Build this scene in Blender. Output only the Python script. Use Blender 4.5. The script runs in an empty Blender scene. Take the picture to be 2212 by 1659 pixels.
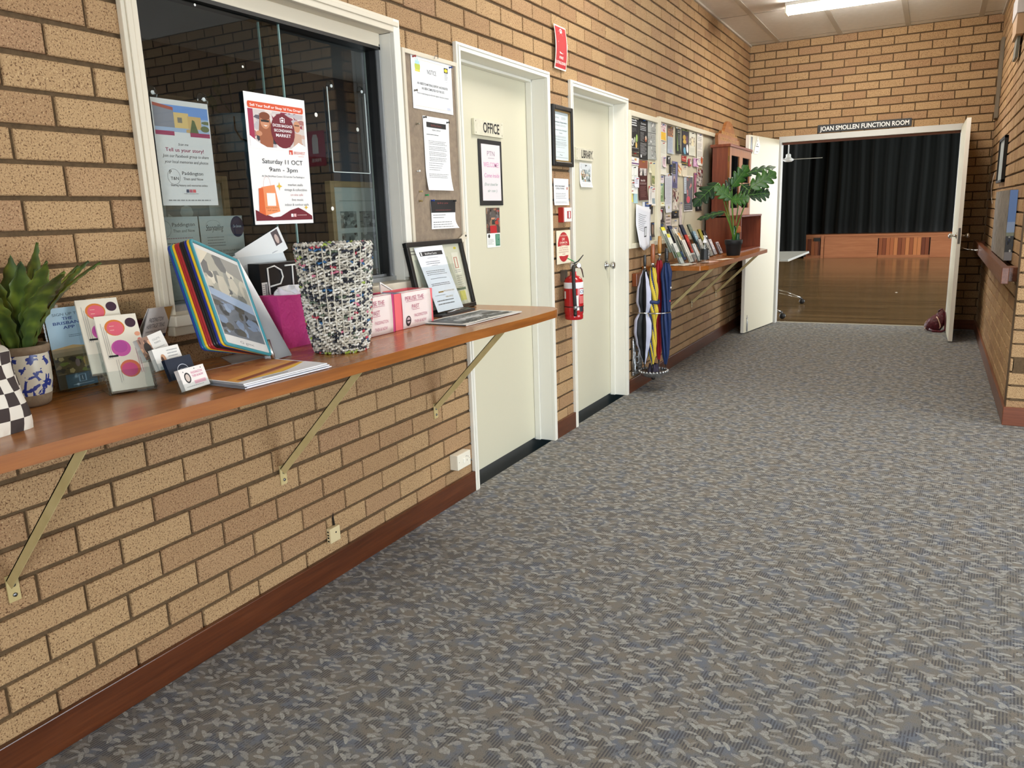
import bpy, math, random
from mathutils import Vector as V3, Matrix
R=math.radians
C=bpy.context.scene.collection
random.seed(7)
# ------------------------------------------------------------ constants of the place (metres)
CY=.086; Z0=.1623; H=Z0+35*CY; DB=9.594; W=2.464; YP=5.448
BZ=.96   # first counter height
B2=.95   # second counter height
# ------------------------------------------------------------ materials
def lin(c):
    return c/12.92 if c<=.04045 else ((c+.055)/1.055)**2.4
def rgb(h):
    h=h.lstrip('#'); return tuple(lin(int(h[i:i+2],16)/255) for i in (0,2,4))+(1,)
_M={}
def M(h,rough=.6,metal=0,spec=.5,bump=0,bscale=200,name=None,sheen=0,coat=0,trans=0,ior=1.45,alpha=1):
    k=(h,rough,metal,spec,bump,bscale,coat,trans,alpha)
    if k in _M: return _M[k]
    m=bpy.data.materials.new(name or 'mat_'+h.strip('#')); m.use_nodes=True
    n=m.node_tree.nodes; b=n['Principled BSDF']
    b.inputs['Base Color'].default_value=rgb(h); b.inputs['Roughness'].default_value=rough
    b.inputs['Metallic'].default_value=metal; b.inputs['Specular IOR Level'].default_value=spec
    b.inputs['Coat Weight'].default_value=coat; b.inputs['Transmission Weight'].default_value=trans
    b.inputs['IOR'].default_value=ior; b.inputs['Alpha'].default_value=alpha
    if coat: b.inputs['Coat Roughness'].default_value=.12
    if bump:
        t=n.new('ShaderNodeTexCoord'); no=n.new('ShaderNodeTexNoise'); no.inputs['Scale'].default_value=bscale
        bp=n.new('ShaderNodeBump'); bp.inputs['Strength'].default_value=bump; bp.inputs['Distance'].default_value=.002
        l=m.node_tree.links; l.new(t.outputs['Object'],no.inputs['Vector']); l.new(no.outputs[0],bp.inputs['Height']); l.new(bp.outputs[0],b.inputs['Normal'])
    _M[k]=m; return m
class NT:
    def __init__(s,name):
        s.m=bpy.data.materials.new(name); s.m.use_nodes=True; s.n=s.m.node_tree.nodes; s.l=s.m.node_tree.links; s.b=s.n['Principled BSDF']
    def N(s,t,**k):
        x=s.n.new('ShaderNode'+t)
        for a,v in k.items():
            if a.startswith('i_'): x.inputs[a[2:].replace('_',' ')].default_value=v
            else: setattr(x,a,v)
        return x
    def L(s,a,b): s.l.new(a,b)
    def math(s,op,a,b=None,c=None):
        x=s.n.new('ShaderNodeMath'); x.operation=op
        for i,v in enumerate((a,b,c)):
            if v is None: continue
            if hasattr(v,'links'): s.l.new(v,x.inputs[i])
            else: x.inputs[i].default_value=v
        return x.outputs[0]
    def mix(s,f,a,b,mode='MIX'):
        x=s.n.new('ShaderNodeMix'); x.data_type='RGBA'; x.blend_type=mode
        for i,v in ((0,f),(6,a),(7,b)):
            if hasattr(v,'links'): s.l.new(v,x.inputs[i])
            else: x.inputs[i].default_value=v
        return x.outputs[2]
    def ramp(s,f,stops):
        x=s.n.new('ShaderNodeValToRGB'); e=x.color_ramp.elements
        while len(e)<len(stops): e.new(.5)
        for q,(p,c) in zip(e,stops): q.position=p; q.color=rgb(c) if isinstance(c,str) else c
        s.l.new(f,x.inputs[0]); return x.outputs[0]
    def coord(s,scale=(1,1,1),rot=(0,0,0),out='Object'):
        t=s.n.new('ShaderNodeTexCoord'); mp=s.n.new('ShaderNodeMapping'); mp.inputs['Scale'].default_value=scale; mp.inputs['Rotation'].default_value=rot
        s.l.new(t.outputs[out],mp.inputs['Vector']); return mp.outputs[0]
    def noise(s,v,scale,detail=4,rough=.5):
        x=s.N('TexNoise'); x.inputs['Scale'].default_value=scale; x.inputs['Detail'].default_value=detail; x.inputs['Roughness'].default_value=rough
        s.l.new(v,x.inputs['Vector']); return x.outputs[0]
    def bump(s,h,strength,dist):
        x=s.N('Bump'); x.inputs['Strength'].default_value=strength; x.inputs['Distance'].default_value=dist
        s.l.new(h,x.inputs['Height']); s.l.new(x.outputs[0],s.b.inputs['Normal'])
def brick_mat():
    t=NT('sand brick'); v=t.coord()
    at=t.N('Attribute'); at.attribute_name='rnd'
    base=t.ramp(at.outputs['Fac'],[(0,'#a27f5e'),(.3,'#ae8d67'),(.6,'#ba9a71'),(.85,'#b4936c'),(1,'#a37f61')])
    n1=t.noise(v,9,4,.6); base=t.mix(t.math('MULTIPLY',n1,.45),base,rgb('#a3825c'))
    n2=t.noise(v,210,3,.7)
    sp=t.ramp(n2,[(0,(0,0,0,1)),(.385,(0,0,0,1)),(.46,(1,1,1,1)),(1,(1,1,1,1))])
    base=t.mix(sp,rgb('#63432b'),base)
    n3=t.noise(v,260,2,.6)
    sp2=t.ramp(n3,[(0,(0,0,0,1)),(.60,(0,0,0,1)),(.70,(1,1,1,1)),(1,(1,1,1,1))])
    base=t.mix(t.math('MULTIPLY',sp2,.6),base,rgb('#e6cb9c'))
    n4=t.noise(v,55,3,.6); sp3=t.ramp(n4,[(0,(1,1,1,1)),(.27,(1,1,1,1)),(.31,(0,0,0,1)),(1,(0,0,0,1))])
    base=t.mix(t.math('MULTIPLY',sp3,.6),base,rgb('#8a6a48'))
    t.L(base,t.b.inputs['Base Color']); t.b.inputs['Roughness'].default_value=.85; t.b.inputs['Specular IOR Level'].default_value=.3
    hh=t.math('ADD',t.math('MULTIPLY',n2,.6),t.math('MULTIPLY',t.noise(v,60,4,.7),1.0))
    t.bump(hh,.75,.004); return t.m
def mortar_mat():
    t=NT('raked mortar'); v=t.coord(); n=t.noise(v,60,4,.7)
    t.L(t.ramp(n,[(.2,'#46351f'),(.8,'#6a543a')]),t.b.inputs['Base Color']); t.b.inputs['Roughness'].default_value=.95; t.bump(n,.6,.004); return t.m
def carpet_mat():
    t=NT('patterned carpet')
    tc=t.N('TexCoord'); P=tc.outputs['Object']
    def motif(cell,off,a,b,rot0,spread,rnd=1.0):
        mp=t.N('Mapping'); mp.inputs['Scale'].default_value=(1/cell,1/cell,0); mp.inputs['Location'].default_value=(off,off*.7,0); t.L(P,mp.inputs['Vector'])
        vo=t.N('TexVoronoi',voronoi_dimensions='2D'); vo.inputs['Scale'].default_value=1; vo.inputs['Randomness'].default_value=rnd; t.L(mp.outputs[0],vo.inputs['Vector'])
        sb=t.N('VectorMath',operation='SUBTRACT'); t.L(mp.outputs[0],sb.inputs[0]); t.L(vo.outputs['Position'],sb.inputs[1])
        sep=t.N('SeparateColor'); t.L(vo.outputs['Color'],sep.inputs[0])
        ang=t.math('ADD',t.math('MULTIPLY',t.math('SUBTRACT',sep.outputs[0],.5),spread),rot0)
        vr=t.N('VectorRotate',rotation_type='Z_AXIS'); t.L(sb.outputs[0],vr.inputs['Vector']); t.L(ang,vr.inputs['Angle'])
        sx=t.N('SeparateXYZ'); t.L(vr.outputs[0],sx.inputs[0])
        # leaf: curved ellipse
        yy=t.math('ADD',sx.outputs[1],t.math('MULTIPLY',t.math('POWER',sx.outputs[0],2),.35))
        d=t.math('ADD',t.math('POWER',t.math('DIVIDE',sx.outputs[0],a),2),t.math('POWER',t.math('DIVIDE',yy,b),2))
        return t.math('MULTIPLY',t.math('LESS_THAN',d,1.0),t.math('ADD',.45,t.math('MULTIPLY',sep.outputs[1],.55)))
    m1=motif(.046,0,.40,.125,.15,1.5); m2=motif(.054,5.3,.20,.15,.2,3.0); m3=motif(.052,11.7,.34,.09,-.4,1.4)
    mo=t.math('MAXIMUM',t.math('MAXIMUM',m1,t.math('MULTIPLY',m2,.85)),t.math('MULTIPLY',m3,.8))
    big=t.noise(P,14,3,.6); big2=t.noise(P,2.0,2,.5)
    ground=t.ramp(big,[(.36,'#7f8592'),(.5,'#8b8884'),(.64,'#928a80')])
    # woven hatch
    mp=t.N('Mapping'); mp.inputs['Rotation'].default_value=(0,0,R(4)); t.L(P,mp.inputs['Vector'])
    wv=t.N('TexWave'); wv.inputs['Scale'].default_value=36; wv.inputs['Distortion'].default_value=.5; wv.inputs['Detail'].default_value=1; t.L(mp.outputs[0],wv.inputs['Vector'])
    mask=t.ramp(t.noise(P,19,3,.55),[(.47,(0,0,0,1)),(.54,(1,1,1,1))])
    ground=t.mix(t.math('MULTIPLY',t.math('MULTIPLY',wv.outputs[1],mask),.8),ground,rgb('#484b54'))
    yarn=t.noise(P,480,2,.7)
    fuz=t.noise(P,150,2,.6)
    mo=t.math('MULTIPLY',mo,t.ramp(fuz,[(.25,(.35,.35,.35,1)),(.55,(1,1,1,1))]))
    col=t.mix(mo,ground,rgb('#c6c6c0'))
    col=t.mix(t.math('MULTIPLY',big2,.25),col,rgb('#87857a'))
    col=t.mix(.75,col,t.ramp(yarn,[(.25,'#6a6a6a'),(.5,'#d8d8d8'),(.75,'#ffffff')]),'MULTIPLY')
    t.L(col,t.b.inputs['Base Color']); t.b.inputs['Roughness'].default_value=.95; t.b.inputs['Specular IOR Level'].default_value=.15
    t.bump(t.math('ADD',yarn,t.math('MULTIPLY',mo,.3)),.55,.003); return t.m
def wood_mat(name,c1,c2,c3,axis='y',rough=.25,scale=1.0,coat=.0,plank=None,spec=.5):
    t=NT(name); sc={'y':(26*scale,1.3*scale,26*scale),'x':(1.3*scale,26*scale,26*scale),'z':(26*scale,26*scale,1.3*scale)}[axis]
    v=t.coord(sc); n=t.noise(v,1.0,6,.62); n2=t.noise(t.coord(tuple(s*4 for s in sc)),1.0,3,.6)
    f=t.math('ADD',t.math('MULTIPLY',n,.75),t.math('MULTIPLY',n2,.25))
    col=t.ramp(f,[(.32,c1),(.5,c2),(.68,c3)])
    if plank:
        br=t.N('TexBrick'); br.offset=.37; br.inputs['Scale'].default_value=1; br.inputs['Brick Width'].default_value=plank[0]; br.inputs['Row Height'].default_value=plank[1]; br.inputs['Mortar Size'].default_value=.0012
        br.inputs['Color1'].default_value=(.62,.62,.62,1); br.inputs['Color2'].default_value=(1.15,1.15,1.15,1); br.inputs['Mortar'].default_value=(.25,.2,.15,1); br.inputs['Bias'].default_value=0
        t.L(t.coord(rot=plank[2]),br.inputs['Vector']); col=t.mix(1,col,br.outputs[0],'MULTIPLY')
    t.L(col,t.b.inputs['Base Color']); t.b.inputs['Roughness'].default_value=rough; t.b.inputs['Coat Weight'].default_value=coat; t.b.inputs['Coat Roughness'].default_value=.1; t.b.inputs['Specular IOR Level'].default_value=spec
    return t.m
def noisy(name,stops,scale=(1,1,1),nscale=6,detail=4,rough=.6,bump=0,metal=0,nr=.6):
    t=NT(name); v=t.coord(scale); n=t.noise(v,nscale,detail,nr); t.L(t.ramp(n,stops),t.b.inputs['Base Color'])
    t.b.inputs['Roughness'].default_value=rough; t.b.inputs['Metallic'].default_value=metal
    if bump: t.bump(n,bump,.003)
    return t.m
def glass_mat(name,tint='#ffffff',refl=1.0,ior=1.5,rough=0.0):
    m=bpy.data.materials.new(name); m.use_nodes=True; n=m.node_tree.nodes; l=m.node_tree.links
    for x in list(n):
        if x.type!='OUTPUT_MATERIAL': n.remove(x)
    out=n[0]; tr=n.new('ShaderNodeBsdfTransparent'); tr.inputs[0].default_value=rgb(tint)
    gl=n.new('ShaderNodeBsdfGlossy'); gl.inputs['Roughness'].default_value=rough
    fr=n.new('ShaderNodeFresnel'); fr.inputs['IOR'].default_value=ior
    mu=n.new('ShaderNodeMath'); mu.operation='MULTIPLY'; mu.inputs[1].default_value=refl; l.new(fr.outputs[0],mu.inputs[0])
    ge=n.new('ShaderNodeNewGeometry'); sb=n.new('ShaderNodeMath'); sb.operation='SUBTRACT'; sb.inputs[0].default_value=1; l.new(ge.outputs['Backfacing'],sb.inputs[1]); m2=n.new('ShaderNodeMath'); m2.operation='MULTIPLY'; l.new(mu.outputs[0],m2.inputs[0]); l.new(sb.outputs[0],m2.inputs[1]); mu=m2
    mx=n.new('ShaderNodeMixShader'); l.new(mu.outputs[0],mx.inputs[0]); l.new(tr.outputs[0],mx.inputs[1]); l.new(gl.outputs[0],mx.inputs[2]); l.new(mx.outputs[0],out.inputs[0])
    return m
BRICK=brick_mat(); MORTAR=mortar_mat(); CARPET=carpet_mat()
BENCH=wood_mat('varnished counter timber','#93592e','#a06634','#ad733e','y',.27,1.0,.12)
BENCHE=wood_mat('varnished edge timber','#7d4616','#8f521c','#9f6026','y',.3,1.0,.3)
SKIRT=wood_mat('dark stained skirting','#42200f','#552b15','#66371c','y',.3,1.0,.2)
SKIRTX=wood_mat('brown stained skirting','#5a2c18','#6f3a22','#82492c','x',.35,1.0,.2)
CAB=wood_mat('red brown cabinet timber','#6b3320','#81412a','#965234','z',.35,.8,.15)
CABF=wood_mat('honey cabinet front timber','#8c5426','#a3672f','#b87b40','z',.35,.8,.15)
RAILW=wood_mat('rail timber','#5b3322','#724430','#87563d','y',.35,1.0,.2)
HALLF=wood_mat('polished hall floor boards','#6b5436','#7b6240','#8c724e','x',.2,.7,.15,(2.4,.085,(0,0,0)))
STG=wood_mat('stage front ply','#7f4c2e','#8d5736','#9a6340','x',.4,.6)
CREAM=M('#cfcab3',.45,bump=.12,bscale=30); WHITE=M('#e6e3d8',.4,bump=.05,bscale=60); WOFF=M('#d6ccb8',.4,bump=.05,bscale=60)
BRKT=noisy('cream bracket paint',[(.3,'#b7a36e'),(.6,'#c8b581'),(.8,'#cfbd8c')],nscale=9,rough=.45)
CHROME=M('#c9c9c9',.18,1); STEEL=M('#8b8d8f',.35,1); SILVER=M('#b9bbbc',.42,.7)
BLACK=M('#141414',.4); BLK2=M('#1c1c1e',.55); PAPER=M('#eeece6',.7,spec=.3)
ACRYL=glass_mat('clear acrylic','#f8fafa',1.0,1.49)
PANE=glass_mat('window glass','#e1e7e7',1.25,1.52)
# ------------------------------------------------------------ mesh builder
ORG={}
class MB:
    def __init__(s): s.v=[];s.f=[];s.m=[];s.sm=[];s.mats=[]
    def mi(s,mat):
        if mat not in s.mats: s.mats.append(mat)
        return s.mats.index(mat)
    def add(s,vs,fs,mat,smooth=False):
        b=len(s.v); s.v+= [tuple(p) for p in vs]; k=s.mi(mat)
        for f in fs: s.f.append([b+i for i in f]); s.m.append(k); s.sm.append(smooth)
        return s
    def box(s,lo,hi,mat):
        (a,b,c),(d,e,f)=lo,hi
        vs=[(a,b,c),(d,b,c),(d,e,c),(a,e,c),(a,b,f),(d,b,f),(d,e,f),(a,e,f)]
        return s.add(vs,[(0,3,2,1),(4,5,6,7),(0,1,5,4),(1,2,6,5),(2,3,7,6),(3,0,4,7)],mat)
    def obox(s,o,U,Vv,N,su,sv,sn,mat):
        o=V3(o);U=V3(U);Vv=V3(Vv);N=V3(N); vs=[]
        for c in (0,sn):
            for (a,b) in ((0,0),(su,0),(su,sv),(0,sv)): vs.append(o+U*a+Vv*b+N*c)
        return s.add(vs,[(0,3,2,1),(4,5,6,7),(0,1,5,4),(1,2,6,5),(2,3,7,6),(3,0,4,7)],mat)
    def prism(s,poly,mapf,t,mat,side=None):
        # poly 2d ccw; mapf(u,v,n)->xyz
        n=len(poly); vs=[mapf(u,v,0) for u,v in poly]+[mapf(u,v,t) for u,v in poly]
        s.add(vs,[tuple(range(n-1,-1,-1)),tuple(range(n,2*n))],mat)
        s.add(vs,[(i,(i+1)%n,(i+1)%n+n,i+n) for i in range(n)],side or mat)
        return s
    def tube(s,pts,r,mat,n=8,smooth=True,flat=1.0):
        pts=[V3(p) for p in pts]; rs=r if isinstance(r,(list,tuple)) else [r]*len(pts); vs=[]
        up=None
        for i,p in enumerate(pts):
            d=(pts[min(i+1,len(pts)-1)]-pts[max(i-1,0)])
            d=d.normalized() if d.length>1e-9 else V3((0,0,1))
            if up is None:
                up=V3((0,0,1)) if abs(d.z)<.9 else V3((1,0,0))
            a=(up-d*up.dot(d)); a=a.normalized() if a.length>1e-6 else d.orthogonal().normalized(); up=a; b=d.cross(a)
            for k in range(n):
                t=2*math.pi*k/n; vs.append(p+(a*math.cos(t)*flat+b*math.sin(t))*rs[i])
        fs=[]
        for i in range(len(pts)-1):
            for k in range(n): fs.append((i*n+k,i*n+(k+1)%n,(i+1)*n+(k+1)%n,(i+1)*n+k))
        s.add(vs,fs,mat,smooth); b=len(s.v)-len(vs)
        k=s.mi(mat)
        s.f.append([b+i for i in range(n-1,-1,-1)]); s.m.append(k); s.sm.append(False)
        s.f.append([len(s.v)-n+i for i in range(n)]); s.m.append(k); s.sm.append(False)
        return s
    def lathe(s,prof,c,mat,n=28,axis=(0,0,1),smooth=True,closed=False,sq=1.0):
        ax=V3(axis).normalized(); a=ax.orthogonal().normalized(); b=ax.cross(a); c=V3(c); vs=[]
        for (r,z) in prof:
            for k in range(n):
                t=2*math.pi*k/n; vs.append(c+ax*z+(a*math.cos(t)+b*math.sin(t)*sq)*r)
        fs=[(i*n+k,i*n+(k+1)%n,(i+1)*n+(k+1)%n,(i+1)*n+k) for i in range(len(prof)-1) for k in range(n)]
        s.add(vs,fs,mat,smooth)
        if not closed:
            bb=len(s.v)-len(vs); k=s.mi(mat)
            s.f.append([bb+i for i in range(n-1,-1,-1)]); s.m.append(k); s.sm.append(False)
            s.f.append([len(s.v)-n+i for i in range(n)]); s.m.append(k); s.sm.append(False)
        return s
    def grid(s,fn,nu,nv,mat,smooth=True,back=None):
        vs=[fn(i/nu,j/nv) for j in range(nv+1) for i in range(nu+1)]
        fs=[(j*(nu+1)+i,j*(nu+1)+i+1,(j+1)*(nu+1)+i+1,(j+1)*(nu+1)+i) for j in range(nv) for i in range(nu)]
        return s.add(vs,fs,mat,smooth)
    def build(s,name,parent=None,org=None,bevel=0,solid=0,subsurf=0,attr=None,weld=False):
        if parent is not None: o0=ORG[parent.name]
        else: o0=V3(org) if org is not None else V3((0,0,0))
        me=bpy.data.meshes.new(name); me.from_pydata([tuple(V3(p)-o0) for p in s.v],[],s.f)
        for m in s.mats: me.materials.append(m)
        me.polygons.foreach_set('material_index',s.m); me.polygons.foreach_set('use_smooth',s.sm)
        if attr: 
            at=me.attributes.new('rnd','FLOAT','FACE'); at.data.foreach_set('value',attr)
        me.update(); o=bpy.data.objects.new(name,me); C.objects.link(o)
        if parent is not None: o.parent=parent
        else: o.location=o0
        ORG[o.name]=o0
        if weld: w=o.modifiers.new('weld','WELD'); w.merge_threshold=.0001
        if solid: q=o.modifiers.new('solid','SOLIDIFY'); q.thickness=solid; q.offset=0
        if subsurf: q=o.modifiers.new('ss','SUBSURF'); q.levels=subsurf; q.render_levels=subsurf
        if bevel: q=o.modifiers.new('bevel','BEVEL'); q.width=bevel; q.segments=2; q.limit_method='ANGLE'; q.angle_limit=R(40)
        return o
def tag(o,label,cat,group=None,kind=None):
    if label: o['label']=label
    if cat: o['category']=cat
    if group: o['group']=group
    if kind: o['kind']=kind
    return o
def thing(name,label,cat,loc,group=None):
    o=bpy.data.objects.new(name,None); C.objects.link(o); o.location=loc; o.empty_display_size=.05; ORG[o.name]=V3(loc)
    return tag(o,label,cat,group)
def lab(o,l): o['label']=l; return o
def struct(mb,name,**k):
    o=mb.build(name,**k); o['kind']='structure'; return o
# ------------------------------------------------------------ text and print
_T={}
def glyphs(s,bold=0,shear=0):
    k=(s,bold,shear)
    if k in _T: return _T[k]
    cu=bpy.data.curves.new('t','FONT'); cu.body=s; cu.size=1.43; cu.offset=bold; cu.shear=shear; cu.resolution_u=3
    ob=bpy.data.objects.new('t',cu); C.objects.link(ob)
    bpy.context.view_layer.update()
    dg=bpy.context.evaluated_depsgraph_get(); me=bpy.data.meshes.new_from_object(ob.evaluated_get(dg))
    vs=[(v.co.x,v.co.y) for v in me.vertices]; fs=[tuple(p.vertices) for p in me.polygons]
    bpy.data.objects.remove(ob); bpy.data.curves.remove(cu); bpy.data.meshes.remove(me)
    if vs:
        x0=min(v[0] for v in vs); vs=[(x-x0,y) for x,y in vs]; w=max(v[0] for v in vs)
    else: w=0
    _T[k]=(vs,fs,w); return _T[k]
class Fr:
    """a flat frame in the place: origin, U to the right, V up, normal N = UxV towards the viewer"""
    def __init__(s,o,U=(0,1,0),V=(0,0,1),warp=None):
        s.o=V3(o); s.U=V3(U).normalized(); v=V3(V); s.V=(v-s.U*v.dot(s.U)).normalized(); s.N=s.U.cross(s.V); s.warp=warp
    def p(s,u,v,n=0):
        if s.warp: 
            a,b,c=s.warp(u,v); u+=a; v+=b; n+=c
        return s.o+s.U*u+s.V*v+s.N*n
def printed(mb,fr,w,h,els,base=.0006,sub=1):
    k=0
    for e in els:
        n=base+.00004*k; k+=1; t=e[0]
        def rect(x0,y0,x1,y1,mat,n=n):
            nu=max(1,math.ceil((x1-x0)*12)) if fr.warp else 1; nv=max(1,math.ceil(abs(y1-y0)*16)) if fr.warp else 1
            mb.grid(lambda a,b:fr.p((x0+(x1-x0)*a)*w,(y0+(y1-y0)*b)*h,n),nu,nv,mat,False)
        if t=='r': rect(e[1],e[2],e[3],e[4],M(e[5],.6))
        elif t=='p': 
            mb.add([fr.p(x*w,y*h,n) for x,y in e[1]],[tuple(range(len(e[1])))],M(e[2],.6))
        elif t=='e':
            _,cx,cy,rx,ry,c=e[:6]; q=22
            mb.add([fr.p((cx+rx*math.cos(2*math.pi*i/q))*w,(cy+ry*math.sin(2*math.pi*i/q))*h,n) for i in range(q)],[tuple(range(q))],M(c,.6))
        elif t=='o':
            _,cx,cy,rx,ry,c,th=e; q=28; vs=[]
            for i in range(q):
                a=2*math.pi*i/q
                for rr in (0,th): vs.append(fr.p(cx*w+(rx*w-rr)*math.cos(a),cy*h+(ry*h-rr)*math.sin(a),n))
            mb.add(vs,[(2*i,2*((i+1)%q),2*((i+1)%q)+1,2*i+1) for i in range(q)],M(c,.6))
        elif t=='t':
            _,s,x,y,hh,c=e[:6]; al=e[6] if len(e)>6 else 'c'; wid=e[7] if len(e)>7 else None; bo=e[8] if len(e)>8 else 0; sh=e[9] if len(e)>9 else 0
            vs,fs,tw=glyphs(s,bo,sh); hs=hh*h; xs=hs if not wid else wid*w/max(tw,1e-6)
            x0=x*w-(tw*xs/2 if al=='c' else (tw*xs if al=='r' else 0))
            mb.add([fr.p(x0+a*xs,y*h+b*hs,n) for a,b in vs],fs,M(c,.6))
        elif t=='l':   # small lines of type
            _,x0,y0,x1,cnt,pitch,c=e[:7]; th=e[7] if len(e)>7 else pitch*.32
            rr=random.Random(int(x0*999+y0*777+cnt))
            for i in range(cnt):
                xx=x1-(x1-x0)*(rr.random()*.12 if i%4!=3 else rr.random()*.5); x=x0
                while x<xx-.01:
                    ww=rr.uniform(.02,.07)*(x1-x0)*1.4; rect(x,y0-i*pitch,min(x+ww,xx),y0-i*pitch+th,M(c,.6)); x+=ww+.018*(x1-x0)
        elif t=='n':   # photograph: patches of colour
            _,x0,y0,x1,y1,cols,seed=e[:7]; rr=random.Random(seed); rect(x0,y0,x1,y1,M(cols[0],.5)); nn=e[7] if len(e)>7 else 26
            for i in range(nn):
                cx=rr.uniform(x0,x1); cy=rr.uniform(y0,y1); rx=rr.uniform(.03,.16)*(x1-x0); ry=rr.uniform(.03,.16)*(y1-y0); q=rr.choice((5,6,8)); a0=rr.random()*6
                mb.add([fr.p(min(max(cx+rx*math.cos(a0+2*math.pi*j/q),x0),x1)*w,min(max(cy+ry*math.sin(a0+2*math.pi*j/q),y0),y1)*h,n+.00002*(i+1)/nn) for j in range(q)],[tuple(range(q))],M(rr.choice(cols[1:]),.5))
def curl(w,h,corner='br',amt=.01,lean=0):
    def f(u,v):
        a=u/w; b=v/h; c=0
        if 'b' in corner: c+=max(0,.35-b)**2*amt*8*(a if 'r' in corner else (1-a if 'l' in corner else 1))
        if 't' in corner: c+=max(0,b-.7)**2*amt*8
        c+=math.sin(a*4+b*3)*amt*.12+lean*(1-b)
        return (0,0,c)
    return f
def sheet(name,label,cat,fr,w,h,els,color='#eeece6',group=None,parent=None,thick=.0007,rough=.65,org=None,pname='printing'):
    mb=MB(); mat=M(color,rough,spec=.3)
    nu,nv=(12,16) if fr.warp else (1,1)
    mb.grid(lambda a,b:fr.p(w*a,h*b,thick*.5),nu,nv,mat,bool(fr.warp)); mb.grid(lambda a,b:fr.p(w*(1-a),h*b,-thick*.5),nu,nv,mat,bool(fr.warp))
    c=[fr.p(0,0,-thick/2),fr.p(w,0,-thick/2),fr.p(w,0,thick/2),fr.p(0,0,thick/2)]; mb.add(c,[(0,1,2,3)],mat)
    c=[fr.p(0,h,thick/2),fr.p(w,h,thick/2),fr.p(w,h,-thick/2),fr.p(0,h,-thick/2)]; mb.add(c,[(0,1,2,3)],mat)
    if parent is not None: o=mb.build(name,parent)
    else: o=tag(mb.build(name,org=org or fr.p(0,0)),label,cat,group)
    if els:
        q=MB(); printed(q,fr,w,h,els,thick*.5+(.0007 if fr.warp else .0002)); p=q.build(pname,o) if parent is None else q.build(pname,o)
    return o
def pin(mb,p,c,n=(1,0,0)):
    n=V3(n); p=V3(p); mb.lathe([(.0045,0),(.003,.002),(.0028,.009),(.0048,.0115),(.0048,.0135),(.001,.014)],p,M(c,.25),10,n)
CALIB=(1.9891,-.064,1.3675,.4968,-.2134,-.0349,1673.2)
LP=[560,260,1900,1600,1.0,0.0,8]
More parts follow.
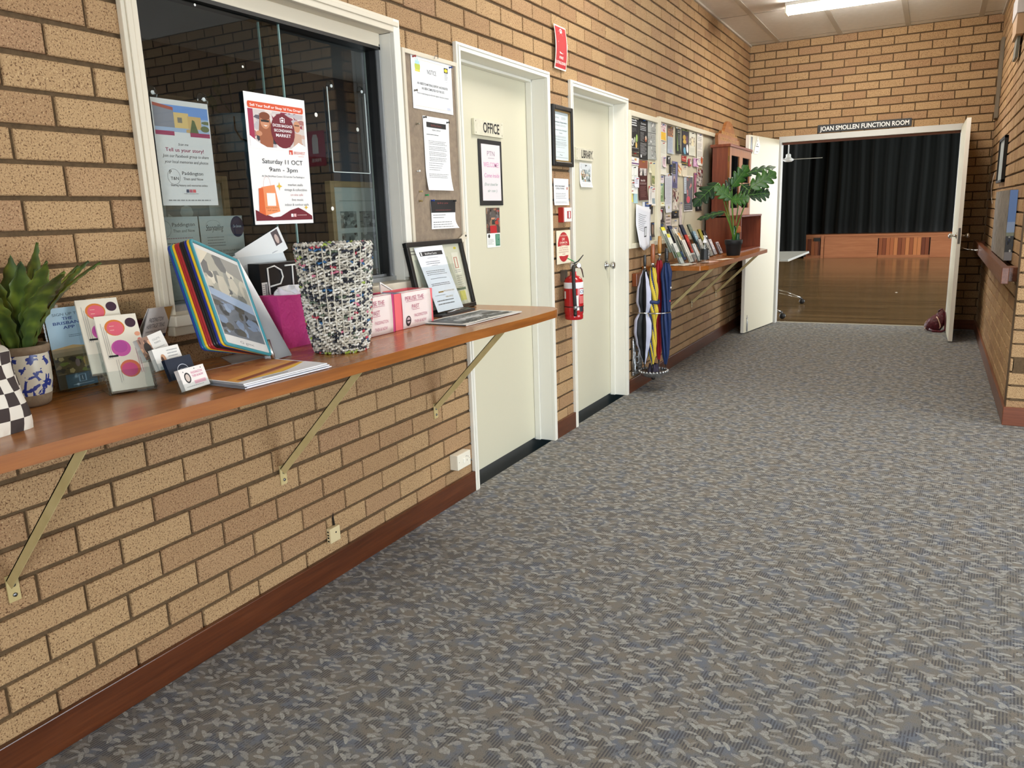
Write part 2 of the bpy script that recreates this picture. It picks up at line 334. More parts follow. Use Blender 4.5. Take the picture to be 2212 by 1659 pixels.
# ============================================================ SETTING
def brickwall(name,o,U,N,s0,s1,z1,joff,ops,edge0=False,edge1=False,zlow=0.0,thick=.11,seed=1):
    """o: point on the wall face at s=0,z=0; U horizontal unit, N outward; ops: (sa,sb,za,zb)"""
    rr=random.Random(seed); mb=MB(); o=V3(o);U=V3(U);N=V3(N); rnd=[]
    def P(s,z,n): return o+U*s+V3((0,0,z))+N*n
    flip=(U.cross(V3((0,0,1)))).dot(N)<0
    def face(q,mat,sm=False,v=0.5):
        b=len(mb.v); mb.v+=[tuple(p) for p in q]; mb.f.append([b+i for i in (range(len(q)-1,-1,-1) if flip else range(len(q)))]); mb.m.append(mb.mi(mat)); mb.sm.append(False); rnd.append(v)
    # mortar backing with thickness
    ss=sorted({s0,s1}|{a for q in ops for a in q[:2] if s0<a<s1}); zs=sorted({zlow,z1}|{a for q in ops for a in q[2:] if zlow<a<z1})
    def solid(a,b,c,d): return not any(q[0]<(a+b)/2<q[1] and q[2]<(c+d)/2<q[3] for q in ops) and s0<(a+b)/2<s1 and zlow<(c+d)/2<z1
    for i in range(len(ss)-1):
        for j in range(len(zs)-1):
            a,b,c,d=ss[i],ss[i+1],zs[j],zs[j+1]
            if not solid(a,b,c,d): continue
            m=-.010
            face([P(a,c,m),P(b,c,m),P(b,d,m),P(a,d,m)],MORTAR); face([P(b,c,-thick),P(a,c,-thick),P(a,d,-thick),P(b,d,-thick)],MORTAR)
            e=.01
            if not solid(a-e-.01,a-e,c,d): face([P(a,c,-thick),P(a,c,m),P(a,d,m),P(a,d,-thick)],MORTAR)
            if not solid(b+e,b+e+.01,c,d): face([P(b,c,m),P(b,c,-thick),P(b,d,-thick),P(b,d,m)],MORTAR)
            if not solid(a,b,d+e,d+e+.01): face([P(a,d,m),P(b,d,m),P(b,d,-thick),P(a,d,-thick)],MORTAR)
            if not solid(a,b,c-e-.01,c-e): face([P(a,c,-thick),P(b,c,-thick),P(b,c,m),P(a,c,m)],MORTAR)
    k=-2
    while Z0+k*CY<z1-.01:
        za=max(Z0+k*CY+.0060,zlow); zb=min(Z0+(k+1)*CY-.0060,z1)
        if zb-za<.01: k+=1; continue
        st=joff+(0 if k%2==0 else .12); j=math.floor((s0-st)/.24)
        while st+j*.24<s1:
            v=rr.random(); a=max(st+j*.24+.0048+rr.uniform(-.0012,.0012),s0); b=min(st+(j+1)*.24-.0048+rr.uniform(-.0012,.0012),s1); j+=1
            z_a=za+rr.uniform(-.0016,.0016); z_b=zb+rr.uniform(-.0018,.0014)
            segs=[(a,b)]
            for q in ops:
                if q[2]<(z_a+z_b)/2<q[3]:
                    ns=[]
                    for (x,y) in segs:
                        if q[1]<=x or q[0]>=y: ns.append((x,y))
                        else:
                            if q[0]>x: ns.append((x,q[0]))
                            if q[1]<y: ns.append((q[1],y))
                    segs=ns
            for (x,y) in segs:
                if y-x<.006: continue
                c=.0026; f0=rr.uniform(-.0012,.0008); c2=min(c,(y-x)/3)
                F=[P(x+c2,z_a+c,f0),P(y-c2,z_a+c,f0),P(y-c2,z_b-c,f0),P(x+c2,z_b-c,f0)]
                G=[P(x,z_a,f0-c),P(y,z_a,f0-c),P(y,z_b,f0-c),P(x,z_b,f0-c)]
                K=[P(x,z_a,-.014),P(y,z_a,-.014),P(y,z_b,-.014),P(x,z_b,-.014)]
                face(F,BRICK,v=v)
                for i in range(4):
                    i2=(i+1)%4
                    face([G[i],G[i2],F[i2],F[i]],BRICK,v=v); face([K[i],K[i2],G[i2],G[i]],BRICK,v=v)
        k+=1
    mb2=mb; o_=mb2.build(name,attr=rnd); o_['kind']='structure'; return o_
WIN=(1.452,2.70,1.075,2.14); D1=(3.165,4.13,-.1,2.14); D2=(4.45,5.435,-.1,2.14)
brickwall('wall_left',(0,0,0),(0,1,0),(1,0,0),-3.3,DB,H,.144,[WIN,D1,D2],seed=3)
DW=(.372,2.20,-.1,2.13)
brickwall('wall_back',(0,DB,0),(1,0,0),(0,-1,0),0.0,W,H,.167,[DW],seed=5)
brickwall('wall_right',(W,0,0),(0,1,0),(-1,0,0),YP+.001,DB,H,.11,[],seed=8)
brickwall('wall_right_lobby',(W-.004,YP,0),(1,0,0),(0,-1,0),0.0,4.2,H,.1,[],seed=11,thick=.14)
# lobby shell: glazed walls behind and to the right of the photographer let the daylight in
def slab(name,lo,hi,mat): return struct(MB().box(lo,hi,mat),name)
XR=6.6; YB=-3.3
mb=MB(); mb.box((-.1,YB-.12,0),(3.6,YB,H),BRICK); mb.box((5.9,YB-.12,0),(XR,YB,H),BRICK); mb.box((3.6,YB-.12,2.6),(5.9,YB,H),WHITE); struct(mb,'wall_behind')
mb=MB(); mb.box((XR,YB,0),(XR+.12,1.9,H),BRICK); mb.box((XR,5.2,0),(XR+.12,YP,H),BRICK); mb.box((XR,1.9,2.6),(XR+.12,5.2,H),WHITE); struct(mb,'wall_far_right')
for nm,a,b in (('window_2',(3.6,YB-.06,0),(5.9,YB-.06,2.6)),('window_3',(XR+.06,1.9,0),(XR+.06,5.2,2.6))):
    mb=MB()
    n=4
    for i in range(n+1):
        t=i/n; x=a[0]+(b[0]-a[0])*t; y=a[1]+(b[1]-a[1])*t
        mb.box((x-.03,y-.03,0),(x+.03,y+.03,2.6),SILVER)
    for z in (.0,1.0,2.54): mb.box((min(a[0],b[0])-.02,min(a[1],b[1])-.02,z),(max(a[0],b[0])+.02,max(a[1],b[1])+.02,z+.06),SILVER)
    struct(mb,nm)
mb=MB(); mb.box((-.005,YB,-.1),(XR,YP,0),CARPET); mb.box((-.005,YP,-.1),(W+.005,DB+.12,0),CARPET); struct(mb,'floor')
# function room beyond
mb=MB(); mb.box((-7.5,DB+.12,-.1),(7.5,24.5,0.0),HALLF); struct(mb,'floor_function_room')
struct(MB().box((.37,DB+.10,0),(2.20,DB+.125,.006),M('#d9d4c4',.35,.3)),'trim_1')
HW=M('#b9aa8c',.8); HD=M('#8f8674',.85)
mb=MB(); mb.box((-7.5,DB+.1,0),(0,DB+.16,4.3),HW); mb.box((W,DB+.1,0),(7.5,DB+.16,4.3),HW); mb.box((-.0,DB+.1,H),(W,DB+.16,4.3),HW); struct(mb,'wall_function_room_near')
mb=MB(); mb.box((-7.62,DB+.1,0),(-7.5,24.5,.9),HW); mb.box((-7.62,DB+.1,2.5),(-7.5,24.5,4.3),HW)
for y in (DB+.1,12.5,15.5,18.5,21.5): mb.box((-7.62,y,.9),(-7.5,y+.5,2.5),HW)
struct(mb,'wall_function_room_left')
mb=MB(); mb.box((7.5,DB+.1,0),(7.62,24.5,.9),HW); mb.box((7.5,DB+.1,2.5),(7.62,24.5,4.3),HW)
for y in (DB+.1,12.5,15.5,18.5,21.5): mb.box((7.5,y,.9),(7.62,y+.5,2.5),HW)
struct(mb,'wall_function_room_right')
slab('wall_function_room_far',(-7.5,24.4,0),(7.5,24.5,4.3),M('#1a1a18',.9))
slab('ceiling_function_room',(-7.5,DB+.1,4.3),(7.5,24.5,4.4),HD)
# ceiling panels with cover strips
CE=noisy('ceiling board',[(.3,'#e3e0d9'),(.7,'#ebe8e2')],nscale=18,rough=.8)
mb=MB(); mb.box((-.12,YB-.1,H),(W+.1,DB+.1,H+.05),CE); mb.box((W+.1,YB-.1,H),(XR+.1,YP+.1,H+.05),CE); ce=struct(mb,'ceiling')
CS=M('#c4bdb0',.7)
mb=MB()
for x in (.31,.955,1.61,2.265): mb.box((x-.024,YB,H-.006),(x+.024,DB,H+.001),CS)
for y in [9.44-1.36*i for i in range(10)]: mb.box((0,y-.005,H-.002),(W,y+.005,H+.001),M('#8d867a',.8))
mb.box((0,YB,H-.018),(.018,DB,H+.001),CS); mb.box((W-.018,YP,H-.018),(W,DB,H+.001),CS)
struct(mb,'trim_2')
# skirting boards
def skirt(name,segs,mat):
    mb=MB()
    for lo,hi in segs: mb.box(lo,hi,mat)
    return struct(mb,name,bevel=.003)
skirt('baseboard_left',[((0,YB,0),(.018,3.155,.105)),((0,4.145,0),(.018,4.44,.105)),((0,5.45,0),(.018,DB,.105))],SKIRT)
skirt('baseboard_back',[((0,DB-.018,0),(.34,DB,.105)),((2.235,DB-.018,0),(W,DB,.105))],SKIRTX)
skirt('baseboard_right',[((W-.018,YP,0),(W,DB,.105))],RAILW)
skirt('baseboard_lobby',[((W-.018,YP-.018,0),(XR,YP,.115))],SKIRTX)
# ---------------------------------------------------------------- doors
def single_door(name,y0,y1,knob,kid):
    mb=MB(); a=.034; zt=2.152; e=.02
    # architrave
    for lo,hi in (((-.0,y0-.004,0),(e,y0+a,zt)),((0,y1-a+.004,0),(e,y1+.004,zt)),((0,y0+a,zt-a),(e,y1-a+.004,zt))): mb.box(lo,hi,WHITE)
    # small bead on the architrave
    mb.box((e,y0+.010,0),(e+.005,y0+.016,zt-.012),WHITE); mb.box((e,y0+.010,zt-.016),(e+.005,y1-.010,zt-.010),WHITE)
    # jamb lining and stops
    for lo,hi in (((-.14,y0+.008,0),(0,y0+a,zt-a)),((-.14,y1-a+.004,0),(0,y1-.006,zt-a)),((-.14,y0+a,zt-a),(0,y1-a+.004,zt-.012))): mb.box(lo,hi,WHITE)
    mb.box((-.114,y0+a,0),(-.078,y0+a+.012,zt-a),WHITE); mb.box((-.114,y1-a-.010,0),(-.078,y1-a+.004,zt-a),WHITE); mb.box((-.114,y0+a,zt-a-.014),(-.078,y1-a,zt-a),WHITE)
    fr=struct(mb,name,bevel=.002)
    lf=MB().box((-.155,y0+a+.002,.012),(-.115,y1-a+.001,zt-a-.002),CREAM).build('door_leaf',fr,bevel=.0015)
    if knob:
        q=MB(); q.lathe([(.001,0),(.030,.001),(.031,.004),(.024,.009),(.013,.012),(.011,.034),(.016,.040),(.026,.050),(.028,.060),(.022,.068),(.010,.071),(.001,.072)],(-.114,y1-a-.082,.99),CHROME,20,(1,0,0)); q.build('door_knob',lf)
    if kid:
        q=MB(); q.tube([(-.1148,3.36,.20),(-.1146,3.45,.245),(-.1146,3.58,.262),(-.1148,3.68,.262)],.0006,M('#8b8672',.6),5); q.build('scuff_mark',lf)
    return fr
single_door('door_1',3.152,4.14,False,False)
single_door('door_2',4.438,5.445,True,False)
# ---------------------------------------------------------------- double door to the function room
AL=M('#c2c2bd',.4,.25)
mb=MB(); mb.box((.355,DB-.004,2.085),(2.215,DB+.12,2.15),AL); mb.box((.355,DB-.004,0),(.385,DB+.12,2.09),AL); mb.box((2.172,DB-.004,0),(2.205,DB+.12,2.09),AL)
mb.box((.385,DB+.05,2.06),(2.172,DB+.07,2.09),M('#6a3a22',.5)); d3=struct(mb,'door_3',bevel=.002)
def leaf(hx,hy,ex,ey,z0,z1,name='door_leaf'):
    mb=MB(); U=V3((ex-hx,ey-hy,0)); L=U.length; U.normalize(); N=V3((-U.y,U.x,0)); mb.obox(V3((hx,hy,z0))-N*.018,U,(0,0,1),N,L,z1-z0,.036,CREAM)
    o=mb.build(name,d3,bevel=.0015); return o,V3((hx,hy,0)),U,N,L
lo_,h,U,N,L=leaf(.345,DB-.03,.197,8.633,.012,2.118)
EDG=M('#e9e6dc',.35)
q=MB(); q.obox(h+U*(L+.0)-N*.0175+V3((0,0,.014)),U,(0,0,1),N,.003,2.10,.035,EDG); q.build('edge_strip',lo_)
# brass bolts on the face towards the camera (-N side is wall?) -> face pointing +x
s=-1 if N.x<0 else 1; F=h+N*(.019*s)
q=MB(); nn=N*s
q.tube([F+U*(L-.09)+V3((0,0,.02)),F+U*(L-.09)+V3((0,0,.20))],.004,STEEL,6); q.box_=None
q.obox(F+U*(L-.075)+V3((0,0,.02))+nn*.0,-U,(0,0,1),nn,.035,.11,.003,STEEL); q.tube([F+U*(L-.115)+V3((0,0,.17)),F+U*(L-.065)+V3((0,0,.17))],.003,STEEL,6); q.build('foot_bolt',lo_)
q=MB(); q.obox(F+U*(L-.045)+V3((0,0,1.93)),-U,(0,0,1),nn,.018,.17,.003,STEEL); q.obox(F+U*(L-.075)+V3((0,0,1.93)),-U,(0,0,1),nn,.012,.17,.003,M('#3a3a3a',.4,.6)); q.build('head_bolt',lo_)
# small papers stuck on the left leaf
def on_leaf(a,z,w,hh): # a: distance from hinge to left edge as seen
    return Fr(F+U*a+V3((0,0,z))+nn*.002,-U,(0,0,1))
fr=on_leaf(L-.13,1.93,.1,.16)
mb=MB(); mb.add([fr.p(*c,.001) for c in ((0,0),(.13,0),(.17,.03),(.19,.09),(.16,.14),(.11,.19),(.06,.11),(.02,.05))],[tuple(range(8))],PAPER)
printed(mb,fr,.18,.18,[('e',.55,.75,.03,.06,'#222222'),('e',.5,.55,.05,.05,'#222222'),('r',.3,.42,.8,.46,'#222222'),('r',.35,.12,.7,.16,'#888888')],.002)
tag(mb.build('torn_notice',org=fr.p(0,0)),'torn white paper notice taped near the top of the open cream door leaf','notice')
ro,h2,U2,N2,L2=leaf(2.192,DB-.03,2.212,8.617,.012,2.118)
q=MB(); q.obox(h2+U2*L2-N2*.0175+V3((0,0,.014)),U2,(0,0,1),N2,.003,2.10,.035,EDG); q.build('edge_strip',ro)
q=MB(); c=h2+U2*(L2-.065)+V3((0,0,1.035))
for sg in (1,-1):
    q.lathe([(.028,0),(.028,.004),(.012,.010),(.010,.035),(.018,.042),(.026,.055),(.024,.066),(.012,.072),(.001,.073)],c+N2*(.018*sg),CHROME,16,N2*sg)
q.obox(h2+U2*(L2+.003)-N2*.010+V3((0,0,.96)),N2,(0,0,1),U2,.020,.15,.001,STEEL); q.obox(h2+U2*(L2+.004)-N2*.006+V3((0,0,1.02)),N2,(0,0,1),U2,.012,.03,.006,STEEL); q.build('door_handle',ro)
# hold open hook
q=MB(); a=V3((2.228,8.66,.912)); b=V3((2.372,8.42,.908))
q.tube([a,a+V3((.004,-.004,.022)),a+V3((.012,-.01,.012)),a+(b-a)*.45,a+(b-a)*.72],.0035,CHROME,6); q.lathe([(.006,-.003),(.012,-.003),(.012,.003),(.006,.003)],a+(b-a)*.75,CHROME,14,(0,0,1))
q.tube([a+(b-a)*.78,b],[.005,.009],M('#dfe0df',.3,.6),8)
tag(q.build('door_hook',org=a),'chrome cabin hook holding the right door leaf open against the handrail','hook')
# ---------------------------------------------------------------- office servery window
y0,y1,z0,z1=1.437,2.716,1.127,2.158
mb=MB(); a=.052
mb.box((-.0,y0,z0-.02),(.02,y0+a,z1),WOFF); mb.box((0,y1-a+.01,z0),(.02,y1,z1),WHITE); mb.box((0,y0+a,z1-a),(.02,y1-a+.01,z1),WOFF)
mb.box((.02,y0+.012,z0),(.026,y0+.03,z1-.012),WOFF); mb.box((.02,y0+.012,z1-.03),(.026,y1-.012,z1-.012),WOFF)
mb.box((-.14,y0+.012,z0-.04),(0,y0+a,z1-a),WOFF); mb.box((-.14,y1-a+.01,z0-.04),(0,y1-.01,z1-a),WHITE); mb.box((-.14,y0+a,z1-a),(0,y1-a+.01,z1-.01),WOFF)
mb.box((-.14,y0+a,z1-a-.05),(-.045,y1-a,z1-a+.001),WOFF)
w1=struct(mb,'window_1',bevel=.0025)
q=MB(); q.box((-.14,y0+.02,z0-.045),(.055,y1+.02,z0-.012),WOFF); q.box((-.02,y0+.03,z0-.075),(.03,y1,z0-.045),M('#c7bba4',.5)); q.build('window_sill',w1,bevel=.004)
q=MB(); q.box((-.115,y0+a,z0-.012),(-.045,y1-a+.01,z0+.006),SILVER); q.box((-.085,y0+a,z0+.006),(-.079,y1-a,z0+.016),SILVER); q.box((-.115,y1-.06,z0+.006),(-.045,y1-.052,z1-a-.04),SILVER); q.box((-.112,y1-.066,z0+.006),(-.062,y1-.06,z1-a-.04),BLACK); q.box((-.115,y0+a,z0+.006),(-.05,y0+a+.01,z1-a-.04),SILVER); q.box((-.115,y0+a,z1-a-.062),(-.045,y1-a,z1-a-.05),BLACK); q.build('sliding_track',w1)
for (ya,yb,x,nm) in ((y0+a,2.115,-.066,'glass_pane'),(2.05,y1-.066,-.095,'glass_pane')):
    q=MB(); q.box((x-.003,ya,z0+.008),(x+.003,yb,z1-a-.045),PANE); g=q.build(nm,w1)
    q=MB(); e=yb if x>-.08 else ya
    q.box((x-.0035,e-.002,z0+.008),(x+.0035,e+.002,z1-a-.05),M('#8fb0ac',.2)); q.build('polished_edge',g)
q=MB(); q.lathe([(.010,0),(.014,.003),(.012,.006)],(-.064,2.02,1.24),STEEL,12,(1,0,0)); 
for yy,zz in ((1.76,2.035),(1.93,1.88)): q.lathe([(.004,0),(.004,.001)],(-.0625,yy,zz),PAPER,8,(1,0,0))
for yy,zz in ((2.30,1.765),(2.35,1.42),(2.54,1.73)): q.lathe([(.008,0),(.008,.0012)],(-.0915,yy,zz),PAPER,9,(1,0,0))
q.build('adhesive_remnant',w1)
# ---------------------------------------------------------------- office beyond the glass
OB=M('#39434c',.8); 
ofl=slab('floor_office',(-3.3,-.6,-.1),(-.14,7,0.0),M('#4a4844',.9)); slab('ceiling_office',(-3.3,-.6,2.75),(-.12,7,2.85),M('#8a8a86',.9))
mb=MB(); mb.box((-3.4,-.6,0),(-3.3,7,2.8),OB); mb.box((-3.3,6.9,0),(-.12,7,2.8),OB); mb.box((-3.3,-.7,0),(-.12,-.6,2.8),OB)
for i in range(46):
    mb.box((-3.3,2.2+i*.05,0),(-3.288,2.242+i*.05,1.05),M('#323b44',.7))
mb.box((-3.3,-.5,1.05),(-3.27,6.9,1.09),M('#2b333b',.7)); struct(mb,'wall_office')
# dark vertical boards (nearer partition) on the left of the view
mb=MB(); BD=M('#4b4039',.7)
for i in range(13): mb.box((-1.62,.9+i*.135,0),(-1.6+(.004 if i%2 else 0),1.028+i*.135,2.75),BD)
mb.box((-1.66,.9,0),(-1.62,2.64,2.75),M('#231e1b',.8)); tag(mb.build('vertical_blind',org=(-1.62,1.8,0)),'dark brown vertical slat screen inside the office behind the left glass','screen')
# ---------------------------------------------------------------- counters
def counter(label,poly,z,brs,mat,edge,reach=.39,far=None):
    t=thing('wall_counter',label,'counter',(0.02,(poly[0][1]+poly[2][1])/2,z-.034),'timber wall counters')
    mb=MB(); mb.prism(poly,lambda u,v,n:(u,v,z-.034+n),.034,mat,edge); mb.build('counter_top',t,bevel=.003)
    for i,y in enumerate(brs):
        q=MB(); zt=z-.036; zf=.52; A=V3((reach,y,zt)); B=V3((.006,y,zf)); d=(A-B).normalized(); n=V3((-d.z,0,d.x)) # n points to the wall/up side
        # angle iron: flat flange (wide across y) and web
        q.obox(B,(0,1,0),d,n*-1,.030,(A-B).length,.003,BRKT) ; q.obox(B,n*-1,d,(0,1,0),.026,(A-B).length,.003,BRKT)
        q.box((.001,y,zf-.062),(.005,y+.030,zf+.01),BRKT)
        q.box((.02,y,zt-.003),(reach+.03,y+.030,zt+.002),BRKT)
        br=q.build('support_bracket',t)
        s_=MB(); s_.lathe([(.006,0),(.005,.003),(.001,.0035)],(.005,y+.016,zf-.045),STEEL,8,(1,0,0)); s_.lathe([(.006,0),(.005,.003),(.001,.0035)],(.005,y+.016,zf-.018),STEEL,8,(1,0,0)); s_.build('screw',br)
    return t
poly=[(.002,-.3),(.455,-.3),(.463,.4),(.474,.72),(.49,1.15),(.512,1.62),(.525,2.25),(.55,2.62),(.558,2.78)]
for i in range(7):
    a=R(0+i*15); poly.append((.558-.11+.11*math.cos(a),2.99+.12*math.sin(a)))
poly+=[(.022,3.112),(.022,3.10),(.002,3.10)]
counter('long varnished timber wall counter below the office window',poly,BZ,[.905,1.848,2.83],BENCH,BENCHE,.40)
poly=[(.002,5.79),(.46,5.79),(.505,5.87),(.52,6.3),(.515,8.2),(.33,8.60),(.002,8.60)]
counter('varnished timber wall counter below the large noticeboard',poly,B2,[6.33,7.24,8.18],BENCH,BENCHE,.42)
# ---------------------------------------------------------------- handrail on the right wall
t=thing('handrail','reddish brown timber rail along the right brick wall with a canvas on it','rail',(2.40,7.5,.86))
MB().box((2.372,5.50,.862),(2.412,DB-.03,.962),RAILW).build('rail_board',t,bevel=.004)
for y in (5.60,7.4,9.2): MB().box((2.412,y,.868),(W-.002,y+.14,.956),RAILW).build('spacer_block',t,bevel=.003)
# ---------------------------------------------------------------- ceiling light battens
EM=bpy.data.materials.new('lit diffuser'); EM.use_nodes=True; b=EM.node_tree.nodes['Principled BSDF']; b.inputs['Base Color'].default_value=(1,1,1,1); b.inputs['Emission Color'].default_value=(1,.945,.86,1); b.inputs["Emission Strength"].default_value=78
def batten(x,y,lbl):
    t=thing('ceiling_light',lbl,'ceiling light',(x+.61,y,H))
    MB().box((x,y-.075,H-.03),(x+1.22,y+.075,H-.001),M('#e9e7e0',.4)).build('housing',t,bevel=.002)
    q=MB(); sec=[(-.07,0),(-.062,-.045),(-.04,-.058),(.04,-.058),(.062,-.045),(.07,0)]
    n=len(sec); vs=[(x+.012,y+a,H-.03+b_) for a,b_ in sec]+[(x+1.208,y+a,H-.03+b_) for a,b_ in sec]
    q.add(vs,[(i,i+1,i+1+n,i+n) for i in range(n-1)]+[tuple(range(n-1,-1,-1)),tuple(range(n,2*n))],EM); q.build('diffuser',t)
    for xx in (x,x+1.208): MB().box((xx,y-.072,H-.09),(xx+.012,y+.072,H-.03),M('#efe9d2',.5)).build('end_cap',t)
batten(.66,7.90,'lit fluorescent batten on the ceiling before the function room doors')
batten(.66,4.3,'lit fluorescent batten on the ceiling over the office and library doors')
# ============================================================ THINGS ON THE LEFT WALL
K='#1d1d1f'; G1='#8d8d8d'; G2='#b5b5b5'
def wf(x,y,z): return Fr((x,y,z))
# --- narrow noticeboard
t=thing('noticeboard','narrow brown felt noticeboard with cream frame between office window and office door','noticeboard',(0,2.94,1.1))
FELT=noisy('brown felt',[(.35,'#857565'),(.65,'#94836f')],nscale=40,rough=.95,bump=.2)
MB().box((.003,2.736,1.12),(.012,3.14,2.04),FELT).build('felt_panel',t)
mb=MB()
for lo,hi in (((.003,2.724,1.12),(.022,2.742,2.058)),((.003,3.134,1.12),(.022,3.150,2.058)),((.003,2.742,2.04),(.022,3.134,2.058)),((.003,2.742,1.12),(.022,3.134,1.136))): mb.box(lo,hi,WOFF)
mb.build('board_frame',t,bevel=.002)
fr=wf(.0145,2.79,1.828); w,h=.315,.216
sheet('notice_sheet','laminated white asbestos NOTICE sheet pinned at the top of the narrow noticeboard','notice',fr,w,h,
 [('e',.145,.80,.065,.10,'#b9c24a'),('p',[(.09,.84),(.10,.95),(.125,.88),(.145,.97),(.17,.88),(.19,.93),(.20,.84)],'#a8d4dc'),('r',.085,.70,.20,.74,'#d6cf55'),('t','NOTICE',.485,.70,.085,'#333333','c',.22),
  ('r',.80,.80,.90,.90,K),('e',.85,.85,.04,.035,'#e2cf2e'),('o',.85,.72,.06,.10,'#777777',.0006),('l',.81,.78,.90,5,.028,'#555555'),
  ('t','AN ASBESTOS MATERIALS REPORT AND REGISTER',.5,.47,.045,'#222222','c',.76,.01),('t','HAS BEEN COMPLETED FOR THIS SITE',.5,.385,.045,'#222222','c',.56,.01),
  ('t','Prior to undertaking any works the register should be consulted',.5,.29,.035,'#555555','c',.78),('r',.06,.055,.94,.06,'#cfc49a'),('r',.06,.93,.94,.935,'#cfc49a'),('l',.84,.10,.94,2,.025,'#5566aa')],'#eff0f2',rough=.25)
fr=Fr((.0145,2.855,1.491),warp=curl(.205,.31,'b',.012)); w,h=.205,.313
sheet('document_sheet','white checklist with black heading bar pinned mid way down the narrow noticeboard','notice',fr,w,h,
 [('r',.12,.855,.88,.925,K),('t','BrisWest Centre',.5,.875,.028,'#8a3a33','c',.4),('t','GENERAL CHECKLIST',.5,.815,.02,'#444444','c',.34),('l',.1,.755,.6,1,.03,'#555555')]+
 [('l',.16,.67-.075*i,.9,3,.021,'#777777') for i in range(4)]+[('l',.13,.37-.03*i,.75-.05*i,1,.02,'#777777') for i in range(4)]+[('l',.1,.22,.9,3,.022,'#777777')],'#efeff0')
fr=Fr((.0145,2.878,1.322),warp=curl(.205,.128,'br',.02)); w,h=.205,.128
sheet('opening_hours_card','small half black half white hours card pinned low on the narrow noticeboard','notice',fr,w,h,
 [('r',.0,.56,1,1,K),('t','BrisWest Centre',.5,.86,.06,'#9b4a44','c',.42),('l',.18,.64,.85,1,.05,'#8a3a36'),('l',.06,.47,.6,1,.07,'#777777'),('l',.06,.38,.55,1,.07,'#777777'),('l',.06,.22,.9,3,.08,'#777777')],'#f0f0f0')
def pinthing(y,z,c,lbl): 
    q=MB(); pin(q,(.0155,y,z),c); tag(q.build('push_pin',org=(.0145,y,z)),lbl,'pin','pins in the narrow noticeboard')
for y,z,c,l in ((2.806,2.035,'#a02a2a','red push pin at top left corner of the NOTICE sheet'),(3.09,2.03,'#22468a','blue push pin at top right corner of the NOTICE sheet'),
  (2.862,1.797,'#3a3a38','dark push pin in top left corner of the white checklist'),(3.045,1.790,'#2a2a2a','dark push pin in top right corner of the white checklist'),
  (2.805,1.765,'#8d8674','bronze push pin left of the top of the white checklist'),(2.79,1.57,'#e8e8e4','white push pin left of the lower part of the white checklist'),
  (2.80,1.485,'#b9a268','upper brass push pin below the white pin on brown felt'),(2.845,1.470,'#2f9a5a','green push pin on the brown felt near the hours card'),
  (2.795,1.445,'#8d7a4a','lower brass push pin left of the small hours card'),(2.888,1.447,'#27459a','blue push pin in the top left of the hours card'),(3.07,1.446,'#333333','dark push pin in the top right of the hours card'),
  (2.805,1.90,'#6d6558','small dull pin left of the NOTICE sheet middle')): pinthing(y,z,c,l)
q=MB(); q.obox((.022,3.10,1.245),(0,.9,.42),(0,-.42,.9),(1,0,0),.07,.03,.003,WOFF)
for a in (.012,.06): q.lathe([(.005,0),(.004,.003)],V3((.025,3.10,1.245))+V3((0,.9,.42))*a+V3((0,-.42,.9))*.015,BLACK,8,(1,0,0))
tag(q.build('metal_strap',org=(.022,3.10,1.245)),'short cream metal strap with black screws beside the office door frame','strap')
q=MB(); q.tube([(.024,2.955,2.045),(.03,2.955,2.058),(.03,2.972,2.062),(.028,2.98,2.05)],.0012,STEEL,6); tag(q.build('wire_hook',org=(.024,2.955,2.045)),'small wire hook above the laminated NOTICE sheet','hook')
# --- office door signs
DX=-.1145
def plaque(name,lbl,y,z,w,h,txt,tw,tx,parent=None):
    t=thing(name,lbl,'door sign',(DX,y,z))
    mb=MB(); mb.box((DX,y,z),(DX+.016,y+w,z+h),noisy('worn cream paint '+txt,[(.3,'#c9c4ae'),(.7,'#d8d3bf')],nscale=30,rough=.5)); mb.build('sign_board',t,bevel=.0015)
    q=MB(); printed(q,Fr((DX+.0162,y,z)),w,h,[('t',txt,tx,.22,.62,'#16161a','c',tw,.03)],.0004); q.build('lettering',t)
    q=MB()
    for a,b in ((.05,.85),(.05,.15),(.95,.85),(.95,.15)): q.lathe([(.003,0),(.002,.001)],(DX+.016,y+w*a,z+h*b),M('#7a6b50',.6),7,(1,0,0))
    q.build('screw',t); return t
plaque('door_sign','cream painted OFFICE plaque with black letters on the first door',3.482,1.779,.306,.08,'OFFICE',.56,.57)
plaque('door_sign','cream painted LIBRARY plaque with black letters on the second door',4.775,1.712,.30,.08,'LIBRARY.',.66,.62)
t=thing('welcome_board','black framed whiteboard with pink WELCOME handwriting on the office door','whiteboard',(DX,3.54,1.427))
MB().box((DX,3.533,1.427),(DX+.006,3.779,1.763),BLK2).build('board_frame',t,bevel=.002)
q=MB(); fr=wf(DX+.0064,3.557,1.452); printed(q,fr,.2,.288,[('r',0,0,1,1,'#dcd6d8')],0); s_=q.build('writing_surface',t)
q=MB(); printed(q,fr,.2,.288,[('t','PTN',.5,.80,.085,'#9a7f90','c',.40),('r',.34,.755,.68,.762,'#9a7f90'),('t','WELCOME!',.5,.60,.085,'#d38ab4','c',.82,.006),('t','Come inside',.52,.415,.075,'#cf7fae','c',.80,0,.15),('t','(Door closed for',.47,.27,.05,'#7f9a92','c',.72,0,.15),('t','air con )',.52,.155,.05,'#7f9a92','c',.5,0,.15)],.0004); q.build('handwriting',s_)
fr=Fr((DX+.001,3.59,1.205),warp=curl(.148,.21,'r',.006))
